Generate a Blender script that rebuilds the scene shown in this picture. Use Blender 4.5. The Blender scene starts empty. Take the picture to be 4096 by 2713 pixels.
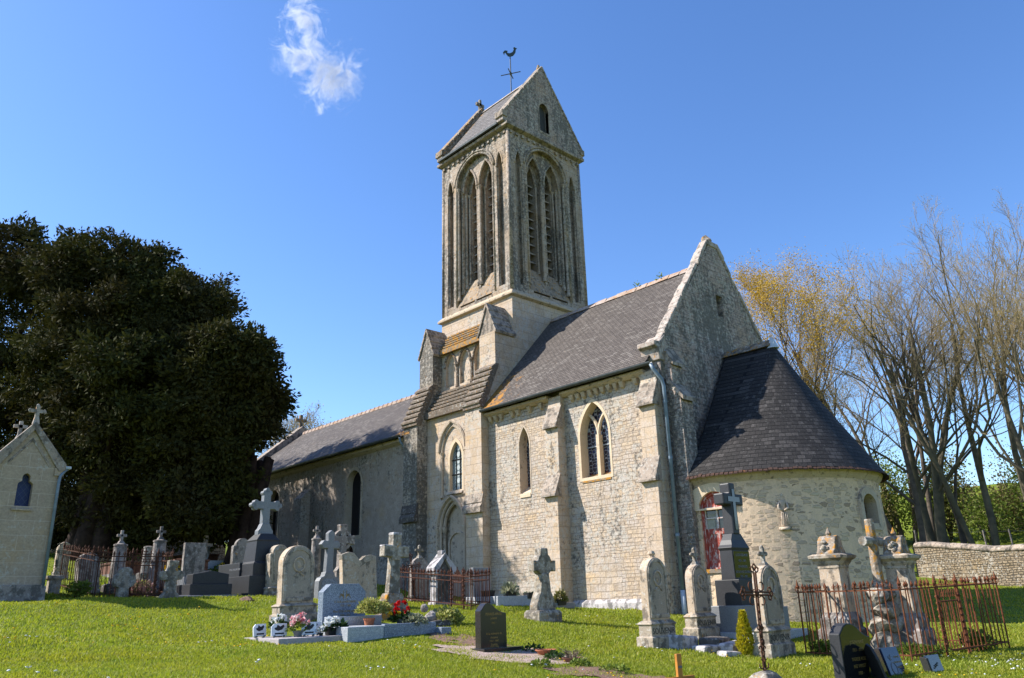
import bpy, bmesh, math, random
import numpy as np
from mathutils import Vector, Matrix
R = math.radians
random.seed(7)
scene = bpy.context.scene
COL = scene.collection

# ------------------------------------------------------------------ camera
CAM_POS = Vector((13.513, -18.770, 0.434))
yaw, pitch, roll = R(43.256), R(18.374), R(-1.688)
fwd = Vector((-math.cos(yaw)*math.cos(pitch), math.sin(yaw)*math.cos(pitch), math.sin(pitch)))
rgt = fwd.cross(Vector((0, 0, 1))).normalized(); upv = rgt.cross(fwd)
r2 = rgt*math.cos(roll)+upv*math.sin(roll); u2 = -rgt*math.sin(roll)+upv*math.cos(roll)
cam = bpy.data.cameras.new('camera'); camo = bpy.data.objects.new('camera', cam); COL.objects.link(camo)
cam.sensor_width = 36; cam.lens = 36*3124/4096; cam.clip_start = .1; cam.clip_end = 6000
M = Matrix((r2, u2, -fwd)).transposed().to_4x4(); M.translation = CAM_POS
camo.matrix_world = M
scene.camera = camo

# ------------------------------------------------------------------ sky and sun
SUN_AZ = R(47)      # from church south towards west
SUN_EL = R(41)
sun_dir = Vector((-math.sin(SUN_AZ)*math.cos(SUN_EL), -math.cos(SUN_AZ)*math.cos(SUN_EL), math.sin(SUN_EL)))
world = bpy.data.worlds.new('World'); scene.world = world; world.use_nodes = True
wn = world.node_tree; bg = wn.nodes['Background']
sky = wn.nodes.new('ShaderNodeTexSky'); sky.sky_type = 'NISHITA'; sky.sun_disc = False
sky.sun_elevation = SUN_EL
sky.sun_rotation = math.atan2(sun_dir.x, sun_dir.y)
sky.air_density = 1.0; sky.dust_density = 0.3; sky.ozone_density = 3.0; sky.altitude = 0
hs = wn.nodes.new('ShaderNodeHueSaturation'); hs.inputs['Saturation'].default_value = 1.19
hs.inputs['Hue'].default_value = 0.508
wn.links.new(sky.outputs[0], hs.inputs['Color'])
wn.links.new(hs.outputs[0], bg.inputs['Color'])
bg.inputs['Strength'].default_value = 0.135
sl = bpy.data.lights.new('sun', 'SUN'); sl.energy = 5.0; sl.angle = R(.53); sl.color = (1, .955, .88)
so = bpy.data.objects.new('sun', sl); COL.objects.link(so)
so.rotation_euler = sun_dir.to_track_quat('Z', 'Y').to_euler(); so.location = (0, 0, 60)
scene.view_settings.view_transform = 'Standard'; scene.view_settings.look = 'None'
scene.view_settings.exposure = 0.92; scene.view_settings.gamma = 1
scene.render.engine = 'CYCLES'
scene.cycles.max_bounces = 6; scene.cycles.diffuse_bounces = 3; scene.cycles.glossy_bounces = 3
scene.cycles.transparent_max_bounces = 8; scene.cycles.use_denoising = True

# ------------------------------------------------------------------ object helpers
def tag(o, label=None, cat=None, group=None, kind=None):
    if label: o['label'] = label
    if cat: o['category'] = cat
    if group: o['group'] = group
    if kind: o['kind'] = kind
    return o
def thing(name, label, cat, loc=(0, 0, 0), rz=0, group=None, tilt=(0, 0)):
    o = bpy.data.objects.new(name, None); COL.objects.link(o)
    o.location = loc; o.rotation_euler = (tilt[0], tilt[1], rz); o.empty_display_size = .2
    return tag(o, label, cat, group)
def copy_tree(o, parent=None):
    c = o.copy(); COL.objects.link(c)
    if parent: c.parent = parent
    for ch in list(o.children): copy_tree(ch, c)
    return c

class MB:
    def __init__(s): s.v = []; s.f = []; s.uv = None
    def add(s, vs, fs):
        n = len(s.v); s.v += [tuple(p) for p in vs]; s.f += [tuple(i+n for i in f) for f in fs]; return s
    def box(s, x0, x1, y0, y1, z0, z1):
        return s.add([(x0,y0,z0),(x1,y0,z0),(x1,y1,z0),(x0,y1,z0),(x0,y0,z1),(x1,y0,z1),(x1,y1,z1),(x0,y1,z1)],
                     [(0,3,2,1),(4,5,6,7),(0,1,5,4),(1,2,6,5),(2,3,7,6),(3,0,4,7)])
    def prism(s, prof, ax, a, b):
        n = len(prof)
        def P(p, c):
            return (c, p[0], p[1]) if ax == 'x' else (p[0], c, p[1]) if ax == 'y' else (p[0], p[1], c)
        vs = [P(p, a) for p in prof]+[P(p, b) for p in prof]
        fs = [tuple(range(n))[::-1], tuple(range(n, 2*n))]+[(i, (i+1) % n, n+(i+1) % n, n+i) for i in range(n)]
        return s.add(vs, fs)
    def tube(s, pts, r, n=8, cap=True):
        pts = [Vector(p) for p in pts]; rs = r if isinstance(r, (list, tuple)) else [r]*len(pts)
        vs = []; prev = None
        for i, p in enumerate(pts):
            d = (pts[min(i+1, len(pts)-1)]-pts[max(i-1, 0)]).normalized()
            if prev is None:
                a = d.orthogonal().normalized()
            else:
                a = (prev-d*prev.dot(d))
                a = a.normalized() if a.length > 1e-6 else d.orthogonal().normalized()
            prev = a; b = d.cross(a)
            for k in range(n):
                t = 2*math.pi*k/n; vs.append(p+(a*math.cos(t)+b*math.sin(t))*rs[i])
        fs = []
        for i in range(len(pts)-1):
            for k in range(n):
                fs.append((i*n+k, i*n+(k+1) % n, (i+1)*n+(k+1) % n, (i+1)*n+k))
        if cap:
            fs.append(tuple(range(n))[::-1]); fs.append(tuple(range((len(pts)-1)*n, len(pts)*n)))
        return s.add(vs, fs)
    def lathe(s, prof, c=(0, 0, 0), n=16, ph=0):
        vs = []; fs = []; m = len(prof)
        for r, z in prof:
            for k in range(n):
                t = 2*math.pi*k/n+ph; vs.append((c[0]+max(r, 1e-4)*math.cos(t), c[1]+max(r, 1e-4)*math.sin(t), c[2]+z))
        for i in range(m-1):
            for k in range(n):
                fs.append((i*n+k, i*n+(k+1) % n, (i+1)*n+(k+1) % n, (i+1)*n+k))
        fs.append(tuple(range(n))[::-1]); fs.append(tuple(range((m-1)*n, m*n)))
        return s.add(vs, fs)
    def sq(s, prof, c=(0, 0, 0)):      # stacked rectangles (half x, half y, z)
        vs = []; fs = []
        for a, b, z in prof:
            vs += [(c[0]-a, c[1]-b, c[2]+z), (c[0]+a, c[1]-b, c[2]+z), (c[0]+a, c[1]+b, c[2]+z), (c[0]-a, c[1]+b, c[2]+z)]
        m = len(prof)
        for i in range(m-1):
            for k in range(4): fs.append((i*4+k, i*4+(k+1) % 4, (i+1)*4+(k+1) % 4, (i+1)*4+k))
        fs.append((3, 2, 1, 0)); fs.append(tuple(range((m-1)*4, m*4)))
        return s.add(vs, fs)
    def rock(s, c, r, seed=0, sub=2, amp=.18):
        bm = bmesh.new(); bmesh.ops.create_icosphere(bm, subdivisions=sub, radius=1)
        rn = random.Random(seed); ax = [(Vector((rn.uniform(-1,1), rn.uniform(-1,1), rn.uniform(-1,1))).normalized(), rn.uniform(.55, 1)) for _ in range(9)]
        vs = []
        for v in bm.verts:
            p = v.co.copy()
            for a, d in ax:
                k = p.dot(a)
                if k > d: p -= a*(k-d)
            p *= 1+rn.uniform(-amp, amp)*.25
            vs.append((c[0]+p.x*r[0], c[1]+p.y*r[1], c[2]+p.z*r[2]))
        fs = [tuple(v.index for v in f.verts) for f in bm.faces]; bm.free()
        return s.add(vs, fs)
    def build(s, name, mat, parent=None, bevel=0, smooth=False, label=None, recalc=True, jitter=0):
        me = bpy.data.meshes.new(name)
        me.from_pydata(s.v, [], s.f)
        if recalc or jitter:
            bm = bmesh.new(); bm.from_mesh(me)
            if jitter:
                rn = random.Random(len(s.v))
                for v in bm.verts: v.co += Vector((rn.uniform(-1,1), rn.uniform(-1,1), rn.uniform(-1,1)))*jitter
            bmesh.ops.recalc_face_normals(bm, faces=bm.faces); bm.to_mesh(me); bm.free()
        if s.uv:
            ul = me.uv_layers.new(name='UVMap'); ul.data.foreach_set('uv', np.array(s.uv, 'f').ravel())
        if isinstance(mat, (list, tuple)):
            for m in mat: me.materials.append(m)
        else: me.materials.append(mat)
        if smooth: me.shade_smooth()
        o = bpy.data.objects.new(name, me); COL.objects.link(o)
        if parent: o.parent = parent
        if label: o['label'] = label
        if bevel:
            b = o.modifiers.new('edge', 'BEVEL'); b.width = bevel; b.segments = 2; b.limit_method = 'ANGLE'; b.angle_limit = R(35)
        return o
def part(name, mb, mat, parent, **k): return mb.build(name, mat, parent, **k)

def cut(o, cutters):
    tmp = []
    for c in cutters:
        me = bpy.data.meshes.new('c'); me.from_pydata(c.v, [], c.f)
        bm = bmesh.new(); bm.from_mesh(me); bmesh.ops.recalc_face_normals(bm, faces=bm.faces); bm.to_mesh(me); bm.free()
        t = bpy.data.objects.new('c', me); COL.objects.link(t); tmp.append(t); t.parent = o.parent
        m = o.modifiers.new('b', 'BOOLEAN'); m.operation = 'DIFFERENCE'; m.object = t; m.solver = 'EXACT'
    dg = bpy.context.evaluated_depsgraph_get(); dg.update()
    me = bpy.data.meshes.new_from_object(o.evaluated_get(dg))
    o.modifiers.clear(); old = o.data; nm = old.name; o.data = me; bpy.data.meshes.remove(old); me.name = nm
    for t in tmp:
        d = t.data; bpy.data.objects.remove(t); bpy.data.meshes.remove(d)
    return o

def arch(a, b, zb, zs, zt, n=8):
    """outline of an arched opening, counter-clockwise from bottom left"""
    w = (b-a)/2; c = (a+b)/2; h = zt-zs; pts = [(a, zb), (b, zb)]
    if h >= w*.98:
        rr = (w*w+h*h)/(2*w); am = math.asin(min(1, h/rr)) if rr > w*1.001 or h < w else math.pi/2
        if rr < h: am = math.pi/2
        right = [(c+w-rr+rr*math.cos(am*i/n), zs+rr*math.sin(am*i/n)) for i in range(n+1)]
        pts += right+[(2*c-x, z) for x, z in right[::-1][1:]]
    else:
        rr = (w*w+h*h)/(2*h); a0 = math.asin(w/rr)
        pts += [(c+rr*math.sin(a0-2*a0*i/(2*n)), zs-(rr-h)+rr*math.cos(a0-2*a0*i/(2*n))) for i in range(2*n+1)]
    return pts
def ring(mb, outer, inner, ax, p0, p1):
    """solid frame between two outlines with the same number of points"""
    n = len(outer)
    def P(p, c): return (c, p[0], p[1]) if ax == 'x' else (p[0], c, p[1])
    vs = [P(p, p0) for p in outer]+[P(p, p0) for p in inner]+[P(p, p1) for p in outer]+[P(p, p1) for p in inner]
    fs = []
    for i in range(n):
        j = (i+1) % n
        fs += [(i, j, n+j, n+i), (2*n+i, 3*n+i, 3*n+j, 2*n+j), (i, 2*n+i, 2*n+j, j), (n+i, n+j, 3*n+j, 3*n+i)]
    return mb.add(vs, fs)
def text(body, size, mat, parent, loc, rot=(R(90), 0, R(90)), ext=.002, align='CENTER', name='inscription', sx=1):
    cu = bpy.data.curves.new(name, 'FONT'); cu.body = body; cu.size = size; cu.extrude = ext
    cu.align_x = align; cu.resolution_u = 2; cu.materials.append(mat)
    o = bpy.data.objects.new(name, cu); COL.objects.link(o); o.location = loc; o.rotation_euler = rot; o.scale = (sx, 1, 1)
    dg = bpy.context.evaluated_depsgraph_get(); dg.update()
    me = bpy.data.meshes.new_from_object(o.evaluated_get(dg)); bpy.data.objects.remove(o); bpy.data.curves.remove(cu)
    me.name = name; o = bpy.data.objects.new(name, me); COL.objects.link(o); o.location = loc; o.rotation_euler = rot; o.scale = (sx, 1, 1)
    if parent: o.parent = parent
    return o

# ------------------------------------------------------------------ node helpers
class NT:
    def __init__(s, name):
        s.m = bpy.data.materials.new(name); s.m.use_nodes = True; s.t = s.m.node_tree; s.t.nodes.clear()
        s.out = s.n('ShaderNodeOutputMaterial')
    def n(s, ty, **kw):
        x = s.t.nodes.new(ty)
        for k, v in kw.items(): setattr(x, k, v)
        return x
    def set(s, sock, v):
        if isinstance(v, bpy.types.NodeSocket): s.t.links.new(v, sock)
        elif v is not None:
            if sock.type == 'RGBA' and len(v) == 3: v = (*v, 1)
            sock.default_value = v
    def math(s, op, a, b=None, c=None, clamp=False):
        x = s.n('ShaderNodeMath', operation=op, use_clamp=clamp)
        for i, v in enumerate((a, b, c)):
            if v is not None: s.set(x.inputs[i], v)
        return x.outputs[0]
    def mix(s, f, a, b, mode='MIX'):
        x = s.n('ShaderNodeMix', data_type='RGBA', blend_type=mode); x.clamp_factor = True
        s.set(x.inputs[0], f); s.set(x.inputs[6], a); s.set(x.inputs[7], b); return x.outputs[2]
    def noise(s, vec, scale, detail=4, rough=.55, dist=0, dims='3D', w=None):
        x = s.n('ShaderNodeTexNoise', noise_dimensions=dims)
        if dims != '1D' and vec is not None: s.set(x.inputs['Vector'], vec)
        if w is not None: s.set(x.inputs['W'], w)
        s.set(x.inputs['Scale'], scale); s.set(x.inputs['Detail'], detail); s.set(x.inputs['Roughness'], rough); s.set(x.inputs['Distortion'], dist)
        return x.outputs[0]
    def vor(s, vec, scale, feature='F1', out=0, rnd=1):
        x = s.n('ShaderNodeTexVoronoi', feature=feature); s.set(x.inputs['Vector'], vec); s.set(x.inputs['Scale'], scale)
        if 'Randomness' in x.inputs: s.set(x.inputs['Randomness'], rnd)
        return x.outputs[out]
    def ramp(s, f, stops, interp='LINEAR'):
        x = s.n('ShaderNodeValToRGB'); cr = x.color_ramp; cr.interpolation = interp
        while len(cr.elements) < len(stops): cr.elements.new(.5)
        for e, (p, c) in zip(cr.elements, stops):
            e.position = p; e.color = (c, c, c, 1) if isinstance(c, (int, float)) else (*c, 1)
        s.set(x.inputs[0], f); return x.outputs[0]
    def map(s, f, a, b, c=0., d=1.):
        x = s.n('ShaderNodeMapRange'); x.clamp = True
        for i, v in enumerate((f, a, b, c, d)): s.set(x.inputs[i], v)
        return x.outputs[0]
    def pos(s): return s.n('ShaderNodeNewGeometry').outputs['Position']
    def sep(s, v):
        x = s.n('ShaderNodeSeparateXYZ'); s.set(x.inputs[0], v); return x.outputs
    def comb(s, a, b, c=0.):
        x = s.n('ShaderNodeCombineXYZ'); s.set(x.inputs[0], a); s.set(x.inputs[1], b); s.set(x.inputs[2], c); return x.outputs[0]
    def vadd(s, a, b, op='ADD'):
        x = s.n('ShaderNodeVectorMath', operation=op); s.set(x.inputs[0], a); s.set(x.inputs[1], b); return x.outputs[0]
    def vscale(s, a, k):
        x = s.n('ShaderNodeVectorMath', operation='SCALE'); s.set(x.inputs[0], a); s.set(x.inputs['Scale'], k); return x.outputs[0]
    def bump(s, h, strength=.5, dist=.02, normal=None):
        x = s.n('ShaderNodeBump'); s.set(x.inputs['Height'], h); s.set(x.inputs['Strength'], strength); s.set(x.inputs['Distance'], dist)
        if normal is not None: s.set(x.inputs['Normal'], normal)
        return x.outputs[0]
    def bsdf(s, col, rough=.85, spec=.25, normal=None, metal=0., extra=None):
        x = s.n('ShaderNodeBsdfPrincipled'); s.set(x.inputs['Base Color'], col); s.set(x.inputs['Roughness'], rough)
        s.set(x.inputs['Specular IOR Level'], spec); s.set(x.inputs['Metallic'], metal)
        if normal is not None: s.set(x.inputs['Normal'], normal)
        if extra:
            for k, v in extra.items(): s.set(x.inputs[k], v)
        s.t.links.new(x.outputs[0], s.out.inputs[0]); return s.m
    def boxuv(s, P=None):
        g = s.n('ShaderNodeNewGeometry'); P = P or g.outputs['Position']
        nx, ny, nz = s.sep(g.outputs['True Normal']); px, py, pz = s.sep(P)
        k = s.math('GREATER_THAN', s.math('ABSOLUTE', nx), s.math('ABSOLUTE', ny))
        u = s.math('ADD', s.math('MULTIPLY', px, s.math('SUBTRACT', 1., k)), s.math('MULTIPLY', py, k))
        return u, pz
# ------------------------------------------------------------------ materials
def brick(N, u, v, bw, bh, ms, warp=.03, irregular=.5, seed=0.):
    """coursed masonry of uneven blocks: returns mortar mask, per-block random colour value"""
    P = N.comb(u, v, seed)
    w1 = N.noise(P, 1.6, 2); w2 = N.noise(N.vadd(P, (17.3, 4.1, 2.)), 5., 3)
    cv = N.math('MULTIPLY', N.math('SUBTRACT', N.noise(None, 1.1/bh*.23, 2, dims='1D', w=v), .5), bh*2.2*irregular)
    u2 = N.math('ADD', u, N.math('MULTIPLY', N.math('SUBTRACT', w2, .5), warp*2))
    v2 = N.math('ADD', N.math('ADD', v, cv), N.math('MULTIPLY', N.math('SUBTRACT', w1, .5), warp*2))
    v2 = N.math('ADD', v2, N.math('MULTIPLY', N.math('SUBTRACT', N.noise(N.vadd(P, (3., 9., 5.)), 6., 3), .5), warp))
    b = N.n('ShaderNodeTexBrick', offset=.5, squash=.72, squash_frequency=3, offset_frequency=2)
    N.set(b.inputs['Vector'], N.comb(u2, v2)); N.set(b.inputs['Color1'], (0, 0, 0)); N.set(b.inputs['Color2'], (1, 1, 1)); N.set(b.inputs['Mortar'], (.5, .5, .5))
    N.set(b.inputs['Scale'], 1.); N.set(b.inputs['Mortar Size'], ms); N.set(b.inputs['Mortar Smooth'], .35)
    N.set(b.inputs['Brick Width'], bw); N.set(b.inputs['Row Height'], bh); N.set(b.inputs['Bias'], 0.)
    return b.outputs['Fac'], b.outputs['Color']

def stone(name, c1=(.42,.34,.22), c2=(.30,.25,.17), c3=(.50,.44,.33), mortar=(.25,.21,.15), bw=.5, bh=.24, ms=.011,
          rubble=0., dark=.25, grey=.25, orange=.06, bump=.6, cyl=None, darkc=(.055,.052,.047), warp=.03, streak=.3, soot=None):
    c1, c2, c3, mortar = [(q[0]*1.03, q[1]*.98, q[2]*1.04) for q in (c1, c2, c3, mortar)]
    N = NT(name); P = N.pos()
    if cyl:
        x, y, z = N.sep(P)
        u = N.math('MULTIPLY', N.math('ARCTAN2', N.math('SUBTRACT', y, cyl[1]), N.math('SUBTRACT', x, cyl[0])), cyl[2]); v = z
    else: u, v = N.boxuv(P)
    m, rc = brick(N, u, v, bw, bh, ms, warp)
    if rubble:
        m2, rc2 = brick(N, u, v, bw*.55, bh*.52, ms*1.15, warp*1.2, 1.0, 3.3)
        sel = N.map(N.noise(N.comb(u, v, 7.), .75, 3), .5-.12, .5+.02) if rubble < 1 else 1.
        sel = N.map(sel, .45, .55)
        m = N.mix(sel, m, m2); rc = N.mix(sel, rc, rc2)
    n_big = N.noise(P, .55, 4); n_mid = N.noise(P, 3.1, 5, .6); n_fine = N.noise(P, 22., 5, .65)
    col = N.mix(rc, c1, c2)
    col = N.mix(N.map(n_mid, .42, .68), col, c3)
    col = N.mix(N.map(N.noise(N.vadd(P, (5., 8., 1.)), 1.1, 3), .55, .7, 0, .45), col, (c1[0]*1.12, c1[1]*.96, c1[2]*.66))
    col = N.mix(1., col, N.map(n_fine, .2, .8, .70, 1.25), 'MULTIPLY')
    col = N.mix(N.math('MULTIPLY', m, .85), col, mortar)
    # lichens: pale crust, dark stains in vertical streaks, orange spots
    if grey: col = N.mix(N.map(N.math('MULTIPLY', N.noise(P, 9., 5, .7), N.map(n_big, .3, .7, .75, 1.2)), .58-.22*grey, .64-.22*grey, 0, .62), col, (.43,.405,.36))
    if dark:
        st = N.noise(N.vadd(N.vscale(P, 1.), (0, 0, 0)), 1., 2)
        sx, sy, sz = N.sep(P); sp = N.comb(N.math('MULTIPLY', sx, 3.), N.math('MULTIPLY', sy, 3.), N.math('MULTIPLY', sz, .35))
        ds = N.math('ADD', N.math('MULTIPLY', N.noise(sp, 1., 5, .6), streak), N.math('MULTIPLY', N.noise(P, 9.5, 6, .75), 1-streak))
        ds = N.math('ADD', ds, N.math('MULTIPLY', N.math('SUBTRACT', n_big, .5), .35))
        col = N.mix(N.map(ds, .605-.27*dark, .67-.25*dark, 0, .74), col, darkc)
    if soot:   # weathering line of a thing itself (axis value range)
        pass
    if orange: col = N.mix(N.map(N.noise(N.vadd(P, (9., 2., 4.)), 4.2, 5, .7), .69-.22*orange, .74-.22*orange, 0, .85), col, (.36,.17,.025))
    h = N.math('ADD', N.math('MULTIPLY', N.math('SUBTRACT', 1., m), 1.), N.math('ADD', N.math('MULTIPLY', n_mid, .5), N.math('MULTIPLY', n_fine, .55)))
    h = N.math('ADD', h, N.math('MULTIPLY', N.vor(P, 11.), .35))
    return N.bsdf(col, .92, .15, N.bump(h, bump, .03))

def plainstone(name, c, c3=None, dark=.2, grey=.3, orange=.1, bump=.35, rough=.9, darkc=(.05,.048,.042), scale=1., spec=.2):
    c = (c[0]*1.05, c[1]*.965, c[2]); c3 = (c3[0]*1.05, c3[1]*.965, c3[2]) if c3 else None
    N = NT(name); P = N.n('ShaderNodeTexCoord').outputs['Object']; oi = N.n('ShaderNodeObjectInfo').outputs['Random']
    P = N.vadd(P, N.comb(N.math('MULTIPLY', oi, 37.), N.math('MULTIPLY', oi, 11.), 0.)); P = N.vscale(P, scale)
    nb = N.noise(P, 1.7, 4); nm = N.noise(P, 6., 5, .65); nf = N.noise(P, 40., 4, .6)
    col = N.mix(N.map(nb, .35, .65), c, c3 or tuple(x*.72 for x in c))
    col = N.mix(1., col, N.map(nf, .2, .8, .75, 1.2), 'MULTIPLY')
    if grey: col = N.mix(N.map(N.noise(N.vadd(P, (3., 3., 7.)), 12., 5, .7), .63-.24*grey, .68-.24*grey, 0, .55), col, (.46,.44,.40))
    if dark:
        sx, sy, sz = N.sep(P); sp = N.comb(N.math('MULTIPLY', sx, 5.), N.math('MULTIPLY', sy, 5.), N.math('MULTIPLY', sz, .9))
        ds = N.math('ADD', N.math('MULTIPLY', N.noise(sp, 1., 4), .4), N.math('MULTIPLY', nm, .6))
        col = N.mix(N.map(ds, .60-.27*dark, .66-.26*dark, 0, .66), col, darkc)
    if orange: col = N.mix(N.map(N.noise(N.vadd(P, (9., 2., 4.)), 7., 5, .7), .69-.29*orange, .74-.29*orange, 0, .92), col, (.42,.19,.02))
    return N.bsdf(col, rough, spec, N.bump(N.math('ADD', nm, N.math('MULTIPLY', nf, .6)), bump, .02))

def granite(name, c, c2, scale=90., rough=.35, spec=.5, coat=0.):
    N = NT(name); P = N.n('ShaderNodeTexCoord').outputs['Object']
    a = N.vor(P, scale, out=1); g = N.sep(a)[0]
    col = N.mix(N.map(g, .2, .95), c, c2); col = N.mix(N.map(N.vor(P, scale*.55), .0, .18, .5, 0), col, (.01,.011,.014))
    col = N.mix(N.map(N.noise(P, 3., 4), .35, .7, 0, .35), col, tuple(x*.7 for x in c))
    return N.bsdf(col, rough, spec, N.bump(N.noise(P, 60., 3), .05, .01))

def slate(name, c1, c2, c3, bw=.22, bh=.125, uv=False, orange_at=None, slope=1.42, light=.3, bump=.5, orange=.0):
    N = NT(name); P = N.pos()
    if uv:
        t = N.n('ShaderNodeUVMap').outputs[0]; x, y, z = N.sep(t); u, v = x, y
    else:
        x, y, z = N.sep(P); u = x; v = N.math('MULTIPLY', z, slope)
    w = N.noise(N.comb(u, v, 0.), 1.2, 3)
    v2 = N.math('ADD', v, N.math('MULTIPLY', N.math('SUBTRACT', w, .5), .05))
    b = N.n('ShaderNodeTexBrick', offset=.5, squash=1.)
    N.set(b.inputs['Vector'], N.comb(u, v2)); N.set(b.inputs['Color1'], (0,0,0)); N.set(b.inputs['Color2'], (1,1,1)); N.set(b.inputs['Mortar'], (.2,.2,.2))
    N.set(b.inputs['Scale'], 1.); N.set(b.inputs['Mortar Size'], .008); N.set(b.inputs['Mortar Smooth'], .2); N.set(b.inputs['Brick Width'], bw); N.set(b.inputs['Row Height'], bh)
    rc, m = b.outputs['Color'], b.outputs['Fac']
    nm = N.noise(P, 2.2, 5, .65); nf = N.noise(P, 30., 4, .7); st = N.noise(N.comb(N.math('MULTIPLY', u, 3.2), N.math('MULTIPLY', v, 9.), 1.), 1., 4, .6)
    col = N.mix(rc, c1, c2); col = N.mix(N.map(N.math('MULTIPLY', rc, N.map(N.noise(N.comb(u, v, 4.), .9, 3), .3, .6)), .52, .68, 0, light*1.5), col, c3)
    col = N.mix(N.map(st, .56, .66, 0, .5*light), col, c3); col = N.mix(1., col, N.map(nf, .25, .75, .5, 1.5), 'MULTIPLY')
    col = N.mix(N.map(N.noise(P, 14., 5, .75), .60, .66, 0, .6*light+.1), col, (.38,.37,.34))
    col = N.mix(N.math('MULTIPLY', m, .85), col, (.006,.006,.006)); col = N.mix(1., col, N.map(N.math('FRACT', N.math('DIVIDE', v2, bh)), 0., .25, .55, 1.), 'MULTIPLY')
    if orange_at:
        ax, p0, p1, s = orange_at   # lichen thicker along one edge of the roof
        q = N.math('ADD', N.math('MULTIPLY', N.sep(P)[0], ax[0]), N.math('ADD', N.math('MULTIPLY', N.sep(P)[1], ax[1]), N.math('MULTIPLY', N.sep(P)[2], ax[2])))
        k = N.map(q, p0, p1, .0, 1.)
        col = N.mix(N.map(N.math('ADD', N.noise(P, 3.2, 6, .72), N.math('MULTIPLY', k, .36)), .66, .76, 0, s), col, (.37,.17,.03))
    if orange: col = N.mix(N.map(N.noise(N.vadd(P, (3., 1., 0.)), 2.1, 6, .75), .72-.2*orange, .80-.2*orange, 0, .8), col, (.30,.13,.02))
    saw = N.math('FRACT', N.math('DIVIDE', v2, bh))
    h = N.math('ADD', N.math('MULTIPLY', N.math('SUBTRACT', 1., saw), .9), N.math('ADD', N.math('MULTIPLY', rc, .5), N.math('MULTIPLY', nf, .3)))
    h = N.math('SUBTRACT', h, N.math('MULTIPLY', m, .6))
    return N.bsdf(col, .75, .2, N.bump(h, bump, .045))

def simple(name, c, rough=.6, spec=.4, metal=0., var=.25, scale=8., bump=0., c2=None, th=(.4, .62)):
    N = NT(name); P = N.n('ShaderNodeTexCoord').outputs['Object']
    n = N.noise(P, scale, 5, .65)
    col = N.mix(N.map(n, th[0], th[1], 0, 1.), c, c2 or tuple(x*(1-var) for x in c))
    return N.bsdf(col, rough, spec, N.bump(n, bump, .01) if bump else None, metal)

def leafmat(name, c1, c2, c3=None, trans=.35, rough=.6, big=.5):
    N = NT(name); P = N.pos()
    oi = N.n('ShaderNodeNewGeometry').outputs['Random Per Island']
    col = N.mix(oi, c1, c2)
    if c3: col = N.mix(N.map(N.noise(P, big, 3), .42, .62), col, c3)
    d = N.n('ShaderNodeBsdfPrincipled'); N.set(d.inputs['Base Color'], col); N.set(d.inputs['Roughness'], rough); N.set(d.inputs['Specular IOR Level'], .25)
    t = N.n('ShaderNodeBsdfTranslucent'); N.set(t.inputs[0], col)
    mx = N.n('ShaderNodeMixShader'); N.set(mx.inputs[0], trans); N.t.links.new(d.outputs[0], mx.inputs[1]); N.t.links.new(t.outputs[0], mx.inputs[2])
    N.t.links.new(mx.outputs[0], N.out.inputs[0]); return N.m

m_chancel = stone('chancel_stone', (.50,.405,.27), (.345,.285,.205), (.44,.395,.325), (.235,.19,.135), .42, .19, .008, rubble=.5, dark=.20, grey=.32, orange=.06, bump=.75, warp=.035)
m_ashlar = stone('ashlar_stone', (.48,.38,.25), (.40,.315,.21), (.48,.415,.325), (.25,.205,.145), .62, .31, .008, dark=.16, grey=.25, orange=.08, bump=.45, warp=.012)
m_tower = stone('tower_stone', (.35,.28,.195), (.28,.23,.16), (.38,.33,.26), (.17,.14,.105), .60, .29, .008, dark=.44, grey=.34, orange=.08, bump=.6, warp=.014, streak=.4)
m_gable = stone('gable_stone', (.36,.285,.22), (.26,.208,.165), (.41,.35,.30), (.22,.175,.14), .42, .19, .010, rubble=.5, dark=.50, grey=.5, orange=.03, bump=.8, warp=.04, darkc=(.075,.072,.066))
m_dark = stone('sooty_stone', (.36,.32,.235), (.27,.235,.175), (.42,.39,.32), (.2,.18,.14), .5, .27, .010, dark=.62, grey=.4, orange=.05, bump=.8, warp=.03)
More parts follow.
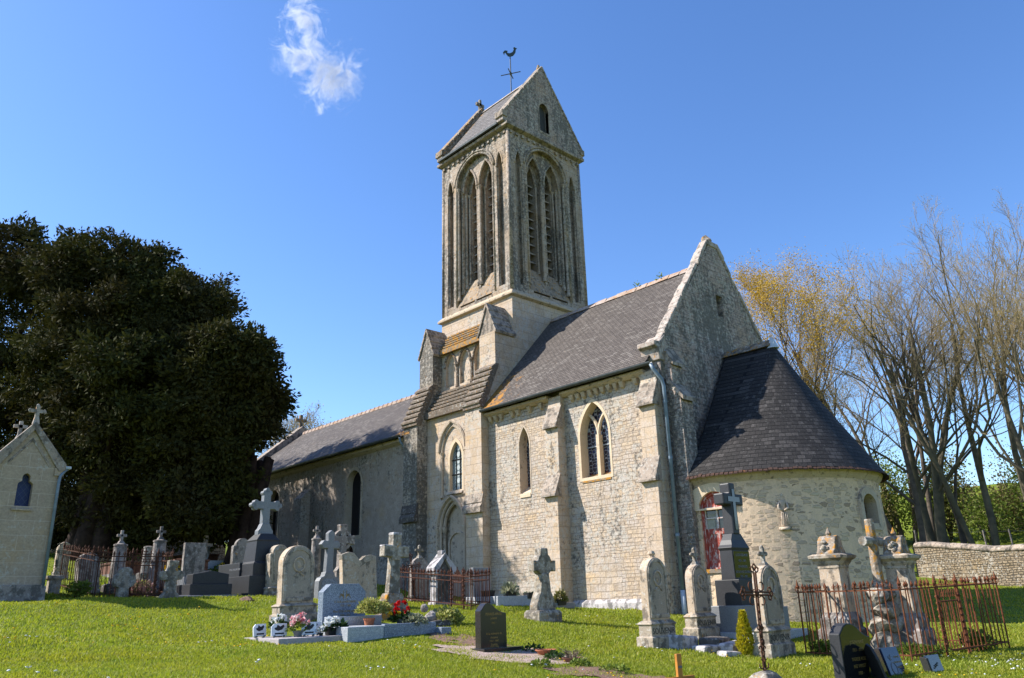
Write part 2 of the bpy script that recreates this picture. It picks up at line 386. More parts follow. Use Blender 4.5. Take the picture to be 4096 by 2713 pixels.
def rubble(name, cyl, mortar=(.68,.495,.325), mort2=(.57,.43,.30)):
    """uncoursed field stones half buried in wide cream mortar, on a round wall"""
    N = NT(name); P = N.pos(); x, y, z = N.sep(P)
    u = N.math('MULTIPLY', N.math('ARCTAN2', N.math('SUBTRACT', y, cyl[1]), N.math('SUBTRACT', x, cyl[0])), cyl[2])
    C = N.comb(N.math('ADD', N.math('MULTIPLY', u, 4.3), N.math('MULTIPLY', N.noise(P, 4., 3), .5)), N.math('ADD', N.math('MULTIPLY', z, 9.6), N.math('MULTIPLY', N.noise(N.vadd(P, (7., 1., 3.)), 3., 3), .5)))
    d = N.vor(C, 1., 'DISTANCE_TO_EDGE', 0, .62); cell = N.vor(C, 1., 'F1', 1, .62); cr, cg, cb_ = N.sep(cell)
    nf = N.noise(P, 24., 5, .7); nm = N.noise(P, 4., 5, .65)
    th = N.math('ADD', N.math('MULTIPLY', N.math('POWER', cb_, 2.), .34), N.math('MULTIPLY', N.math('SUBTRACT', nf, .42), .45))
    m = N.map(N.math('SUBTRACT', d, th), .03, .10, 0, 1)        # 1 = stone
    col = N.mix(cr, (.36,.285,.22), (.52,.40,.28)); col = N.mix(N.map(cg, .80, .82), col, (.19,.14,.10)); col = N.mix(N.map(cg, .12, .10), col, (.43,.36,.25))
    col = N.mix(1., col, N.map(nm, .25, .75, .7, 1.3), 'MULTIPLY')
    mo = N.mix(N.map(nm, .35, .65), mortar, mort2); mo = N.mix(1., mo, N.map(nf, .2, .8, .8, 1.15), 'MULTIPLY')
    col = N.mix(N.math('MULTIPLY', m, .68), mo, col)
    col = N.mix(N.map(N.noise(P, 6., 6, .75), .64, .70, 0, .5), col, (.10,.09,.075))
    h = N.math('ADD', N.math('MULTIPLY', m, .9), N.math('ADD', N.math('MULTIPLY', nf, .5), N.math('MULTIPLY', nm, .5)))
    return N.bsdf(col, .93, .15, N.bump(h, .8, .035))
m_apse = rubble('apse_rubble', (1.2, 2.95, 3.25))
m_nave = stone('nave_render', (.34,.29,.225), (.31,.265,.205), (.39,.34,.265), (.33,.29,.23), .6, .3, .003, dark=.22, grey=.2, orange=.02, bump=.4, warp=.02)
m_chapel = stone('chapel_ashlar', (.36,.295,.205), (.32,.26,.18), (.39,.32,.22), (.47,.40,.30), .80, .30, .007, dark=.04, grey=.06, orange=.03, bump=.3, warp=.004)
m_coping = plainstone('lichened_coping', (.40,.36,.295), (.30,.265,.215), dark=.30, grey=.45, orange=.22, bump=.6)
m_band = plainstone('worn_band_stone', (.44,.37,.25), (.38,.32,.22), dark=.22, grey=.28, orange=.16, bump=.5)
m_steps = plainstone('stone_slab_roof', (.155,.128,.09), (.115,.098,.072), dark=.22, grey=.3, orange=.26, bump=.6)
m_stepsor = plainstone('orange_slab_roof', (.23,.175,.10), (.17,.14,.095), dark=.2, grey=.15, orange=.62, bump=.6)
m_glacis = plainstone('sloping_belfry_sill', (.29,.235,.155), (.22,.185,.13), dark=.35, grey=.25, orange=.36, bump=.6)
m_cap = plainstone('grey_weathered_cap', (.34,.295,.225), (.25,.22,.17), dark=.42, grey=.32, orange=.12, bump=.6)
m_dressed = plainstone('pale_dressed_stone', (.58,.50,.34), (.52,.44,.29), dark=.02, grey=.04, orange=.05, bump=.2)
m_dressed2 = plainstone('weathered_dressed_stone', (.46,.40,.29), (.38,.33,.24), dark=.18, grey=.2, orange=.04, bump=.3)
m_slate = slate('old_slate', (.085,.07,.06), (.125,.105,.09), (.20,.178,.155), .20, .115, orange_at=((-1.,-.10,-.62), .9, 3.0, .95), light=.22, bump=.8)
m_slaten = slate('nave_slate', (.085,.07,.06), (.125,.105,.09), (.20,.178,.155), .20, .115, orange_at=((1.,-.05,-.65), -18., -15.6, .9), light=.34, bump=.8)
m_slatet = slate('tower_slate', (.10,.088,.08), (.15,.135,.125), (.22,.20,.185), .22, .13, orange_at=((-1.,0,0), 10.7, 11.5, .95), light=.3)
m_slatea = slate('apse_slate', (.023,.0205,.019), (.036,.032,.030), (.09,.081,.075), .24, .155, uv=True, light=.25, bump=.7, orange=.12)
m_lead = simple('zinc_gutter', (.075,.085,.09), .5, .4, .3, .3)
m_pipe = simple('painted_downpipe', (.17,.22,.27), .45, .4, .1, .25, 5.)
m_pipe2 = simple('pale_plastic_pipe', (.42,.46,.5), .4, .4, 0, .1)
m_void = simple('void_shade_and_bars', (.012,.012,.013), .9, .1)  # near-black: interior shade put into colour, also used for the window bars
m_ridge = plainstone('ridge_tile', (.34,.30,.25), (.3,.2,.12), dark=.15, grey=.3, orange=.3, bump=.3)
m_red = NT('flaking_red_paint')
def _red(N):
    P = N.pos(); x, y, z = N.sep(P)
    n = N.noise(N.comb(N.math('MULTIPLY', x, 14.), N.math('MULTIPLY', y, 14.), N.math('MULTIPLY', z, 3.5)), 1.5, 6, .7)
    col = N.mix(N.map(n, .515, .575), (.29,.05,.032), (.44,.34,.30)); return N.bsdf(col, .7, .3, N.bump(n, .3, .01))
m_red = _red(m_red)
m_whitepaint = simple('flaking_white_paint', (.55,.5,.46), .6, .3, 0, .6, 20., c2=(.3,.06,.04), th=(.55, .62))
m_rust = simple('rusted_iron', (.085,.032,.019), .85, .25, .15, .6, 16., .3, c2=(.055,.02,.012))
m_rustor = simple('orange_rusted_iron', (.18,.058,.024), .85, .25, .1, .5, 16., .3, c2=(.085,.03,.015))
m_rustdark = simple('dark_rusted_iron', (.06,.028,.018), .85, .25, .2, .5, 14., .3, c2=(.11,.042,.02))
m_rustgrey = simple('lichened_iron', (.10,.10,.075), .85, .25, .1, .5, 14., .3, c2=(.16,.15,.10))
m_blue = granite('blue_grey_granite', (.085,.115,.165), (.30,.34,.40), 95., .4)
m_bluel = granite('light_grey_granite', (.26,.28,.31), (.52,.53,.55), 95., .45)
m_dgran = granite('dark_grey_granite', (.020,.020,.022), (.045,.045,.048), 160., .5, .3)
m_mgran = granite('mid_grey_granite', (.13,.135,.145), (.24,.245,.25), 160., .45)
m_black = granite('polished_black_granite', (.008,.009,.01), (.016,.017,.019), 260., .06, .6)
m_brownbl = granite('brown_black_granite', (.022,.019,.018), (.038,.033,.032), 220., .16, .5)
m_cream = plainstone('cream_grave_stone', (.46,.385,.265), (.36,.30,.21), dark=.26, grey=.34, orange=.14, bump=.35)
m_creamdk = plainstone('mossy_grave_stone', (.40,.35,.25), (.30,.27,.20), dark=.40, grey=.38, orange=.16, bump=.6)
m_creamface = plainstone('pale_grave_face', (.36,.315,.225), (.27,.25,.19), dark=.20, grey=.08, orange=.05, bump=.25)
m_greyst = plainstone('grey_grave_stone', (.27,.25,.215), (.19,.175,.15), dark=.38, grey=.35, orange=.06, bump=.45)
m_lichen = plainstone('lichen_covered_stone', (.32,.29,.21), (.22,.20,.15), dark=.42, grey=.5, orange=.22, bump=.7)
m_orangest = plainstone('orange_lichened_stone', (.30,.255,.18), (.19,.165,.125), dark=.42, grey=.35, orange=.52, bump=.6)
m_whitest = plainstone('white_limed_stone', (.52,.52,.50), (.40,.40,.385), dark=.42, grey=.4, orange=.05, bump=.5)
m_blackst = plainstone('blackened_stone', (.12,.11,.09), (.075,.07,.06), dark=.3, grey=.3, orange=.08, bump=.5)
m_gold = simple('gilt_lettering', (.34,.22,.06), .5, .4, .2, .3)
m_dull = simple('faded_lettering', (.16,.13,.06), .6, .3, 0, .3)
m_carved = simple('shadowed_carving', (.07,.065,.055), .9, .1)
m_silver = simple('grey_lettering', (.22,.22,.22), .6, .3)
m_tombred = simple('dull_red_tomb', (.16,.075,.05), .85, .2, 0, .4, 6.)
m_terra = simple('terracotta', (.42,.15,.075), .8, .2, 0, .3, 12.)
m_brownclay = simple('brown_clay', (.20,.10,.07), .8, .2, 0, .3, 12.)
m_plastic = simple('black_plastic', (.014,.016,.017), .5, .4)
m_greypl = simple('grey_plastic', (.12,.14,.15), .5, .4)
m_plaque = simple('white_marble_plaque', (.66,.67,.70), .3, .5, 0, .1)
m_bird = simple('dark_engraving', (.02,.02,.024), .5, .3)
m_navy = granite('navy_granite_plaque', (.012,.02,.045), (.035,.05,.09), 180., .12, .5)
m_wood = simple('varnished_orange_wood', (.48,.19,.03), .45, .4, 0, .35, 6.)
m_concrete = plainstone('concrete_slab', (.36,.35,.335), (.3,.29,.275), dark=.12, grey=.15, orange=.03, bump=.3)
m_bark = simple('grey_brown_bark', (.12,.095,.075), .95, .1, 0, .5, 3., .8, c2=(.07,.056,.046))
m_barkgr = simple('greenish_bark', (.14,.12,.08), .95, .1, 0, .5, 2., .8, c2=(.085,.075,.055))
m_twig = simple('purplish_twigs', (.31,.24,.13), .95, .1, 0, .4, 1., 0, c2=(.22,.17,.10))
m_barkyew = simple('red_brown_bark', (.04,.026,.021), .95, .1, 0, .5, 3., .8)
m_yew = leafmat('yew_foliage', (.026,.031,.007), (.058,.056,.011), (.038,.032,.009), .15, .95, .35)
m_bud = leafmat('russet_buds', (.30,.20,.05), (.34,.28,.07), None, .3)
m_catkin = leafmat('orange_catkins', (.42,.24,.02), (.50,.34,.03), None, .3)
m_green = leafmat('fresh_green_leaves', (.10,.15,.02), (.17,.21,.03), None, .35)
m_hedge = leafmat('dull_hedge_leaves', (.13,.15,.03), (.22,.20,.05), (.18,.14,.055), .3, .6, .2)
m_varieg = leafmat('variegated_leaves', (.36,.33,.08), (.48,.45,.16), (.22,.26,.05), .3, .5, 9.)
m_conif = leafmat('golden_conifer_foliage', (.52,.42,.02), (.36,.34,.02), None, .3)
m_dgreen = leafmat('dark_green_leaves', (.025,.055,.014), (.05,.095,.02), None, .3)
m_greyleaf = leafmat('grey_green_leaves', (.20,.22,.14), (.30,.30,.18), None, .3)
m_heather = leafmat('pink_heather', (.26,.13,.13), (.36,.2,.2), (.12,.13,.05), .3, .6, 6.)
m_petw = leafmat('white_petals', (.82,.82,.80), (.70,.72,.72), None, .3)
m_petp = leafmat('pink_petals', (.78,.16,.20), (.85,.5,.52), (.85,.75,.75), .3, .5, 14.)
m_petr = leafmat('red_petals', (.62,.012,.012), (.45,.006,.008), None, .2)
m_pety = leafmat('yellow_petals', (.80,.48,.01), (.85,.60,.03), None, .25)
m_dry = simple('dry_stems', (.30,.22,.14), .9, .1)

def glass(name, base, line, kind):
    N = NT(name); P = N.pos(); u, v = N.boxuv(P)
    if kind == 'diamond':
        a = N.math('ADD', N.math('MULTIPLY', u, 8.), N.math('MULTIPLY', v, 6.)); b = N.math('SUBTRACT', N.math('MULTIPLY', u, 8.), N.math('MULTIPLY', v, 6.))
        k = N.math('MAXIMUM', N.map(N.math('PINGPONG', a, .5), .0, .07, 1, 0), N.map(N.math('PINGPONG', b, .5), 0, .07, 1, 0))
        col = N.mix(k, N.mix(N.noise(P, 3., 3), base, tuple(x*.4 for x in base)), line)
    elif kind == 'vine':      # white leaded scrollwork with blue and red discs
        un = N.math('PINGPONG', u, .16); vv = N.math('MULTIPLY', v, 1.)
        d = N.vor(N.comb(N.math('MULTIPLY', un, 1.), vv, 0.), 8.5, 'DISTANCE_TO_EDGE', 0, .55)
        k = N.map(d, .03, .07, 1, 0); blobs = N.vor(N.comb(un, vv, 3.), 7., 'F1', 0, .35)
        col = N.mix(N.map(blobs, .17, .2, 1, 0), base, N.mix(N.map(N.noise(N.comb(un, vv, 0.), 2.4, 0), .49, .51), (.03,.04,.16), (.13,.015,.015)))
        col = N.mix(N.math('MULTIPLY', k, .75), col, line)
    else:                     # herringbone of pale leaves
        a = N.math('ADD', v, N.math('MULTIPLY', N.math('ABSOLUTE', N.math('ADD', u, 9.38)), -1.3))
        k = N.map(N.math('PINGPONG', N.math('MULTIPLY', a, 9.), .5), .1, .2, 0, 1)
        col = N.mix(k, base, line)
    return N.bsdf(col, .4 if kind == 'diamond' else .18, .25 if kind == 'diamond' else .5, N.bump(N.noise(P, 12., 2), .15, .01))
m_glvine = glass('scrollwork_glass', (.018,.018,.03), (.36,.38,.42), 'vine')
m_glleaf = glass('herringbone_glass', (.03,.038,.042), (.22,.27,.28), 'leaf')
m_gldia = glass('diamond_leaded_glass', (.010,.009,.014), (.035,.035,.045), 'diamond')
m_glstar = glass('blue_star_glass', (.012,.03,.14), (.05,.07,.12), 'diamond')
m_pane = simple('clear_dark_pane', (.02,.02,.022), .08, .6)
m_curtain = simple('pale_curtain', (.34,.32,.25), .6, .3)

def ground_mat():
    N = NT('meadow_ground'); P = N.pos()
    n1 = N.noise(P, .35, 4); n2 = N.noise(P, 2.4, 5, .65); n3 = N.noise(P, 30., 4, .7)
    col = N.mix(N.map(n1, .35, .65), (.15,.19,.018), (.20,.22,.024)); col = N.mix(N.map(n2, .40, .66), col, (.11,.16,.015))
    col = N.mix(N.map(N.noise(N.vadd(P, (4., 7., 0.)), 1.3, 5, .7), .62, .74, 0, .5), col, (.17,.14,.05))
    col = N.mix(1., col, N.map(n3, .2, .8, .55, 1.3), 'MULTIPLY')
    return N.bsdf(col, .95, .1, N.bump(N.math('ADD', n2, n3), .8, .05))
m_ground = ground_mat()
def grass_mat():
    N = NT('grass_blades'); P = N.pos(); rnd = N.n('ShaderNodeNewGeometry').outputs['Random Per Island']
    n1 = N.noise(P, .5, 4); n2 = N.noise(P, 3.2, 4)
    col = N.mix(rnd, (.20,.245,.024), (.31,.335,.036)); col = N.mix(N.map(n1, .38, .62, 0, .6), col, (.34,.32,.03))
    col = N.mix(N.map(n2, .52, .7, 0, .6), col, (.15,.23,.014)); col = N.mix(N.map(rnd, .93, .96), col, (.34,.29,.09))
    d = N.n('ShaderNodeBsdfPrincipled'); N.set(d.inputs['Base Color'], col); N.set(d.inputs['Roughness'], .55); N.set(d.inputs['Specular IOR Level'], .3)
    t = N.n('ShaderNodeBsdfTranslucent'); N.set(t.inputs[0], N.mix(1., col, (1.1, 1.15, .6), 'MULTIPLY'))
    mx = N.n('ShaderNodeMixShader'); N.set(mx.inputs[0], .45); N.t.links.new(d.outputs[0], mx.inputs[1]); N.t.links.new(t.outputs[0], mx.inputs[2])
    N.t.links.new(mx.outputs[0], N.out.inputs[0]); return N.m
m_grass = grass_mat()
m_gravel = plainstone('pale_gravel', (.44,.355,.285), (.33,.26,.205), dark=.2, grey=.25, orange=0, bump=1., scale=3.)
m_soil = plainstone('bare_brown_soil', (.22,.14,.09), (.16,.11,.075), dark=.15, grey=.1, orange=0, bump=1., scale=2.)
# ------------------------------------------------------------------ church
church = thing('church', 'stone village church with saddleback bell tower, chancel, nave and round apse', 'church', (0, 0, 0))
YS, YN, YR = -.6, 6.5, 2.95
def wedge_steps(y0, z0, y1, z1, n, lip=.05, drop=.03):
    """saw-tooth outline of overlapping stone slabs from (y0,z0) low to (y1,z1) high"""
    pts = []
    for i in range(n):
        a = i/n; b = (i+1)/n
        ya, za = y0+(y1-y0)*a, z0+(z1-z0)*a; yb, zb = y0+(y1-y0)*b, z0+(z1-z0)*b
        pts += [(ya-lip, za), (ya-lip, za+drop), (yb, zb)]
    return pts
# --- chancel
body = MB().prism([(YS, -1.2), (YS, 6.72), (YR, 10.82), (YN, 6.72), (YN, -1.2)], 'x', -7.6, .203)
w = part('chancel_wall', body, m_chancel, church)
cut(w, [MB().prism(arch(-5.62, -5.08, 3.72, 5.3, 5.97), 'y', -1.2, -.18),
        MB().prism(arch(-2.83, -1.60, 3.85, 5.15, 6.24), 'y', -1.2, -.2)])
def roof_slab(mb, x0, x1, ye, ze, yr, zr, th=.09):
    mb.prism([(ye, ze), (yr, zr), (2*yr-ye, ze), (2*yr-ye, ze-th), (yr, zr-th*1.4), (ye, ze-th)], 'x', x0, x1)
rf = MB(); roof_slab(rf, -7.25, .203, -.96, 6.86, YR, 11.14)
part('chancel_roof', rf, m_slate, church)
rd = MB()
for i in range(15):
    xa = -7.1+i*.485; rd.prism([(YR-.19, 11.0-.02), (YR, 11.19+.012*(i % 2)), (YR+.19, 10.98)], 'x', xa, xa+.46)
part('ridge_tiles', rd, m_ridge, church, jitter=.012)
# windows of the chancel
lw = part('window', ring(MB(), arch(-5.65, -5.05, 3.66, 5.32, 6.04), arch(-5.60, -5.10, 3.74, 5.3, 5.96), 'y', -.61, -.2), m_dressed2, church)
part('glazing', MB().prism(arch(-5.60, -5.10, 3.7, 5.3, 5.96), 'y', -.24, -.20), m_glvine, lw)
part('sill', MB().prism([(-.63, 3.60), (-.63, 3.70), (-.22, 3.98), (-.22, 3.60)], 'x', -5.6, -5.1), m_dressed, lw)
tw = part('window', ring(MB(), arch(-2.89, -1.55, 3.80, 5.17, 6.33, 10), arch(-2.80, -1.63, 3.9, 5.15, 6.22, 10), 'y', -.612, -.22), m_dressed, church)
part('glazing', MB().prism(arch(-2.80, -1.63, 3.86, 5.15, 6.22), 'y', -.26, -.22), m_glvine, tw)
mu = MB(); mu.box(-2.275, -2.155, -.46, -.28, 3.9, 5.2)
mu.tube([(-2.215+.0+.55*(1-math.cos(t)), -.37, 5.15+.78*math.sin(t)) for t in np.linspace(0, 1.25, 8)], .055, 6)
mu.tube([(-2.215-.55*(1-math.cos(t)), -.37, 5.15+.78*math.sin(t)) for t in np.linspace(0, 1.25, 8)], .055, 6)
part('mullion', mu, m_dressed, tw)
part('saddle_bar', MB().box(-2.80, -1.63, -.30, -.27, 4.86, 4.89), m_bluel, tw)
part('sill', MB().prism([(-.62, 3.74), (-.62, 3.80), (-.26, 4.02), (-.26, 3.74)], 'x', -2.80, -1.63), m_stepsor, tw)
# cornice with little pointed corbels
cn = MB()
for x0, x1 in ((-7.1, -3.98), (-3.4, -.02)):
    cn.prism([(YS+.02, 6.74), (YS-.24, 6.74), (YS-.24, 6.66), (YS-.1, 6.58), (YS+.02, 6.58)], 'x', x0, x1)
    n = int((x1-x0)/.26); s = (x1-x0)/n
    for i in range(n):
        c = x0+(i+.5)*s
        if random.random() < .12: continue
        cn.add([(c-.09, YS-.15, 6.58), (c+.09, YS-.15, 6.58), (c+.09, YS+.02, 6.58), (c-.09, YS+.02, 6.58),
                (c-.05, YS-.09, 6.42), (c+.05, YS-.09, 6.42), (c+.05, YS+.02, 6.36), (c-.05, YS+.02, 6.36)],
               [(0,1,2,3), (7,6,5,4), (0,4,5,1), (1,5,6,2), (2,6,7,3), (3,7,4,0)])
part('corbel_table', cn, m_band, church, jitter=.012)
def buttress(x0, x1, mat, mat2):
    y0 = YS+.05
    b = part('buttress', MB().prism([(y0, -1.), (-1.17, -1.), (-1.17, .34), (-1.12, .36), (-1.10, 3.42), (-.97, 4.0), (-.95, 5.6), (-.8, 6.25), (-.76, 6.66), (y0, 6.66)], 'x', x0, x1), mat, church, bevel=.015)
    part('weathering', MB().prism([(-1.24, 3.40), (-1.24, 3.46), (-.96, 4.12), (-.93, 4.12), (-.93, 3.40)], 'x', x0-.03, x1+.03), mat2, b, bevel=.01)
    part('weathering', MB().prism([(-1.08, 5.58), (-1.08, 5.64), (-.77, 6.36), (-.74, 6.36), (-.74, 5.58)], 'x', x0-.03, x1+.03), mat2, b, bevel=.01)
    return b
buttress(-3.98, -3.42, m_ashlar, m_cap); buttress(-.14, .42, m_ashlar, m_cap)
part('plinth', MB().prism([(YS+.02, -1.), (YS-.12, -1.), (YS-.12, .24), (YS-.03, .33), (YS+.02, .33)], 'x', -3.4, -.15), m_whitest, church, bevel=.02)
# east gable
gb = part('gable_wall', MB().prism([(YS+.001, -1.2), (YS+.001, 6.95), (-.62, 7.3), (2.72, 11.62), (3.18, 11.62), (6.5, 7.35), (6.5, -1.2)], 'x', .205, .5), m_gable, church)
cut(gb, [MB().box(.25, .8, 2.84, 3.22, 9.1, 9.85)])
cp = MB(); rn = random.Random(3)
for sgn in (0, 1):
    A = (-.66, 7.38) if not sgn else (6.52, 7.42); B = (2.66, 11.76) if not sgn else (3.24, 11.76); n = 9
    for i in range(n):
        a = i/n+.004; b = (i+1)/n-.004; o = rn.uniform(-.02, .03)
        p = (A[0]+(B[0]-A[0])*a, A[1]+(B[1]-A[1])*a); q = (A[0]+(B[0]-A[0])*b, A[1]+(B[1]-A[1])*b)
        cp.prism([(p[0], p[1]-.16), (p[0], p[1]+.06+o), (q[0], q[1]+.06+o), (q[0], q[1]-.16)][::1 if not sgn else -1], 'x', .215-o*.5, .525+o)
cp.box(.22, .53, 2.62, 3.28, 11.62, 11.80)
part('gable_coping', cp, m_coping, church, bevel=.03, jitter=.015)
part('apex_stone', MB().rock((.36, 2.9, 11.90), (.2, .2, .22), 5), m_orangest, church)
part('kneeler', MB().prism([(-.86, 7.36), (-.86, 7.5), (-.6, 7.52), (-.3, 7.8), (-.3, 6.95), (-.66, 6.95), (-.72, 7.3)], 'x', -.1, .54), m_coping, church, bevel=.02)
eb = part('buttress', MB().prism([(.49, -1.2), (.74, -1.2), (.74, 6.85), (.49, 7.35)], 'y', -.42, .12), m_gable, church, bevel=.02)
part('weathering', MB().prism([(.46, 7.28), (.46, 7.44), (.82, 6.86), (.82, 6.76)], 'y', -.45, .15), m_cap, eb)
eb2 = part('buttress', MB().prism([(.6, -1.2), (1.02, -1.2), (1.0, 5.75), (.6, 6.3)], 'y', -.48, .1), m_gable, church, bevel=.02)
part('weathering', MB().prism([(.58, 6.26), (.58, 6.42), (1.1, 5.78), (1.1, 5.66)], 'y', -.51, .13), m_cap, eb2)
# gutters and downpipes
def gutter(x0, x1, y, z, mat=m_lead):
    pts = [(y-.075*math.cos(t), z-.085*math.sin(t)) for t in np.linspace(0, math.pi, 9)]
    inner = [(y-.06*math.cos(t), z-.07*math.sin(t)) for t in np.linspace(0, math.pi, 9)]
    return part('gutter', MB().prism(pts+inner[::-1], 'x', x0, x1), mat, church)
gutter(-7.12, .46, -1.01, 6.83); gutter(-27.2, -11.98, -1.01, 6.76)
dp = part('downpipe', MB().tube([(.44, -1.0, 6.76), (.5, -.98, 6.6), (.62, -.78, 6.3), (.63, -.72, 6.1), (.63, -.72, .5)], .055, 10), m_pipe, church, smooth=True)
part('pipe_foot', MB().tube([(.63, -.72, .52), (.63, -.72, -.35)], .068, 10), m_pipe2, dp, smooth=True)
for z in (1.9, 4.0, 5.6): part('pipe_collar', MB().tube([(.63, -.72, z), (.63, -.72, z+.08)], .068, 10), m_pipe, dp)
dn = part('downpipe', MB().tube([(-12.1, -1.0, 6.72), (-12.08, -.98, 6.5), (-12.05, -.74, 6.25), (-12.05, -.72, 6.), (-12.05, -.72, 0.5)], .055, 10), m_pipe, church, smooth=True)

# --- nave
nb = part('nave_wall', MB().prism([(YS, -1.), (YS, 6.66), (YR, 9.6), (YN, 6.66), (YN, -1.)], 'x', -28., -11.6), m_nave, church)
cut(nb, [MB().prism(arch(-16.63, -15.46, 3.12, 5.33, 5.93), 'y', -1.2, -.2), MB().prism(arch(-24.05, -22.9, 3.12, 5.33, 5.93), 'y', -1.2, -.2),
         MB().prism(arch(-16.5, -15.9, 1.0, 2.5, 2.75), 'y', -1.2, -.35)])
rf = MB(); roof_slab(rf, -27.6, -11.5, -.96, 6.82, YR, 9.88)
part('nave_roof', rf, m_slaten, church)
rd = MB()
for i in range(40):
    xa = -27.5+i*.4; k = .012*(i % 2)
    rd.prism([(YR-.17, 9.76), (YR-.1, 9.93+k), (YR+.1, 9.93+k), (YR+.17, 9.76)], 'x', xa, xa+.385)
    rd.prism([(YR-.19, 9.76), (YR-.115, 9.96), (YR+.115, 9.96), (YR+.19, 9.76)], 'x', xa+.36, xa+.40)
part('ridge_tiles', rd, m_ridge, church)
for x0, x1 in ((-16.63, -15.46), (-24.05, -22.9)):
    nw = part('window', ring(MB(), arch(x0-.13, x1+.13, 3.0, 5.36, 6.06), arch(x0+.01, x1-.01, 3.14, 5.33, 5.92), 'y', -.615, -.3), m_dressed2, church)
    part('glazing', MB().prism(arch(x0, x1, 3.13, 5.33, 5.92), 'y', -.30, -.24), m_gldia, nw)
nd = part('door', ring(MB(), arch(-16.62, -15.78, .5, 2.55, 2.87), arch(-16.5, -15.9, .5, 2.5, 2.75), 'y', -.62, -.4), m_dressed2, church, label='low arched red-brown side door')
part('door_leaf', MB().prism(arch(-16.5, -15.9, .9, 2.5, 2.75), 'y', -.42, -.36), simple('dark_red_door', (.06,.022,.018), .7), nd)
part('buttress', MB().prism([(YS+.05, -1.), (-1.05, -1.), (-1.05, 5.1), (YS+.05, 5.62)], 'x', -20.5, -19.8), m_nave, church)
part('nave_cornice', MB().prism([(YS+.02, 6.70), (YS-.22, 6.70), (YS-.2, 6.58), (YS+.02, 6.46)], 'x', -27.9, -11.95), m_dressed2, church)
wg = MB().prism([(-1.0, 6.5), (-1.0, 7.0), (YR, 10.35), (6.9, 7.0), (6.9, 6.5)], 'x', -28.2, -27.55)
part('gable_coping', wg, m_cap, church)
gc = MB().box(-27.98, -27.82, YR-.09, YR+.09, 10.2, 11.05).box(-27.97, -27.83, YR-.35, YR+.35, 10.65, 10.82)
part('gable_cross', gc, m_orangest, church, bevel=.02)

# --- tower
X0, X1, Y0, Y1 = -11.57, -7.17, .78, 5.18
XC, YC = (X0+X1)/2, (Y0+Y1)/2
tl = part('tower_base', MB().box(X0-.02, X1+.02, Y0-.04, Y1+.04, -1, 11.72), m_ashlar, church)
tb = part('tower_wall', MB().box(X0, X1, Y0, Y1, 11.72, 19.32), m_tower, church)
def face(axis, sgn, c):
    """mapper from face coordinates (s along the face, depth into the tower) to solids"""
    def pr(mb, prof, d0, d1):
        if axis == 'y': mb.prism([(c+s, z) for s, z in prof], 'y', Y0+d0 if sgn < 0 else Y1-d0, Y0+d1 if sgn < 0 else Y1-d1)
        else: mb.prism([(c+s, z) for s, z in prof], 'x', X1-d0 if sgn > 0 else X0+d0, X1-d1 if sgn > 0 else X0+d1)
        return mb
    def pt(s, d, z):
        if axis == 'y': return (c+s, (Y0+d) if sgn < 0 else (Y1-d), z)
        return ((X1-d) if sgn > 0 else (X0+d), c+s, z)
    return pr, pt
FACES = [face('y', -1, XC), face('x', 1, YC)]
BIG = arch(-1.23, 1.23, 12.2, 17.82, 19.0, 12)
MID = [arch(-1.0, -.07, 12.1, 17.55, 18.62, 10), arch(.07, 1.0, 12.1, 17.55, 18.62, 10)]
LAN = [arch(-.76, -.24, 12.9, 17.5, 18.3), arch(.24, .76, 12.9, 17.5, 18.3)]
BL = [arch(-1.84, -1.44, 12.3, 17.75, 18.45), arch(1.44, 1.84, 12.3, 17.75, 18.45)]
cs = []
for pr, pt in FACES:
    cs.append(pr(MB(), BIG, -.3, .22))
    for l in MID: cs.append(pr(MB(), l, -.1, .50))
    for l in LAN: cs.append(pr(MB(), l, .4, 1.5))
    for b in BL: cs.append(pr(MB(), b, -.3, .24))
cut(tb, cs)
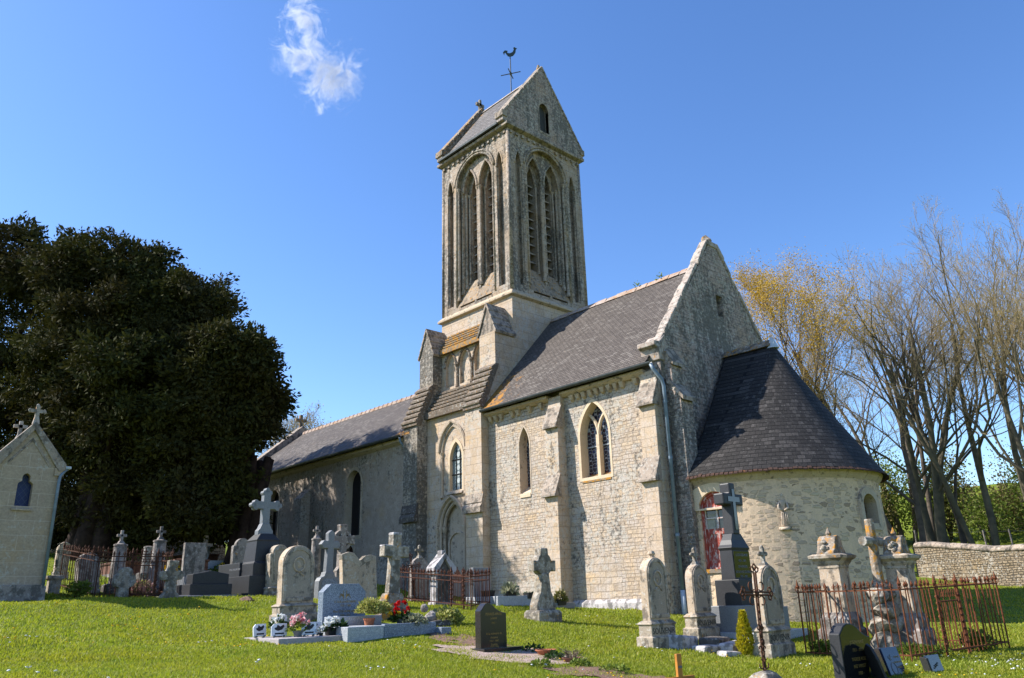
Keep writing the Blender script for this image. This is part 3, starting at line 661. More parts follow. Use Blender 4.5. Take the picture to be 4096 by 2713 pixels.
for pr, pt in FACES:
    gl = MB()
    def quad(pts): pass
    a = [pt(-1.23, .495, 13.35), pt(1.23, .495, 13.35), pt(1.23, -.0, 12.18), pt(-1.23, -.0, 12.18), pt(-1.23, .495, 12.18), pt(1.23, .495, 12.18)]
    gl.add(a, [(0, 1, 2, 3), (0, 4, 5, 1), (3, 2, 5, 4), (0, 3, 4), (1, 5, 2)])
    part('sloping_sill', gl, m_glacis, church)
    am = MB()
    am.tube([pt(s, .02, z) for s, z in BIG[1:]]+[pt(*BIG[0][:1], .02, BIG[0][1])], .06, 6)
    for l in LAN: am.tube([pt(s, .49, z) for s, z in l[2:]], .055, 6); pass
    for l in MID: am.tube([pt(s, .22, z) for s, z in l[2:]], .06, 6)
    sub = arch(-.85, .85, 12.3, 17.5, 18.3)
    for b in BL: am.tube([pt(s, .02, z) for s, z in b[2:]], .05, 6)
    am.tube([pt(s*1.07, -.015, z+.1) for s, z in BIG[2:]], .05, 6)
    part('archivolt', am, m_tower, church, smooth=True)
    def colonnette(s, d, z0, z1, r=.07):
        c = MB(); p = pt(s, d, 0)
        c.lathe([(r*1.5, z0), (r*1.5, z0+.08), (r, z0+.2), (r, z1-.22), (r*1.15, z1-.2), (r, z1-.17), (r*1.7, z1-.03), (r*1.7, z1)], (p[0], p[1], 0), 10)
        part('colonnette', c, m_tower, church, smooth=False)
    colonnette(-.08, .27, 12.9, 17.55, .06); colonnette(.08, .27, 12.9, 17.55, .06); colonnette(-.2, .46, 13.25, 17.5, .05); colonnette(.2, .46, 13.25, 17.5, .05)
    colonnette(-1.15, .08, 12.45, 17.8, .065); colonnette(1.15, .08, 12.45, 17.8, .065); colonnette(-1.06, .22, 12.75, 17.7, .06); colonnette(1.06, .22, 12.75, 17.7, .06)
    colonnette(-.95, .34, 13.0, 17.55, .055); colonnette(.95, .34, 13.0, 17.55, .055); colonnette(-.84, .45, 13.2, 17.5, .05); colonnette(.84, .45, 13.2, 17.5, .05)
    for s in (-1.82, -1.44, 1.44, 1.82): colonnette(s, .09, 12.35, 17.72, .045)
    for sgn in (-1, 1):
        lv = MB()
        for k in range(11):
            z = 13.35+k*.40
            q = [pt(sgn*.5-.27, .58, z), pt(sgn*.5+.27, .58, z), pt(sgn*.5+.27, .98, z+.30), pt(sgn*.5-.27, .98, z+.30)]
            lv.add(q+[(a_[0], a_[1], a_[2]+.055) for a_ in q], [(0,1,2,3), (7,6,5,4), (0,4,5,1), (1,5,6,2), (2,6,7,3), (3,7,4,0)])
        part('belfry_louvres', lv, m_cap, church)
        part('void_shade_panel', pr(MB(), arch(sgn*.5-.3, sgn*.5+.3, 12.95, 17.5, 18.4), 1.02, 1.08), m_void, church)  # near-black panel paints the belfry's inner dark behind the louvres
# corner shafts, string courses
for x, y in ((X1-.03, Y0+.03), (X1-.03, Y1-.03), (X0+.03, Y0+.03)):
    part('corner_shaft', MB().tube([(x, y, 12.0), (x, y, 19.2)], .085, 10), m_tower, church, smooth=True)
def band(z0, z1, out, z2, name, mat):
    o = out; m = MB()
    m.sq([((X1-X0)/2+.02, (Y1-Y0)/2+.02, z0-.0), ((X1-X0)/2+o, (Y1-Y0)/2+o, z0+.06), ((X1-X0)/2+o, (Y1-Y0)/2+o, z1), ((X1-X0)/2+.01, (Y1-Y0)/2+.01, z2)], (XC, YC, 0))
    part(name, m, mat, church, bevel=.01)
band(11.66, 11.80, .17, 11.98, 'string_course', m_band)
band(19.30, 19.48, .20, 19.54, 'tower_cornice', m_cap)
cb = MB()
for i in range(13):
    s = -2.05+i*.342
    cb = MB(); cb.box(XC+s-.06, XC+s+.06, Y0-.08, Y0, 19.09, 19.23); cb.box(X1, X1+.08, YC+s-.06, YC+s+.06, 19.09, 19.23); part('corbel', cb, m_tower, church)

# saddleback roof
tr = MB(); tr.prism([(Y0-.24, 19.62), (YC, 23.12), (Y1+.24, 19.62), (Y1+.24, 19.52), (YC, 22.95), (Y0-.24, 19.52)], 'x', X0+.1, X1-.1)
part('tower_roof', tr, m_slatet, church)
for x0, x1, nm in ((X1-.34, X1+.06, 1), (X0-.06, X0+.34, 0)):
    g = part('tower_gable', MB().prism([(Y0-.12, 19.5), (Y0-.30, 19.56), (Y0-.30, 19.9), (YC-.06, 23.32), (YC+.06, 23.32), (Y1+.30, 19.9), (Y1+.30, 19.56), (Y1+.12, 19.5)], 'x', x0, x1), m_gable if nm else m_cap, church, bevel=.02)
    if nm:
        cut(g, [MB().prism(arch(YC-.28, YC+.28, 19.92, 21.1, 21.42), 'x', X1-.2, X1+.3)])
        wv = part('gable_window', ring(MB(), arch(YC-.36, YC+.36, 19.84, 21.1, 21.5), arch(YC-.28, YC+.28, 19.95, 21.1, 21.42), 'x', X1-.1, X1+.075), m_cap, church)
        part('shutter', MB().prism(arch(YC-.28, YC+.28, 19.93, 21.1, 21.42), 'x', X1-.19, X1-.15), simple('grey_slat_shutter', (.05,.05,.05), .8), wv)
    k = MB(); rn = random.Random(nm)
    for sg in (-1, 1):
        for i in range(8):
            a = i/8+.006; b = (i+1)/8-.006; o = rn.uniform(0, .02)
            p = (YC+sg*(2.5*(1-a)), 19.9+3.45*a); q = (YC+sg*(2.5*(1-b)), 19.9+3.45*b)
            k.prism([(p[0], p[1]-.05), (p[0], p[1]+.10+o), (q[0], q[1]+.10+o), (q[0], q[1]-.05)][::-sg], 'x', x0-.04, x1+.035)
    k.box(x0-.05, x1+.05, Y0-.36, Y0-.08, 19.74, 20.02); k.box(x0-.05, x1+.05, Y1+.08, Y1+.36, 19.74, 20.02)
    part('gable_coping', k, m_cap if nm else m_orangest, church, bevel=.015)
part('finial', MB().lathe([(.13, 23.25), (.1, 23.42), (.05, 23.6)], (X1-.14, YC, 0), 8), m_orangest, church)
part('gable_cross', MB().box(X0+.08, X0+.2, YC-.06, YC+.06, 23.3, 23.95).box(X0+.08, X0+.2, YC-.24, YC+.24, 23.6, 23.74), m_greyst, church)
part('ridge_tiles', MB().prism([(YC-.14, 23.0), (YC, 23.19), (YC+.14, 23.0)], 'x', X0+.34, X1-.34), m_coping, church)
gutterT = part('gutter', MB().prism([(Y0-.36, 19.58), (Y0-.24, 19.58), (Y0-.24, 19.5), (Y0-.34, 19.5)], 'x', X0+.1, X1-.3), m_lead, church)
# weathercock
XW = XC+.22
wc = part('weathercock', MB().tube([(XW, YC, 23.1), (XW, YC, 25.25)], .025, 6), m_lead, church)
part('cardinal_arms', MB().tube([(XW-.42, YC-.25, 24.22), (XW+.42, YC+.25, 24.22)], .025, 6).tube([(XW-.2, YC+.34, 24.22), (XW+.2, YC-.34, 24.22)], .025, 6).lathe([(.02, 24.1), (.08, 24.2), (.02, 24.34)], (XW, YC, 0), 8), m_lead, wc)
prof = [(-.30,.0),(-.36,.18),(-.26,.30),(-.12,.26),(-.15,.14),(-.02,.10),(.13,.16),(.2,.32),(.17,.42),(.24,.46),(.3,.40),(.36,.38),(.3,.32),(.28,.14),(.16,-.04),(0,-.10),(-.12,-.05),(-.2,.08),(-.24,.18),(-.28,.14)]
ckb = MB(); d = Vector((.72, .69, 0))
n = len(prof); vs = []
for t in (-.02, .02):
    for a, b in prof: vs.append((XW+d.x*a*.95-d.y*t, YC+d.y*a*.95+d.x*t, 25.28+b*.95))
ckb.add(vs, [tuple(range(n)), tuple(range(n, 2*n))[::-1]]+[(i, (i+1) % n, n+(i+1) % n, n+i) for i in range(n)])
part('cockerel', ckb, simple('verdigris_copper', (.03,.05,.05), .6), wc)
# lower tower: two great buttresses with gablets, arcaded wall between them
for x0, x1 in ((-8.05, -7.16), (-11.88, -10.98)):
    st = wedge_steps(-.95, 7.1, -.2, 8.72, 7, .085, .07)
    b = part('buttress', MB().prism([(.9, -1.), (-.95, -1.), (-.95, 7.05)]+st+[(-.2, 8.74), (-.2, 10.02), (.9, 10.02)], 'x', x0, x1), m_dark if x0 < -10 else m_ashlar, church)
    for y, z in ((-.95, 3.3),):
        part('weathering', MB().prism([(-1.10, 3.28), (-1.10, 3.46), (-.99, 3.62), (-1.03, 3.62), (-.94, 3.98), (-.9, 3.98), (-.9, 3.28)], 'x', x0-.04, x1+.05), m_blackst if x0 < -10 else m_cap, b)
    part('weathering_slabs', MB().prism([(-1.02, 6.98), (-1.02, 7.1)]+[(y-.03, z+.012) for y, z in st]+[(-.16, 8.74), (-.05, 8.74), (-.8, 6.98)], 'x', x0-.045, x1+.045), m_steps, b)
    xc = (x0+x1)/2
    part('gablet', MB().prism([(x0, 10.0), (xc, 11.12), (x1, 10.0)], 'y', -.19, .85), m_dark if x0 < -10 else m_cap, b)
    cpm = MB()
    for sg in (-1, 1):
        hw = (x1-x0)/2+.07
        for i in range(4):
            a, c = i/4, (i+1)/4-.02
            p = (xc+sg*hw*(1-a), 9.95+1.24*a); q = (xc+sg*hw*(1-c), 9.95+1.24*c)
            cpm.prism([(p[0], p[1]), (p[0]+sg*.04, p[1]+.08), (q[0], q[1]+.09), (q[0]-sg*.03, q[1])][::sg], 'y', -.24, .82)
    part('gablet_slabs', cpm, m_cap, b)
st1 = wedge_steps(-.48, 7.38, .24, 8.45, 6, .085, .07); st2 = wedge_steps(.22, 10.16, .72, 10.98, 6, .07, .06)
pw = part('porch_wall', MB().prism([(.9, -1.), (-.45, -1.), (-.45, 7.3)]+st1+[(.28, 8.46), (.28, 10.12)]+st2+[(.9, 11.)], 'x', -11.0, -8.03), m_ashlar, church)
part('weathering_slabs', MB().prism([(-.62, 7.22), (-.62, 7.36)]+[(y-.05, z+.015) for y, z in st1]+[(.2, 8.47), (-.2, 7.22)], 'x', -10.985, -8.05), m_steps, church)
part('weathering_slabs', MB().prism([(.1, 10.02), (.1, 10.16)]+[(y-.04, z+.012) for y, z in st2]+[(.8, 11.0), (.8, 10.1)], 'x', -10.985, -8.05), m_stepsor, church)
cut(pw, [MB().prism(arch(-10.14, -8.72, 4.0, 5.8, 6.80, 10), 'y', -.9, -.37), MB().prism(arch(-9.66, -8.90, 4.28, 5.45, 6.15), 'y', -.9, .05),
         MB().prism(arch(-10.25, -8.78, -1.0, 2.98, 4.02, 10), 'y', -.9, -.05)] +
        [MB().prism(arch(c-.31, c+.31, 8.6, 9.45, 9.98), 'y', 0, .40) for c in (-10.42, -9.52, -8.62)])
tra = MB()
for c in (-10.42, -9.52, -8.62):
    A = arch(c-.36, c+.36, 8.6, 9.45, 10.05, 6)
    tra.tube([(x, .27, z) for x, z in A[2:]], .055, 6)
for c in (-9.97, -9.07):
    tra.lathe([(.1, 8.5), (.07, 8.65), (.065, 9.3), (.12, 9.42), (.12, 9.5)], (c, .27, 0), 8)
part('blind_arcade', tra, m_steps, church)
pwn = part('window', ring(MB(), arch(-9.74, -8.82, 4.18, 5.5, 6.27), arch(-9.64, -8.92, 4.3, 5.45, 6.12), 'y', -.40, -.1), m_dressed, church)
part('glazing', MB().prism(arch(-9.66, -8.90, 4.28, 5.45, 6.14), 'y', -.26, -.22), m_glleaf, pwn)
med = MB()
for k in range(7):
    z = 4.42+k*.245
    med.prism([(-9.28+.085*math.cos(t), z+.105*math.sin(t)) for t in np.linspace(0, 2*math.pi, 13)[:-1]], 'y', -.272, -.261)
part('pale_medallions', med, simple('milky_glass', (.46,.5,.5), .3), pwn)
bars = MB()
for z in (4.9, 5.45): bars.box(-9.64, -8.92, -.29, -.265, z-.02, z+.02)
for x in (-9.4, -9.16): bars.box(x-.012, x+.012, -.285, -.27, 4.3, 5.95)
part('window_bars', bars, m_void, pwn)
part('sill', MB().prism([(-.5, 4.16), (-.5, 4.22), (-.25, 4.34), (-.25, 4.16)], 'x', -9.78, -8.8), m_coping, pwn)
hd = MB()
A = arch(-10.22, -8.64, 4.0, 5.82, 6.92, 10); hd.tube([(x, -.47, z) for x, z in A[2:]], .06, 6)
A = arch(-10.10, -8.76, 4.0, 5.80, 6.76, 10); hd.tube([(x, -.40, z) for x, z in A[2:]], .05, 6)
hd.lathe([(.09, 4.1), (.055, 4.2), (.055, 5.68), (.1, 5.8)], (-10.1, -.4, 0), 8); hd.lathe([(.09, 4.1), (.055, 4.2), (.055, 5.68), (.1, 5.8)], (-8.76, -.4, 0), 8)
hd.box(-8.66, -8.5, -.56, -.44, 5.7, 5.8)
part('hood_mould', hd, m_dressed2, church)
dr = part('blocked_doorway', MB().prism(arch(-10.26, -8.77, -.9, 2.98, 4.02, 10), 'y', -.12, -.06), m_dressed2, church)
dm = MB()
for o, dd in ((0, -.46), (.1, -.36), (.2, -.26)):
    A = arch(-10.32+o, -8.71-o, -.9, 2.98, 4.1-o*1.1, 10); dm.tube([(x, dd, z) for x, z in A[2:]], .065, 6)
    for x in (-10.32+o, -8.71-o): dm.lathe([(.08, .4), (.06, .55), (.06, 2.8), (.1, 2.95), (.1, 3.02)], (x, dd, 0), 8)
part('arch_mouldings', dm, m_dressed2, dr)
A = arch(-9.95, -9.08, -.5, 2.45, 2.78, 6); dk = ring(MB(), arch(-10.02, -9.01, -.5, 2.5, 2.86, 6), A, 'y', -.18, -.115)
part('inner_frame', dk, m_dressed2, dr)

# --- apse
AX, AY, AR = 1.2, 2.95, 3.22
def apse_outline(r, x0=.9, n=40):
    return [(x0, AY-r)]+[(AX+r*math.sin(t), AY-r*math.cos(t)) for t in np.linspace(0, math.pi, n)]+[(x0, AY+r)]
o0, o1 = apse_outline(AR+.09), apse_outline(AR)
ab = MB(); n = len(o0); ab.add([(x, y, -1.3) for x, y in o0]+[(x, y, 3.42) for x, y in o1], [tuple(range(n))[::-1], tuple(range(n, 2*n))]+[(i, (i+1) % n, n+(i+1) % n, n+i) for i in range(n)])
aw = part('apse_wall', ab, m_apse, church)
wa = math.atan2(4.44-AX, -(2.95-AY)+.0)   # window direction
WA = R(86)
cutter = MB().prism(arch(-.36, .36, 2.05, 2.62, 2.86), 'y', -.6, .6)
def orient(mb, ang, r, z=0):       # local y = -outward
    out = MB(); c, s = math.cos(ang), math.sin(ang)
    vs = []
    for x, y, zz in mb.v:
        rr = r-y
        vs.append((AX+rr*s+x*c, AY-rr*c+x*s, zz))
    out.add(vs, mb.f); return out
DA = R(6.5)                      # door direction
DW = .43
cut(aw, [orient(cutter, WA, AR), orient(MB().prism(arch(-DW, DW, 1.0, 2.72, 3.03), 'y', -.5, .22), DA, AR)])
aww = part('window', orient(ring(MB(), arch(-.5, .5, 1.9, 2.66, 3.02), arch(-.34, .34, 2.07, 2.62, 2.84), 'y', -.06, .25), WA, AR), m_dressed2, church)
part('glazing', orient(MB().box(-.36, .36, .28, .3, 2.0, 2.9), WA, AR), m_pane, aww)
part('window_bars', orient(MB().box(-.04, .04, .2, .26, 2.05, 2.85).box(-.17, -.14, .2, .26, 2.05, 2.85).box(.14, .17, .2, .26, 2.05, 2.85), WA, AR), m_void, aww)
dr = part('door', orient(ring(MB(), arch(-DW, DW, 1.0, 2.72, 3.03), arch(-DW+.075, DW-.075, 1.06, 2.70, 2.96), 'y', .06, .2), DA, AR), m_red, church, label='flaking red half-glazed door raised above the ground')
dl = orient(MB().box(-.36, .36, .12, .17, 1.06, 1.18).box(-.36, -.26, .12, .17, 1.18, 1.92).box(.26, .36, .12, .17, 1.18, 1.92).box(-.05, .05, .12, .17, 1.18, 1.92).box(-.36, .36, .12, .17, 1.92, 2.06)
            .box(-.36, .36, .145, .165, 1.15, 1.95), DA, AR)
part('door_leaf', dl, m_red, dr)
part('door_head', orient(MB().prism(arch(-.36, .36, 2.62, 2.72, 2.97), 'y', .12, .17), DA, AR), m_red, dr)
part('glazing_bars', orient(MB().box(-.022, .022, .11, .17, 2.06, 2.62).box(-.36, .36, .11, .17, 2.32, 2.355).box(-.36, .36, .11, .17, 2.59, 2.63).box(-.36, -.32, .11, .17, 2.06, 2.62).box(.32, .36, .11, .17, 2.06, 2.62), DA, AR), m_whitepaint, dr)
part('panes', orient(MB().box(-.36, .36, .15, .16, 2.05, 2.62), DA, AR), m_pane, dr)
part('curtain', orient(MB().box(-.32, -.1, .142, .149, 2.06, 2.32).box(-.3, -.04, .142, .149, 2.37, 2.45), DA, AR), m_curtain, dr)
part('lintel', orient(ring(MB(), arch(-.66, .62, 2.55, 3.05, 3.26, 6), arch(-DW, DW, 2.6, 2.72, 3.03, 6), 'y', -.03, .2), DA, AR), m_dressed, church)
part('sill', orient(MB().box(-.5, .5, -.08, .2, .92, 1.02), DA, AR), m_orangest, church)
o2, o3 = apse_outline(AR+.10), apse_outline(AR+.16)
cnm = MB(); n = len(o2); inn = apse_outline(AR-.05)
cnm.add([(x, y, 3.22) for x, y in o1]+[(x, y, 3.34) for x, y in o2]+[(x, y, 3.46) for x, y in o3]+[(x, y, 3.46) for x, y in inn]+[(x, y, 3.22) for x, y in inn],
        [(a*n+i, a*n+i+1, ((a+1) % 5)*n+i+1, ((a+1) % 5)*n+i) for a in range(5) for i in range(n-1)])
part('apse_cornice', cnm, m_dressed2, church)
# conical roof: short ridge to the gable, cone to the east
ev = apse_outline(AR+.27, 1.03, 48); NT_ = 22; APX = Vector((2.2, 2.95, 7.74))
ra = MB(); ra.uv = []; grid = []
slen = 0; S = [0]
for i in range(1, len(ev)): slen += math.dist(ev[i], ev[i-1]); S.append(slen)
for j in range(NT_+1):
    t = j/NT_
    for i, (x, y) in enumerate(ev):
        top = Vector((.52 if i == 0 or i == len(ev)-1 else APX.x, YR, 7.80 if i in (0, len(ev)-1) else APX.z))
        p = Vector((x, y, 3.47)).lerp(top, t); p.z -= .10*math.sin(math.pi*t)
        ra.v.append(tuple(p)); grid.append((S[i], t*5.3))
m_ = len(ev)
for j in range(NT_):
    for i in range(m_-1):
        f = (j*m_+i, j*m_+i+1, (j+1)*m_+i+1, (j+1)*m_+i); ra.f.append(f)
        cx = [grid[q] for q in f]; ra.uv += [(a, b) for a, b in cx]
ro = part('apse_roof', ra, m_slatea, church, recalc=False)
sd = ro.modifiers.new('thick', 'SOLIDIFY'); sd.thickness = .07; sd.offset = -1
et = MB()
for i in range(90):
    t = i/90*slen; k = max(q for q in range(len(S)) if S[q] <= t); f_ = (t-S[k])/max(1e-6, (S[min(k+1, len(S)-1)]-S[k]))
    a = Vector(ev[k]).lerp(Vector(ev[min(k+1, len(ev)-1)]), f_); c = Vector((AX+.1, AY)); d = (a-c).normalized(); tt = Vector((-d.y, d.x))*.052
    o = a+d*.05; q = a-d*.16; zz = 3.455+random.uniform(-.012, .012)
    et.add([(*(o-tt), zz-.06), (*(o+tt), zz-.06), (*(q+tt), zz+.12), (*(q-tt), zz+.12), (*(o-tt), zz-.03), (*(o+tt), zz-.03), (*(q+tt), zz+.16), (*(q-tt), zz+.16)],
           [(0,3,2,1), (4,5,6,7), (0,1,5,4), (1,2,6,5), (2,3,7,6), (3,0,4,7)])
part('eaves_tiles', et, simple('red_brown_eaves_tile', (.065,.038,.03), .9, .15, 0, .6, 9., c2=(.24,.10,.03), th=(.60, .72)), church)
part('ridge_tiles', MB().prism([(YR-.2, 7.62), (YR, 7.86), (YR+.2, 7.62)], 'x', .5, 2.2), m_orangest, church)
part('roof_apex', MB().lathe([(.19, 7.55), (.1, 7.78), (.02, 7.92)], (2.2, YR, 0), 10), m_pipe2, church)
# worn carved figure on the wall
sf = MB(); an = R(38)
P0 = lambda s, o, z: (AX+(AR+o)*math.sin(an)+s*math.cos(an), AY-(AR+o)*math.cos(an)+s*math.sin(an), z)
sc_ = MB().lathe([(.115, 1.98), (.12, 2.03), (.10, 2.12), (.088, 2.28), (.085, 2.40), (.10, 2.5), (.118, 2.58), (.105, 2.64), (.05, 2.68), (.045, 2.70), (.062, 2.74), (.066, 2.79), (.05, 2.85), (.01, 2.88)], (*P0(0, -.045, 0)[:2], 0), 12)
rn = random.Random(8); sf.add([(x+rn.uniform(-.012, .012), y+rn.uniform(-.012, .012), z) for x, y, z in sc_.v], sc_.f)
for s in (-1, 1): sf.tube([P0(s*.1, .04, 2.60), P0(s*.125, .06, 2.46), P0(s*.03, .10, 2.40)], .03, 6)
for s in (-.06, -.02, .03, .07): sf.tube([P0(s, .075, 2.36), P0(s*1.2, .09, 2.02)], .014, 5)
sf.box(*sorted((P0(-.14, 0, 0)[0], P0(.14, .05, 0)[0])), *sorted((P0(-.1, .09, 0)[1], P0(.1, 0, 0)[1])), 1.9, 1.98)
part('carved_figure', sf, m_dressed2, church, smooth=True)
# ------------------------------------------------------------------ terrain
ANCH=np.array([
(13.5,-18.8,-1.25),(9,-22,-.9),(18,-12,-1.5),(3.37,-16.63,-.21),(4.53,-14.89,-.3),(5.18,-13.07,-.42),(5.76,-11.64,-.51),(6.57,-9.96,-.59),(9.49,-6.17,-.76),
(-6.6,-14.09,.61),(-6.06,-12,.66),(-5.63,-10.02,.67),(3.86,-6.26,-.53),(3.97,-4.97,-.45),(5.85,-5.46,-.67),(4.16,-3.2,-.49),(5.44,-5.59,-.67),
(1.44,-6.77,-.06),(3.35,-9.81,-.38),(4.19,-9.49,-.45),(-1.63,-6.14,.2),(-2.52,-4.7,.32),(-2.95,-6.09,.35),(-.29,-9.28,.07),(-2.13,-8.91,.34),(-.97,-11.09,.09),
(-4.11,-9.92,.6),(.02,-10.71,-.09),(1.52,-10,-.18),(.02,-11.9,-.16),(-5.87,-9.52,.69),(-6.73,-10.42,.67),(-6.81,-12.51,.68),(-7.56,-12.7,.7),(-7.13,-13.93,.7),
(5.96,-4.73,-.67),(7.78,-4.62,-.73),(8.22,-1.38,-.7),(6.07,-3.83,-.69),(7.04,-2.93,-.72),(8.11,-7.3,-.8),(7.34,-8.43,-.8),(6.78,-9.65,-.79),
(-1.1,-1.2,.08),(-4,-1.2,.12),(.5,-1.2,-.08),(2,-1.5,-.25),(4.8,3,-.4),(-9,-2,.5),(-14,-2,1.1),(-25,-2,2.5),(-28.3,-6.2,3.1),(-19.8,-5.8,2.1),(-20.4,-9.6,2.25),(-16.9,-11.7,1.7),(-2.9,25.1,.85),(2.4,21.8,.32),(-6,27,1.3),
(12,-6,-.95),(14,0,-.8),(12,8,-.5),(8,8,-.35),(3,12,.0),(-2,14,.4),(-4,18,.7),(3,18,.25),(8,17,-.1),(14,14,-.4),
(-10.5,-14.2,1.15),(-14,-14,1.55),(-18,-13,1.95),(-22,-10,2.45),(-28,-12,3.2),(-20,-20,2.1),(-12,-20,1.3),(-6,-20,.5),(-30,-24,3.9),(-40,-10,4.4),(-40,20,4.5),(-18,14,2.0),
(20,-25,-1.8),(30,0,-1.6),(30,-30,-2.2),(0,-30,-.3),(-20,-40,2.0),(0,40,3.2),(-10,30,2.4),(15,35,2.0),(30,30,1.2),(-12,45,4.5),(0,55,6.0),(15,50,4.6),(35,50,3.6),(10,75,9.5),(-15,75,10),(35,75,8.5)])
def G(x,y):
    x=np.asarray(x,float);y=np.asarray(y,float);sh=np.broadcast(x,y).shape
    q=np.stack([np.broadcast_to(x,sh).ravel(),np.broadcast_to(y,sh).ravel()],1)
    out=np.empty(len(q))
    for s in range(0,len(q),20000):
        p=q[s:s+20000]
        dx=ANCH[None,:,0]-p[:,None,0];dy=ANCH[None,:,1]-p[:,None,1]
        d2=dx*dx+dy*dy
        m=d2.min(1,keepdims=True)
        s2=1.3**2+.35*m
        w=np.exp(-d2/(2*s2))+1e-9
        z=ANCH[None,:,2]
        A=np.zeros((len(p),3,3));b=np.zeros((len(p),3))
        X=[np.ones_like(dx),dx,dy]
        for i in range(3):
            b[:,i]=(w*X[i]*z).sum(1)
            for j in range(3): A[:,i,j]=(w*X[i]*X[j]).sum(1)
        W=w.sum(1); A[:,1,1]+=.5*W*(1+.05*m[:,0]);A[:,2,2]+=.5*W*(1+.05*m[:,0])
        out[s:s+20000]=np.linalg.solve(A,b[:,:,None])[:,0,0]
    return out.reshape(sh) if sh else float(out[0])
def axis_grid(lo, hi, c0, c1, fine):
    a = [c0]; s = fine
    while a[0] > lo: s *= 1.12; a.insert(0, a[0]-s)
    b = list(np.arange(c0+fine, c1, fine)); s = fine
    while b[-1] < hi: s *= 1.12; b.append(b[-1]+s)
    return np.array(a+b)
gx = axis_grid(-420, 420, -14, 12, .22); gy = axis_grid(-420, 520, -18, 4, .22)
XX, YY = np.meshgrid(gx, gy, indexing='ij')
ZZ = G(XX, YY)
far = np.clip((np.hypot(XX, YY)-90)/300, 0, 1); ZZ = ZZ*(1-far)+far*6
rs = np.random.RandomState(1)
ZZ += (np.sin(XX*2.1+YY*.7)*np.sin(YY*1.7-XX*.6)*.018+np.sin(XX*5.3+1)*np.sin(YY*4.7)*.008)*(np.hypot(XX-4, YY+10) < 40)
nx_, ny_ = XX.shape
tv = np.stack([XX.ravel(), YY.ravel(), ZZ.ravel()], 1)
idx = np.arange(nx_*ny_).reshape(nx_, ny_)
tf = np.stack([idx[:-1, :-1], idx[1:, :-1], idx[1:, 1:], idx[:-1, 1:]], -1).reshape(-1, 4)
def npmesh(name, v, f, mat, smooth=False, parent=None):
    me = bpy.data.meshes.new(name); v = np.asarray(v, 'f'); f = np.asarray(f, 'i'); k = f.shape[1]
    me.vertices.add(len(v)); me.vertices.foreach_set('co', v.ravel())
    me.loops.add(f.size); me.loops.foreach_set('vertex_index', f.ravel())
    me.polygons.add(len(f)); me.polygons.foreach_set('loop_start', np.arange(0, f.size, k, dtype='i'))
    me.update(calc_edges=True)
    if smooth: me.shade_smooth()
    me.materials.append(mat); o = bpy.data.objects.new(name, me); COL.objects.link(o)
    if parent: o.parent = parent
    return o
tag(npmesh('ground', tv, tf, m_ground, True), 'gently sloping churchyard lawn rising to the left and to the far field', 'ground', kind='structure')

def patch(name, poly, mat, dz=.012, label=None, step=.07, kind='structure', cat='ground'):
    """a sheet lying on the terrain inside an outline"""
    P = np.array(poly); x0, y0 = P.min(0); x1, y1 = P.max(0)
    xs = np.arange(x0, x1+step, step); ys = np.arange(y0, y1+step, step); A, B = np.meshgrid(xs, ys, indexing='ij')
    ins = np.zeros(A.shape, bool); j = len(P)-1
    wob = .16*np.sin(A*7.3+B*3.1)+.13*np.sin(B*9.1-A*4.4)+.08*np.sin(A*17+B*13)
    for i in range(len(P)):
        xi, yi = P[i]; xj, yj = P[j]
        c = ((yi > B+wob) != (yj > B+wob)) & (A+wob < (xj-xi)*(B+wob-yi)/(yj-yi+1e-12)+xi); ins ^= c; j = i
    z = G(A, B)+(np.sin(A*2.1+B*.7)*np.sin(B*1.7-A*.6)*.018+np.sin(A*5.3+1)*np.sin(B*4.7)*.008)+dz
    id_ = np.arange(A.size).reshape(A.shape)
    q = np.stack([id_[:-1, :-1], id_[1:, :-1], id_[1:, 1:], id_[:-1, 1:]], -1)
    keep = ins[:-1, :-1] & ins[1:, :-1] & ins[1:, 1:] & ins[:-1, 1:]
    return tag(npmesh(name, np.stack([A.ravel(), B.ravel(), z.ravel()], 1), q[keep], mat, True), label, cat, kind=kind), P
NOGRASS = []
_, P_ = patch('gravel_bed', [(2.3,-10.35),(2.9,-9.5),(3.6,-9.0),(4.3,-8.9),(4.9,-9.3),(5.1,-9.9),(4.6,-10.45),(3.9,-10.8),(3.1,-10.85)], m_gravel, .02, 'pale gravel around the small black child grave'); NOGRASS.append(P_)
_, P_ = patch('soil_path', [(.7,-9.6),(1.3,-9.9),(2.2,-9.9),(3.1,-9.75),(3.3,-9.2),(2.6,-9.0),(1.6,-9.1),(.9,-9.1)], m_soil, .012, 'bare reddish soil leading from the planted grave to the gravel'); NOGRASS.append(P_)
_, P_ = patch('soil_patch', [(4.8,-10.3),(5.3,-9.5),(6.2,-9.2),(6.9,-9.6),(6.6,-10.3),(5.6,-10.8)], m_soil, .012, 'worn soil patch in the front lawn'); NOGRASS.append(P_)

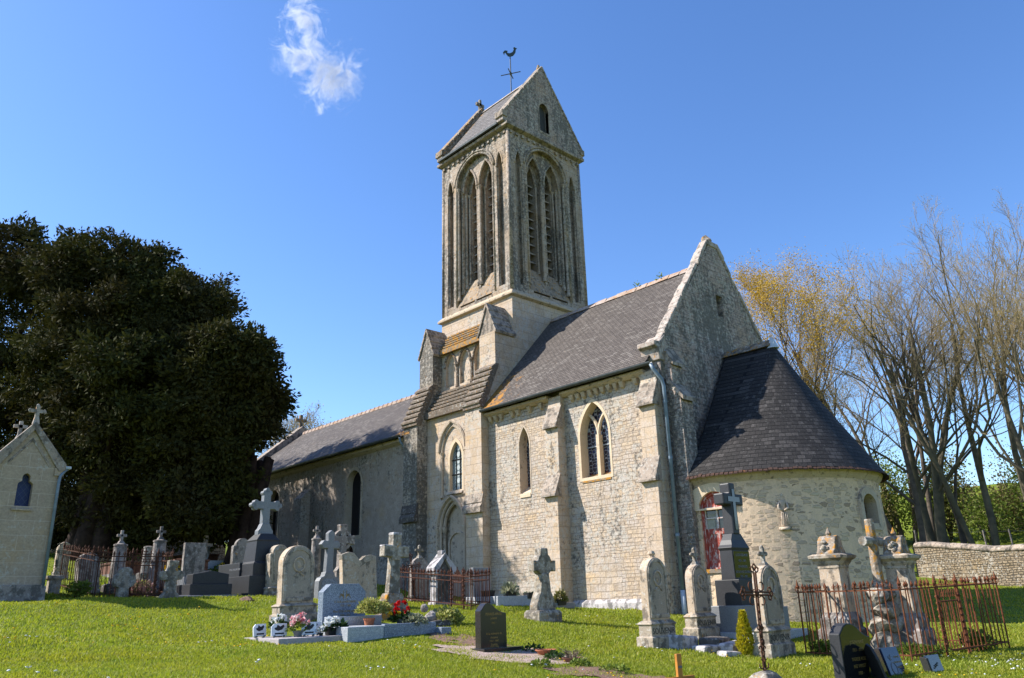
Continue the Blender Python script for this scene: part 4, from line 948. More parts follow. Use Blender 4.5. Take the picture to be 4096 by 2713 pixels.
# ------------------------------------------------------------------ grass
def inpoly(P, x, y):
    r = np.zeros(x.shape, bool); j = len(P)-1
    for i in range(len(P)):
        xi, yi = P[i]; xj, yj = P[j]
        r ^= ((yi > y) != (yj > y)) & (x < (xj-xi)*(y-yi)/(yj-yi+1e-12)+xi); j = i
    return r
rs = np.random.RandomState(11)
def frustum_pts(n, d0, d1, a0, a1, p=1.0):
    """random ground points in a fan in front of the camera (distance, bearing from the view axis)"""
    d = d0+(d1-d0)*rs.rand(n)**p; a = np.radians(a0+(a1-a0)*rs.rand(n))
    h = math.atan2(fwd.y, fwd.x)-a
    return CAM_POS.x+d*np.cos(h), CAM_POS.y+d*np.sin(h), d
def wave(x, y): return np.sin(x*2.1+y*.7)*np.sin(y*1.7-x*.6)*.018+np.sin(x*5.3+1)*np.sin(y*4.7)*.008
FOOT = []                       # footprints the grass keeps off (slabs)
def blades(n, d0, d1, p, h0, w0):
    x, y, d = frustum_pts(n, d0, d1, -47, 46, p)
    ok = np.ones(n, bool)
    for P in NOGRASS: ok &= ~(inpoly(P, x, y) & (rs.rand(n) > .30+.35*np.sin(x*6.1+2*y)*np.sin(5.3*y-x)))
    for a, b, c, e in FOOT: ok &= ~((x > a) & (x < b) & (y > c) & (y < e))
    x, y, d = x[ok], y[ok], d[ok]; n = len(x)
    z = G(x, y)+wave(x, y)
    cl = .5+.5*np.sin(x*3.7+1.3*np.sin(y*2.9))*np.sin(y*4.1+1.7*np.sin(x*2.3)); cl2 = .5+.5*np.sin(x*.9+2*np.sin(y*.7))*np.sin(y*1.1+1.)
    h = h0*(.45+.75*rs.rand(n))*(.65+.55*cl+.35*cl2); w = w0*(.6+.8*rs.rand(n))
    t = rs.rand(n)*2*np.pi; lean = h*(.25+.75*rs.rand(n)); lt = rs.rand(n)*2*np.pi
    bx, by = np.cos(t)*w, np.sin(t)*w; lx, ly = np.cos(lt)*lean, np.sin(lt)*lean
    v = np.empty((n, 5, 3))
    v[:, 0] = np.stack([x-bx, y-by, z-.01], 1); v[:, 1] = np.stack([x+bx, y+by, z-.01], 1)
    v[:, 2] = np.stack([x+bx*.75+lx*.35, y+by*.75+ly*.35, z+h*.6], 1); v[:, 3] = np.stack([x-bx*.75+lx*.35, y-by*.75+ly*.35, z+h*.6], 1)
    v[:, 4] = np.stack([x+lx, y+ly, z+h], 1)
    return v
def make_grass():
    V = np.concatenate([blades(270000, 7., 13.5, 1.0, .036, .0042), blades(240000, 12, 22, 1.1, .038, .0075), blades(70000, 20, 42, 1.1, .05, .018)])
    n = len(V); i = np.arange(n)[:, None]*5
    tri = np.concatenate([i+np.array([0, 1, 2]), i+np.array([0, 2, 3]), i+np.array([3, 2, 4])])
    tag(npmesh('grass', V.reshape(-1, 3), tri, m_grass), 'short green lawn grass of the churchyard', 'grass', kind='stuff')
def flower_dots(name, pts, r, mats, label, h):
    """tiny five to eight petalled heads on the lawn"""
    V = []; F = []
    for x, y in pts:
        z = G(x, y)+float(wave(x, y))+h*random.uniform(.5, 1.1); tx, ty = random.uniform(-.4, .4), random.uniform(-.4, .4); n = 7; k = len(V); rr = r*random.uniform(.7, 1.2)
        V.append((x, y, z+rr*.35))
        for q in range(n):
            t = 2*math.pi*q/n; V.append((x+rr*math.cos(t), y+rr*math.sin(t), z+rr*(tx*math.cos(t)+ty*math.sin(t))))
        V.append((x, y, z-rr*.5))
        for q in range(n):
            F.append((k, k+1+q, k+1+(q+1) % n)); F.append((k+n+1, k+1+(q+1) % n, k+1+q))
    return tag(npmesh(name, V, F, mats), label, 'flowers', kind='stuff')
# ------------------------------------------------------------------ trees
def crown_cards(lobes, per, size, rs, drop=.5, shell=.55, clump=26, csize=.33):
    """leaf sprays in clumps spread over the lobes (x, y, z, rx, ry, rz)"""
    V = []
    for (x, y, z, a, b, c) in lobes:
        area = (a*b+b*c+a*c)/3; n = int(per*area)+4
        d = rs.normal(size=(n, 3)); d /= np.linalg.norm(d, axis=1)[:, None]
        r = (shell+(1-shell)*rs.rand(n)**.6)[:, None]
        C = np.array([x, y, z])+d*r*np.array([a, b, c])*(1+.10*np.sin(d[:, :1]*7+x)+.10*np.sin(d[:, 1:2]*9+y)+.08*np.sin(d[:, 2:]*11+z))
        k = clump; off = rs.normal(size=(n, k, 3))*csize*np.array([1, 1, .7]); off[:, :, 2] -= np.abs(off[:, :, 0])*.2
        pts = (C[:, None]+off).reshape(-1, 3); dd = np.repeat(d, k, 0)
        out = dd+rs.normal(size=dd.shape)*.6; out[:, 2] += .25-drop*rs.rand(len(out)); out /= np.linalg.norm(out, axis=1)[:, None]
        side = np.cross(out, rs.normal(size=out.shape)); side /= np.linalg.norm(side, axis=1)[:, None]+1e-9
        L = size*(.5+rs.rand(len(pts)))[:, None]; W = L*.22
        V.append(np.stack([pts-side*W*.4, pts+out*L*.5-side*W, pts+out*L, pts+out*L*.5+side*W], 1))
    return np.concatenate(V)
def quads(V): return V.reshape(-1, 3), np.arange(len(V)*4).reshape(-1, 4)
YEWS = [
 ('churchyard_yew', 'huge dark yew farthest left, its top rising behind the small chapel', (-27.0, -14.5), [], 0),
 ('churchyard_yew', 'huge dark round-headed yew in the middle of the yew group', (-21.0, -9.2), [], 1),
 ('churchyard_yew', 'lower dark yew whose boughs reach the nave roof', (-16.6, -5.0), [], 2)]
LOBES = [[(-27.16, -13.05, 16.82, 1.72, 1.72, 1.64),(-29.75, -13.87, 16.02, 2.65, 2.65, 2.53),(-26.08, -11.31, 15.6, 2.26, 2.26, 2.15),(-27.83, -12.01, 13.22, 2.8, 2.8, 2.66),(-28.39, -12.9, 10.65, 3.14, 3.14, 2.99),(-26.6, -10.78, 10.19, 2.72, 2.72, 2.59),(-29.46, -12.58, 7.63, 3.35, 3.35, 3.19),(-27.94, -10.74, 7.18, 3.14, 3.14, 2.99),(-29.57, -11.49, 5.15, 2.09, 2.09, 1.99)], [(-21.41, -10.91, 14.87, 1.57, 1.57, 1.5),(-20.45, -9.65, 14.38, 1.57, 1.57, 1.5),(-19.76, -8.77, 14.08, 1.47, 1.47, 1.4),(-20.18, -10.33, 12.24, 2.08, 2.08, 1.98),(-18.56, -9.23, 11.46, 2.04, 2.04, 1.94),(-17.79, -7.99, 12.66, 1.51, 1.51, 1.44),(-18.87, -6.98, 12.34, 1.28, 1.28, 1.22),(-21.27, -10.84, 10.91, 2.08, 2.08, 1.98),(-18.34, -9.85, 9.11, 2.31, 2.31, 2.2),(-18.35, -8.18, 9.76, 2.04, 2.04, 1.94),(-19.2, -6.61, 10.83, 1.18, 1.18, 1.12),(-22.32, -10.72, 8.36, 2.17, 2.17, 2.07),(-19.21, -9.7, 6.87, 2.13, 2.13, 2.03),(-19.14, -7.89, 7.43, 2.22, 2.22, 2.12),(-22.75, -9.93, 5.79, 2.08, 2.08, 1.98),(-20.79, -8.61, 5.29, 2.13, 2.13, 2.03),(-20.15, -6.95, 5.34, 1.99, 1.99, 1.89),(-23.85, -8.42, 4.37, 1.38, 1.38, 1.31),(-22.33, -6.77, 4.31, 1.38, 1.38, 1.31)], [(-15.31, -7.21, 10.15, 0.93, 0.93, 0.88),(-14.76, -6.54, 9.96, 0.77, 0.77, 0.73),(-15.48, -5.98, 9.08, 0.97, 0.97, 0.93),(-15.94, -7.15, 8.64, 1.43, 1.43, 1.37),(-16.14, -5.37, 8.25, 0.69, 0.69, 0.67),(-15.86, -6.36, 7.18, 1.28, 1.28, 1.22),(-16.11, -7.64, 7.4, 1.48, 1.48, 1.41),(-16.33, -5.83, 6.88, 0.55, 0.55, 0.56),(-16.8, -6.75, 5.91, 1.02, 1.02, 1.02),(-16.7, -7.39, 5.6, 1.48, 1.48, 1.41),(-16.67, -6.79, 4.41, 1.17, 1.17, 1.12),(-16.57, -6.18, 5.26, 0.65, 0.65, 0.66),(-18.08, -7.19, 4.04, 0.95, 0.95, 0.91),(-17.82, -6.04, 4.06, 0.62, 0.62, 0.62)]]
LOBES[1] += [(-25.38, -9.72, 4.36, 1.04, 1.04, 1.04), (-24.14, -8.97, 3.92, 0.84, 0.84, 0.84), (-21.18, -8.78, 3.68, 0.87, 0.87, 0.87), (-27.42, -10.47, 4.61, 1.36, 1.36, 1.36), (-20.36, -7.89, 3.65, 0.87, 0.87, 0.87), (-19.71, -6.76, 3.69, 0.88, 0.88, 0.88), (-17.96, -6.25, 3.93, 0.86, 0.86, 0.86), (-17.45, -5.57, 3.66, 0.6, 0.6, 0.6)] + [(-24., -7.5, 13.0, 3.2, 2.6, 2.6), (-26.5, -8., 10., 3.4, 2.6, 2.8), (-22., -7., 10.5, 3., 2.4, 2.6), (-28.5, -7.2, 12.5, 3., 2.5, 2.6), (-23., -6.8, 7.5, 3., 2.2, 2.4), (-30.5, -7.5, 9.5, 3., 2.5, 3.), (-20.3, -6.8, 13.2, 2.2, 2., 2.)]  # closing list: unseen back foliage, added to keep sun off the nave wall
for nm, lab, (x, y), _, k in YEWS:
    t = thing(nm, lab, 'tree', (x, y, G(x, y)), group='old yews beside the nave')
    rs_ = np.random.RandomState(20+k); z0 = G(x, y)
    full = [(a-x, b-y, c-z0-(.5 if c > 11 else .25 if c > 8 else 0), ra, rb, rc) for a, b, c, ra, rb, rc in LOBES[k]]
    lob = [(a, b, c, p*.70, q*.70, r_*.66) for a, b, c, p, q, r_ in full]
    sub_l = []
    for l in full:
        for q in range(17):
            d = rs_.normal(size=3); d[2] = d[2]*.8+.25; d /= np.linalg.norm(d); s = rs_.uniform(.42, .85)
            sub_l.append((l[0]+d[0]*l[3]*.90, l[1]+d[1]*l[4]*.90, l[2]+d[2]*l[5]*.92, s*1.15, s*1.15, s*.62))
    V2 = crown_cards(sub_l, 13, .19, rs_, .5, .3, 55, .19)
    V = crown_cards(lob, 24, .15, rs_, .75, .45, 75, .34)
    v, f = quads(np.concatenate([V, V2])); npmesh('crown', v, f, m_yew, parent=t)
    tr = MB(); top = (0, 0, 3.2+k*.2); rr = (.95, .85, .6)[k]
    for q in range(7):
        a = 2*math.pi*q/7; tr.tube([(rr*math.cos(a)*1.15, rr*math.sin(a)*1.15, -.4), (rr*.75*math.cos(a), rr*.75*math.sin(a), 1.), (rr*.6*math.cos(a+.3), rr*.6*math.sin(a+.3), 2.6), (rr*1.2*math.cos(a+.5), rr*1.2*math.sin(a+.5), 4.5)], [rr*.5, rr*.42, rr*.38, rr*.25], 8)
    part('trunk', tr, m_barkyew, t, smooth=True)
    lm = MB(); rn = random.Random(k)
    for l in lob:
        lm.tube([(rn.uniform(-.3, .3), rn.uniform(-.3, .3), 3.), (l[0]*.5, l[1]*.5, 3+(l[2]-3)*.45), (l[0], l[1], l[2]), (l[0]*1.08, l[1]*1.08, l[2]+l[5]*.6)], [.26, .16, .08, .03], 6)
    part('limbs', lm, m_barkyew, t, smooth=True)

def branching(rs, height, r0, spread, levels, stems=1, up=.35, first=.28, dens=1., wig=.26, kids=(5, 7)):
    """segments of a leafless tree: list of (p0, p1, r0, r1, level)"""
    seg = []; tips = []
    def grow(p, d, L, r, lev):
        n = 5 if lev == 0 else 4 if lev < 3 else 3
        pts = [p]; dirs = [d]; rad = [r]
        for i in range(n):
            d = d+rs.normal(size=3)*wig*(1 if lev else .45)*(.5 if lev > 2 else .7); d[2] += up*.14*(1 if lev else .3); d /= np.linalg.norm(d)
            q = pts[-1]+d*L/n; rr = r*(1-.62*(i+1)/n) if lev < levels else r*(1-.8*(i+1)/n)
            seg.append((pts[-1], q, rad[-1], rr, lev)); pts.append(q); dirs.append(d); rad.append(rr)
        if lev >= levels:
            tips.append((pts[-1], d)); return
        m = rs.randint(kids[0], kids[1]+1); m = max(2, int(m*dens))
        for j in range(m):
            t = (first if lev == 0 else .22)+(1-(first if lev == 0 else .22))*(j+rs.rand())/m; k = min(n-1, int(t*n)); fr = t*n-k
            b = pts[k]+(pts[k+1]-pts[k])*fr; base = dirs[k+1]
            a = np.cross(base, rs.normal(size=3)); a /= np.linalg.norm(a)+1e-9
            ang = spread*(.6+.7*rs.rand()); nd = base*math.cos(ang)+a*math.sin(ang); nd[2] += up*.35; nd /= np.linalg.norm(nd)
            rb = (rad[k]+(rad[k+1]-rad[k])*fr)
            grow(b, nd, L*(.60+.18*rs.rand())*(1-.42*t), rb*(.50+.14*rs.rand()), lev+1)
    for s in range(stems):
        a = 2*math.pi*s/max(1, stems)+rs.rand(); lean = (.05+.13*rs.rand()) if stems > 1 else .03
        d = np.array([math.cos(a)*lean, math.sin(a)*lean, 1.]); d /= np.linalg.norm(d)
        o = np.array([math.cos(a)*.35, math.sin(a)*.35, -.3]) if stems > 1 else np.array([0, 0, -.3])
        grow(o, d, height*(.9+.2*rs.rand())*.86, r0*(.75+.4*rs.rand()) if stems > 1 else r0, 0)
    return seg, tips
def seg_mesh(seg, lo, hi, rmin):
    """tubes for the segments of some branch levels"""
    V = []; F = []; base = 0
    for ns in (7, 4, 3):
        S = [s for s in seg if lo <= s[4] <= hi and (7 if s[4] == 0 else 4 if s[4] <= 2 else 3) == ns]
        if not S: continue
        a = np.array([s[0] for s in S]); b = np.array([s[1] for s in S]); ra = np.maximum(np.array([s[2] for s in S]), rmin); rb = np.maximum(np.array([s[3] for s in S]), rmin)
        d = b-a; d /= np.linalg.norm(d, axis=1)[:, None]+1e-9
        h = np.where(np.abs(d[:, 2:]) > .9, np.array([[1., 0, 0]]), np.array([[0, 0, 1.]]))
        u = np.cross(d, h); u /= np.linalg.norm(u, axis=1)[:, None]; w = np.cross(d, u)
        t = np.arange(ns)*2*np.pi/ns; cs, sn = np.cos(t), np.sin(t)
        circ = u[:, None]*cs[None, :, None]+w[:, None]*sn[None, :, None]
        A = a[:, None]+circ*ra[:, None, None]; B = b[:, None]+circ*rb[:, None, None]
        V.append(np.concatenate([A, B], 1).reshape(-1, 3)); k = np.arange(ns); kn = (k+1) % ns
        q = np.stack([k, kn, ns+kn, ns+k], 1); F.append((np.arange(len(S))[:, None, None]*2*ns+q[None]+base).reshape(-1, 4)); base += len(S)*2*ns
    return np.concatenate(V), np.concatenate(F)
def tip_cards(tips, n, size, spread, rs):
    P = np.array([t[0] for t in tips]); D = np.array([t[1] for t in tips])
    P = np.repeat(P, n, 0)+rs.normal(size=(len(P)*n, 3))*spread; D = np.repeat(D, n, 0)+rs.normal(size=(len(P), 3))*.7; D /= np.linalg.norm(D, axis=1)[:, None]
    s = np.cross(D, rs.normal(size=D.shape)); s /= np.linalg.norm(s, axis=1)[:, None]+1e-9
    L = size*(.5+rs.rand(len(P)))[:, None]
    return np.stack([P-s*L*.2, P+D*L*.5-s*L*.35, P+D*L, P+D*L*.5+s*L*.35], 1)
def bare_tree(name, label, x, y, height, r0, seed, spread=.5, levels=4, stems=1, bark=None, leaf=None, leafn=2, leafs=.12, group=None, rmin=.007, up=.35, first=.28, dens=1., rz=0, lspread=.12, kids=(5, 7), lean=(0, 0), z=None):
    rs = np.random.RandomState(seed)
    t = thing(name, label, 'tree', (x, y, (G(x, y) if z is None else z)), rz, group, lean)
    seg, tips = branching(rs, height, r0, spread, levels, stems, up, first, dens, kids=kids)
    v, f = seg_mesh(seg, 0, 0, rmin); npmesh('trunk', v, f, bark or m_bark, True, t)
    v, f = seg_mesh(seg, 1, 2, rmin); npmesh('branches', v, f, bark or m_bark, True, t)
    v, f = seg_mesh(seg, 3, 9, rmin); npmesh('twigs', v, f, m_twig, False, t)
    if leaf:
        v, f = quads(tip_cards(tips, leafn, leafs, lspread, rs)); npmesh('buds', v, f, leaf, parent=t)
    return t
RT = 'bare trees behind the boundary wall'
bare_tree('budding_tree', 'tall leafless tree leaning left, nearest the apse, behind the boundary wall end', -3.6, 26.5, 14.6, .2, 3, .62, 4, 2, m_bark, m_bud, 4, .05, RT, dens=.85, lean=(0, -.05))
bare_tree('budding_tree', 'thick twin-stemmed bare tree above the left end of the boundary wall', -3.0, 28.8, 15.6, .24, 8, .58, 4, 3, m_barkgr, m_bud, 4, .05, RT, dens=.85)
bare_tree('budding_tree', 'slim straight bare tree just right of the twin-stemmed one', -2.4, 30.5, 15.6, .19, 15, .6, 4, 1, m_bark, m_bud, 4, .05, RT, dens=.85, first=.2)
bare_tree('budding_tree', 'bare tree with a leaning trunk above the middle of the wall', -.9, 29.3, 15.6, .2, 22, .62, 4, 2, m_barkgr, m_bud, 4, .05, RT, dens=.85)
bare_tree('budding_tree', 'tall bare tree at the right edge, its top the highest twigs in view', 3.2, 27.6, 13.6, .21, 31, .6, 4, 2, m_barkgr, m_bud, 4, .05, RT, dens=.85)
bare_tree('budding_tree', 'spreading bare tree farther back between the others', -7.6, 36.5, 13.5, .19, 44, .55, 4, 2, m_bark, m_bud, 4, .05, RT, dens=.85)
bare_tree('budding_tree', 'low bare tree with crossing twigs close behind the apse', -5.6, 23.5, 9.5, .14, 51, .62, 4, 2, m_bark, m_bud, 4, .05, RT, dens=.85)
bare_tree('flowering_tree', 'tree hazy with orange catkins rising behind the chancel gable', -7.3, 22.8, 13.9, .2, 62, .48, 4, 3, m_bark, m_catkin, 24, .07, 'catkin trees behind the chancel', lspread=.34, dens=.9)
bare_tree('flowering_tree', 'smaller orange catkin tree half hidden by the chancel gable', -11.2, 21.0, 12.6, .18, 73, .48, 4, 2, m_bark, m_catkin, 24, .07, 'catkin trees behind the chancel', lspread=.34, dens=.9)
bare_tree('budding_tree', 'slender bare tree in the second row, behind the leaning trunk', .6, 34.5, 15.5, .2, 91, .46, 4, 3, m_barkgr, m_bud, 4, .05, RT, dens=.85)
bare_tree('budding_tree', 'slender bare tree in the second row, behind the twin-stemmed tree', -4.8, 33.2, 15.0, .2, 97, .46, 4, 3, m_bark, m_bud, 4, .05, RT, dens=.85)
bare_tree('budding_tree', 'slender bare tree in the second row toward the right edge', 4.2, 33.0, 15.0, .2, 103, .46, 4, 3, m_barkgr, m_bud, 4, .05, RT, dens=.85)
bare_tree('bare_tree', 'small far leafless tree behind the west gable of the nave', -43.6, 11.3, 9.2, .22, 80, .6, 4, 3, m_bark, m_bud, 1, .1)

def bush(name, label, x, y, r, h, mat, seed, n=700, size=.05, group=None, z=None, core=None, cat='bush', lobes=6, mat2=None):
    rs = np.random.RandomState(seed); t = thing(name, label, cat, (x, y, (G(x, y) if z is None else z)), group=group)
    V = []
    for i in range(lobes):
        a = rs.rand()*6.28; q = r*.55*rs.rand()**.5; c = np.array([math.cos(a)*q, math.sin(a)*q, h*(.35+.35*rs.rand())])
        m = n//lobes; d = rs.normal(size=(m, 3)); d /= np.linalg.norm(d, axis=1)[:, None]
        P = c+d*(.55+.5*rs.rand(m)[:, None])*np.array([r*.6, r*.6, h*.42]); P[:, 2] = np.maximum(P[:, 2], .02)
        o = d+rs.normal(size=d.shape)*.7; o[:, 2] += .3; o /= np.linalg.norm(o, axis=1)[:, None]
        s = np.cross(o, rs.normal(size=o.shape)); s /= np.linalg.norm(s, axis=1)[:, None]+1e-9; L = size*(.6+.8*rs.rand(m))[:, None]
        V.append(np.stack([P-s*L*.1, P+o*L*.5-s*L*.38, P+o*L, P+o*L*.5+s*L*.38], 1))
    v, f = quads(np.concatenate(V)); npmesh('foliage', v, f, mat, parent=t)
    st = MB(); rn = random.Random(seed)
    for i in range(7):
        a = rn.uniform(0, 6.28); st.tube([(.02*math.cos(a), .02*math.sin(a), -.05), (r*.2*math.cos(a), r*.2*math.sin(a), h*.35), (r*.45*math.cos(a), r*.45*math.sin(a), h*.75)], [max(.006, r*.03), max(.005, r*.022), .003], 5)
    part('stems', st, m_bark, t)
    return t
# scrub and hedge behind the wall
rn = random.Random(5)
for i in range(40):
    x = -12+i*.72+rn.uniform(-.8, .8); y = 37+rn.uniform(-2, 9); h = rn.uniform(3.0, 6.4)
    bush('hedge_shrub', 'olive and brown scrub shrub under the bare trees beyond the wall', x, y, rn.uniform(1.5, 2.6), h, m_hedge if rn.random() < .55 else m_green, 300+i, 2000, .15, 'scrub shrubs in the far field', lobes=8)
bush('field_shrub', 'bright green leafy shrub beyond the right end of the wall', 2.2, 30.6, 1.5, 3.4, m_green, 412, 2400, .16, lobes=9)
for i in range(16):
    x = -6+i*1.3; y = 33.5+rn.uniform(-.3, .3)
    tag(MB().tube([(x, y, G(x, y)-.2), (x+rn.uniform(-.06, .06), y, G(x, y)+1.25)], .06, 6).build('fence_post', m_greyst), 'weathered field fence post in the row beyond the boundary wall', 'fence post', 'field fence posts beyond the wall')
tag(MB().tube([(-6, 33.5, G(-6, 33.5)+1.), (4, 33.5, G(4, 33.5)+1.), (13.5, 33.5, G(13.5, 33.5)+1.)], .012, 4).build('fence_wire', m_lead), 'thin wire strung along the field fence posts', 'wire')

# ------------------------------------------------------------------ boundary walls and gate
def drywall(name, label, pts, h, th, mat, capm, capr=.16):
    t = thing(name, label, 'wall', (pts[0][0], pts[0][1], 0))
    ox, oy = pts[0]; w = MB(); c = MB(); rn = random.Random(len(pts)+int(h*10))
    for (xa, ya), (xb, yb) in zip(pts[:-1], pts[1:]):
        L = math.hypot(xb-xa, yb-ya); n = max(2, int(L/1.2)); dx, dy = (xb-xa)/L, (yb-ya)/L
        for i in range(n):
            a, b = i/n, (i+1)/n; p = (xa+(xb-xa)*a, ya+(yb-ya)*a); q = (xa+(xb-xa)*b, ya+(yb-ya)*b); zp, zq = G(*p), G(*q)
            o = (-dy*th/2, dx*th/2); V = []
            for (X, Y), z in ((p, zp), (q, zq)):
                V += [(X-o[0]-ox, Y-o[1]-oy, z-.5), (X+o[0]-ox, Y+o[1]-oy, z-.5), (X+o[0]*.85-ox, Y+o[1]*.85-oy, z+h), (X-o[0]*.85-ox, Y-o[1]*.85-oy, z+h)]
            w.add(V, [(0,1,2,3), (7,6,5,4), (0,4,5,1), (1,5,6,2), (2,6,7,3), (3,7,4,0)])
            pr = []
            for (X, Y), z in ((p, zp), (q, zq)):
                for k in range(7):
                    an = math.pi*k/6; pr.append((X-ox-o[0]*1.06*math.cos(an), Y-oy-o[1]*1.06*math.cos(an), z+h-.04+capr*1.6*math.sin(an)+rn.uniform(-.01, .01)))
            c.add(pr, [tuple(range(7)), tuple(range(7, 14))[::-1]]+[(k, k+1, 8+k, 7+k) for k in range(6)]+[(0, 7, 13, 6)])
    part('masonry', w, mat, t); part('capping', c, capm, t, smooth=True)
    return t
m_dry = stone('dry_stone_wall', (.24,.195,.12), (.165,.135,.088), (.28,.23,.15), (.04,.035,.025), .46, .19, .02, rubble=.6, dark=.2, grey=.2, orange=.05, bump=1., warp=.05)
m_drygr = stone('grey_dry_stone_wall', (.27,.25,.22), (.19,.18,.16), (.32,.31,.28), (.06,.056,.05), .36, .17, .016, rubble=.6, dark=.3, grey=.4, orange=.02, bump=1., warp=.05)
# ------------------------------------------------------------------ graves.  Local axes: front = +x, width = y, up = z
EAST = (R(90), 0, R(90))
def cross_poly(w, h, t, za, taper=.0, flare=.0):
    """outline of an upright cross: shaft width t, total width w, height h, arm centre at za"""
    a = t/2; b = a*(1-taper); f = flare
    return [(-a, 0), (a, 0), (b, za-a), (w/2, za-a-f), (w/2, za+a+f), (b, za+a), (b+f, h), (-b-f, h), (-b, za+a), (-w/2, za+a+f), (-w/2, za-a-f), (-b, za-a)]
def fleur_cross(mb, w, h, t, za, x0, x1, z0=0):
    """budded cross: arms ending in three lobes"""
    mb.prism([(y, z+z0) for y, z in cross_poly(w*.84, h-.08*w, t, za)], 'x', x0, x1)
    r = t*.42
    for cy, cz in ((w/2-r, za), (-w/2+r, za), (0, h-r)):
        for dy, dz in ((0, 0), (-r*.9, 0), (r*.9, 0), (0, r*.9), (0, -r*.9)):
            if (abs(cy) < .01 and dz < -.01): continue
            mb.prism([(cy+dy+r*.8*math.cos(a), z0+cz+dz+r*.8*math.sin(a)) for a in np.linspace(0, 2*math.pi, 9)[:-1]], 'x', x0+.002, x1-.002)
    return mb
def stele(label, x, y, h, w, t, mat, face, top='round', base=(.16, .24), rz=0, tilt=(0, 0), frame=True, medal=None, word=None, crown=None, cat='gravestone', group='carved headstones', name='headstone', shoulder=.0, z=None):
    g = thing(name, label, cat, (x, y, (G(x, y) if z is None else z)-.02), rz, group, tilt)
    b0, b1 = base
    bs = MB().sq([(t/2+b0*.62, w/2+b0*.62, -.25), (t/2+b0*.62, w/2+b0*.62, b1*.9), (t/2+b0*.36, w/2+b0*.36, b1*.98), (t/2+b0*.36, w/2+b0*.36, b1*1.75), (t/2+b0*.5, w/2+b0*.5, b1*1.8), (t/2+b0*.5, w/2+b0*.5, b1*1.88), (t/2+b0*.1, w/2+b0*.1, b1*2.1)])
    part('plinth', bs, m_creamdk if mat is not m_greyst else mat, g, bevel=.012)
    zb = b1*2.05; zt = h
    if top == 'round': out = arch(-w/2, w/2, zb, zt-w*.5, zt)
    elif top == 'low': out = arch(-w/2, w/2, zb, zt-w*.28, zt)
    elif top == 'pointed': out = arch(-w/2, w/2, zb, zt-w*.72, zt)
    elif top == 'shoulder':
        s = w*.13; out = [(-w/2, zb), (w/2, zb), (w/2, zt-w*.42), (w/2-s*.5, zt-w*.36), (w/2-s, zt-w*.38)]+arch(-w/2+s, w/2-s, zb, zt-w*.37, zt)[2:]+[(-w/2+s, zt-w*.38), (-w/2+s*.5, zt-w*.36), (-w/2, zt-w*.42)]
    else: out = [(-w/2, zb), (w/2, zb), (w/2, zt), (-w/2, zt)]
    part('slab', MB().prism(out, 'x', -t/2, t/2), mat, g, bevel=.012)
    if frame:
        i = w*.10; O = arch(-w/2+i*.3, w/2-i*.3, zb+.05, zt-w*.5-.005, zt-i*.3-.005) if top in ('round', 'low', 'pointed') else arch(-w/2+w*.16, w/2-w*.16, zb+.05, zt-w*.40, zt-.05)
        I = arch(-w/2+i*1.3, w/2-i*1.3, zb+.12, zt-w*.5, zt-i*1.35) if top in ('round', 'low', 'pointed') else arch(-w/2+w*.22, w/2-w*.22, zb+.1, zt-w*.40, zt-.11)
        if top == 'low':
            O = arch(-w/2+i*.3, w/2-i*.3, zb+.05, zt-w*.28, zt-i*.35); I = arch(-w/2+i*1.3, w/2-i*1.3, zb+.12, zt-w*.28, zt-i*1.3)
        part('border', ring(MB(), O, I, 'x', t/2-.01, t/2+.022), m_creamdk if mat is m_cream else mat, g, bevel=.006)
        part('face', MB().prism(I, 'x', t/2-.01, t/2+.004), face, g)
    if medal:
        zc, r = medal; mm = MB()
        mm.tube([(t/2+.012, r*math.cos(a), zc+r*1.15*math.sin(a)) for a in np.linspace(0, 2*math.pi, 25)], r*.16, 6)
        mm.rock((t/2+.0, 0, zc), (.02, r*.5, r*.6), 4, 2)
        for k in (-1, 1): mm.tube([(t/2+.008, k*r*.25, zc-r*1.3), (t/2+.01, k*r*.9, zc-r*1.9)], r*.11, 5)
        part('medallion', mm, mat, g, smooth=True)
    if word: text(word, b1*.62, m_carved, g, (t/2+b0*.36+.002, 0, b1*1.13), EAST, sx=.95)
    if crown == 'knob': part('finial', MB().lathe([(.06, zt-.03), (.05, zt+.03), (.075, zt+.07), (.05, zt+.12)], (0, 0, 0), 8), mat, g)
    if crown == 'cross':
        c = MB().box(-.035, .035, -.035, .035, zt-.02, zt+.30).box(-.033, .033, -.11, .11, zt+.165, zt+.235)
        for yy, zz in ((-.11, zt+.2), (.11, zt+.2), (0, zt+.31)): c.rock((0, yy, zz), (.045, .045, .045), 3, 2)
        c.sq([(.09, .09, zt-.03), (.04, .04, zt+.06)])
        part('top_cross', c, m_lichen, g, bevel=.008)
    return g
SV = 'cream arched stones carved with a one word motto'
stele('tall cream arched headstone with a stub finial, in front of the chancel corner', 4.03, -6.38, 1.62, .60, .18, m_cream, m_creamface, medal=(1.24, .115), word='SOUVENIR', crown='knob', group=SV)
stele('cream arched headstone topped by a small knobbed cross, in front of the red door', 3.52, -4.24, 1.48, .58, .18, m_cream, m_creamface, medal=(1.14, .11), word='SOUVENIR', crown='cross', group=SV)
stele('greenish arched headstone with a little cross on top, right behind the openwork iron cross', 5.72, -5.28, 1.56, .64, .18, m_cream, m_creamface, medal=(1.2, .12), word='SOUVENIR', crown='cross', group=SV)
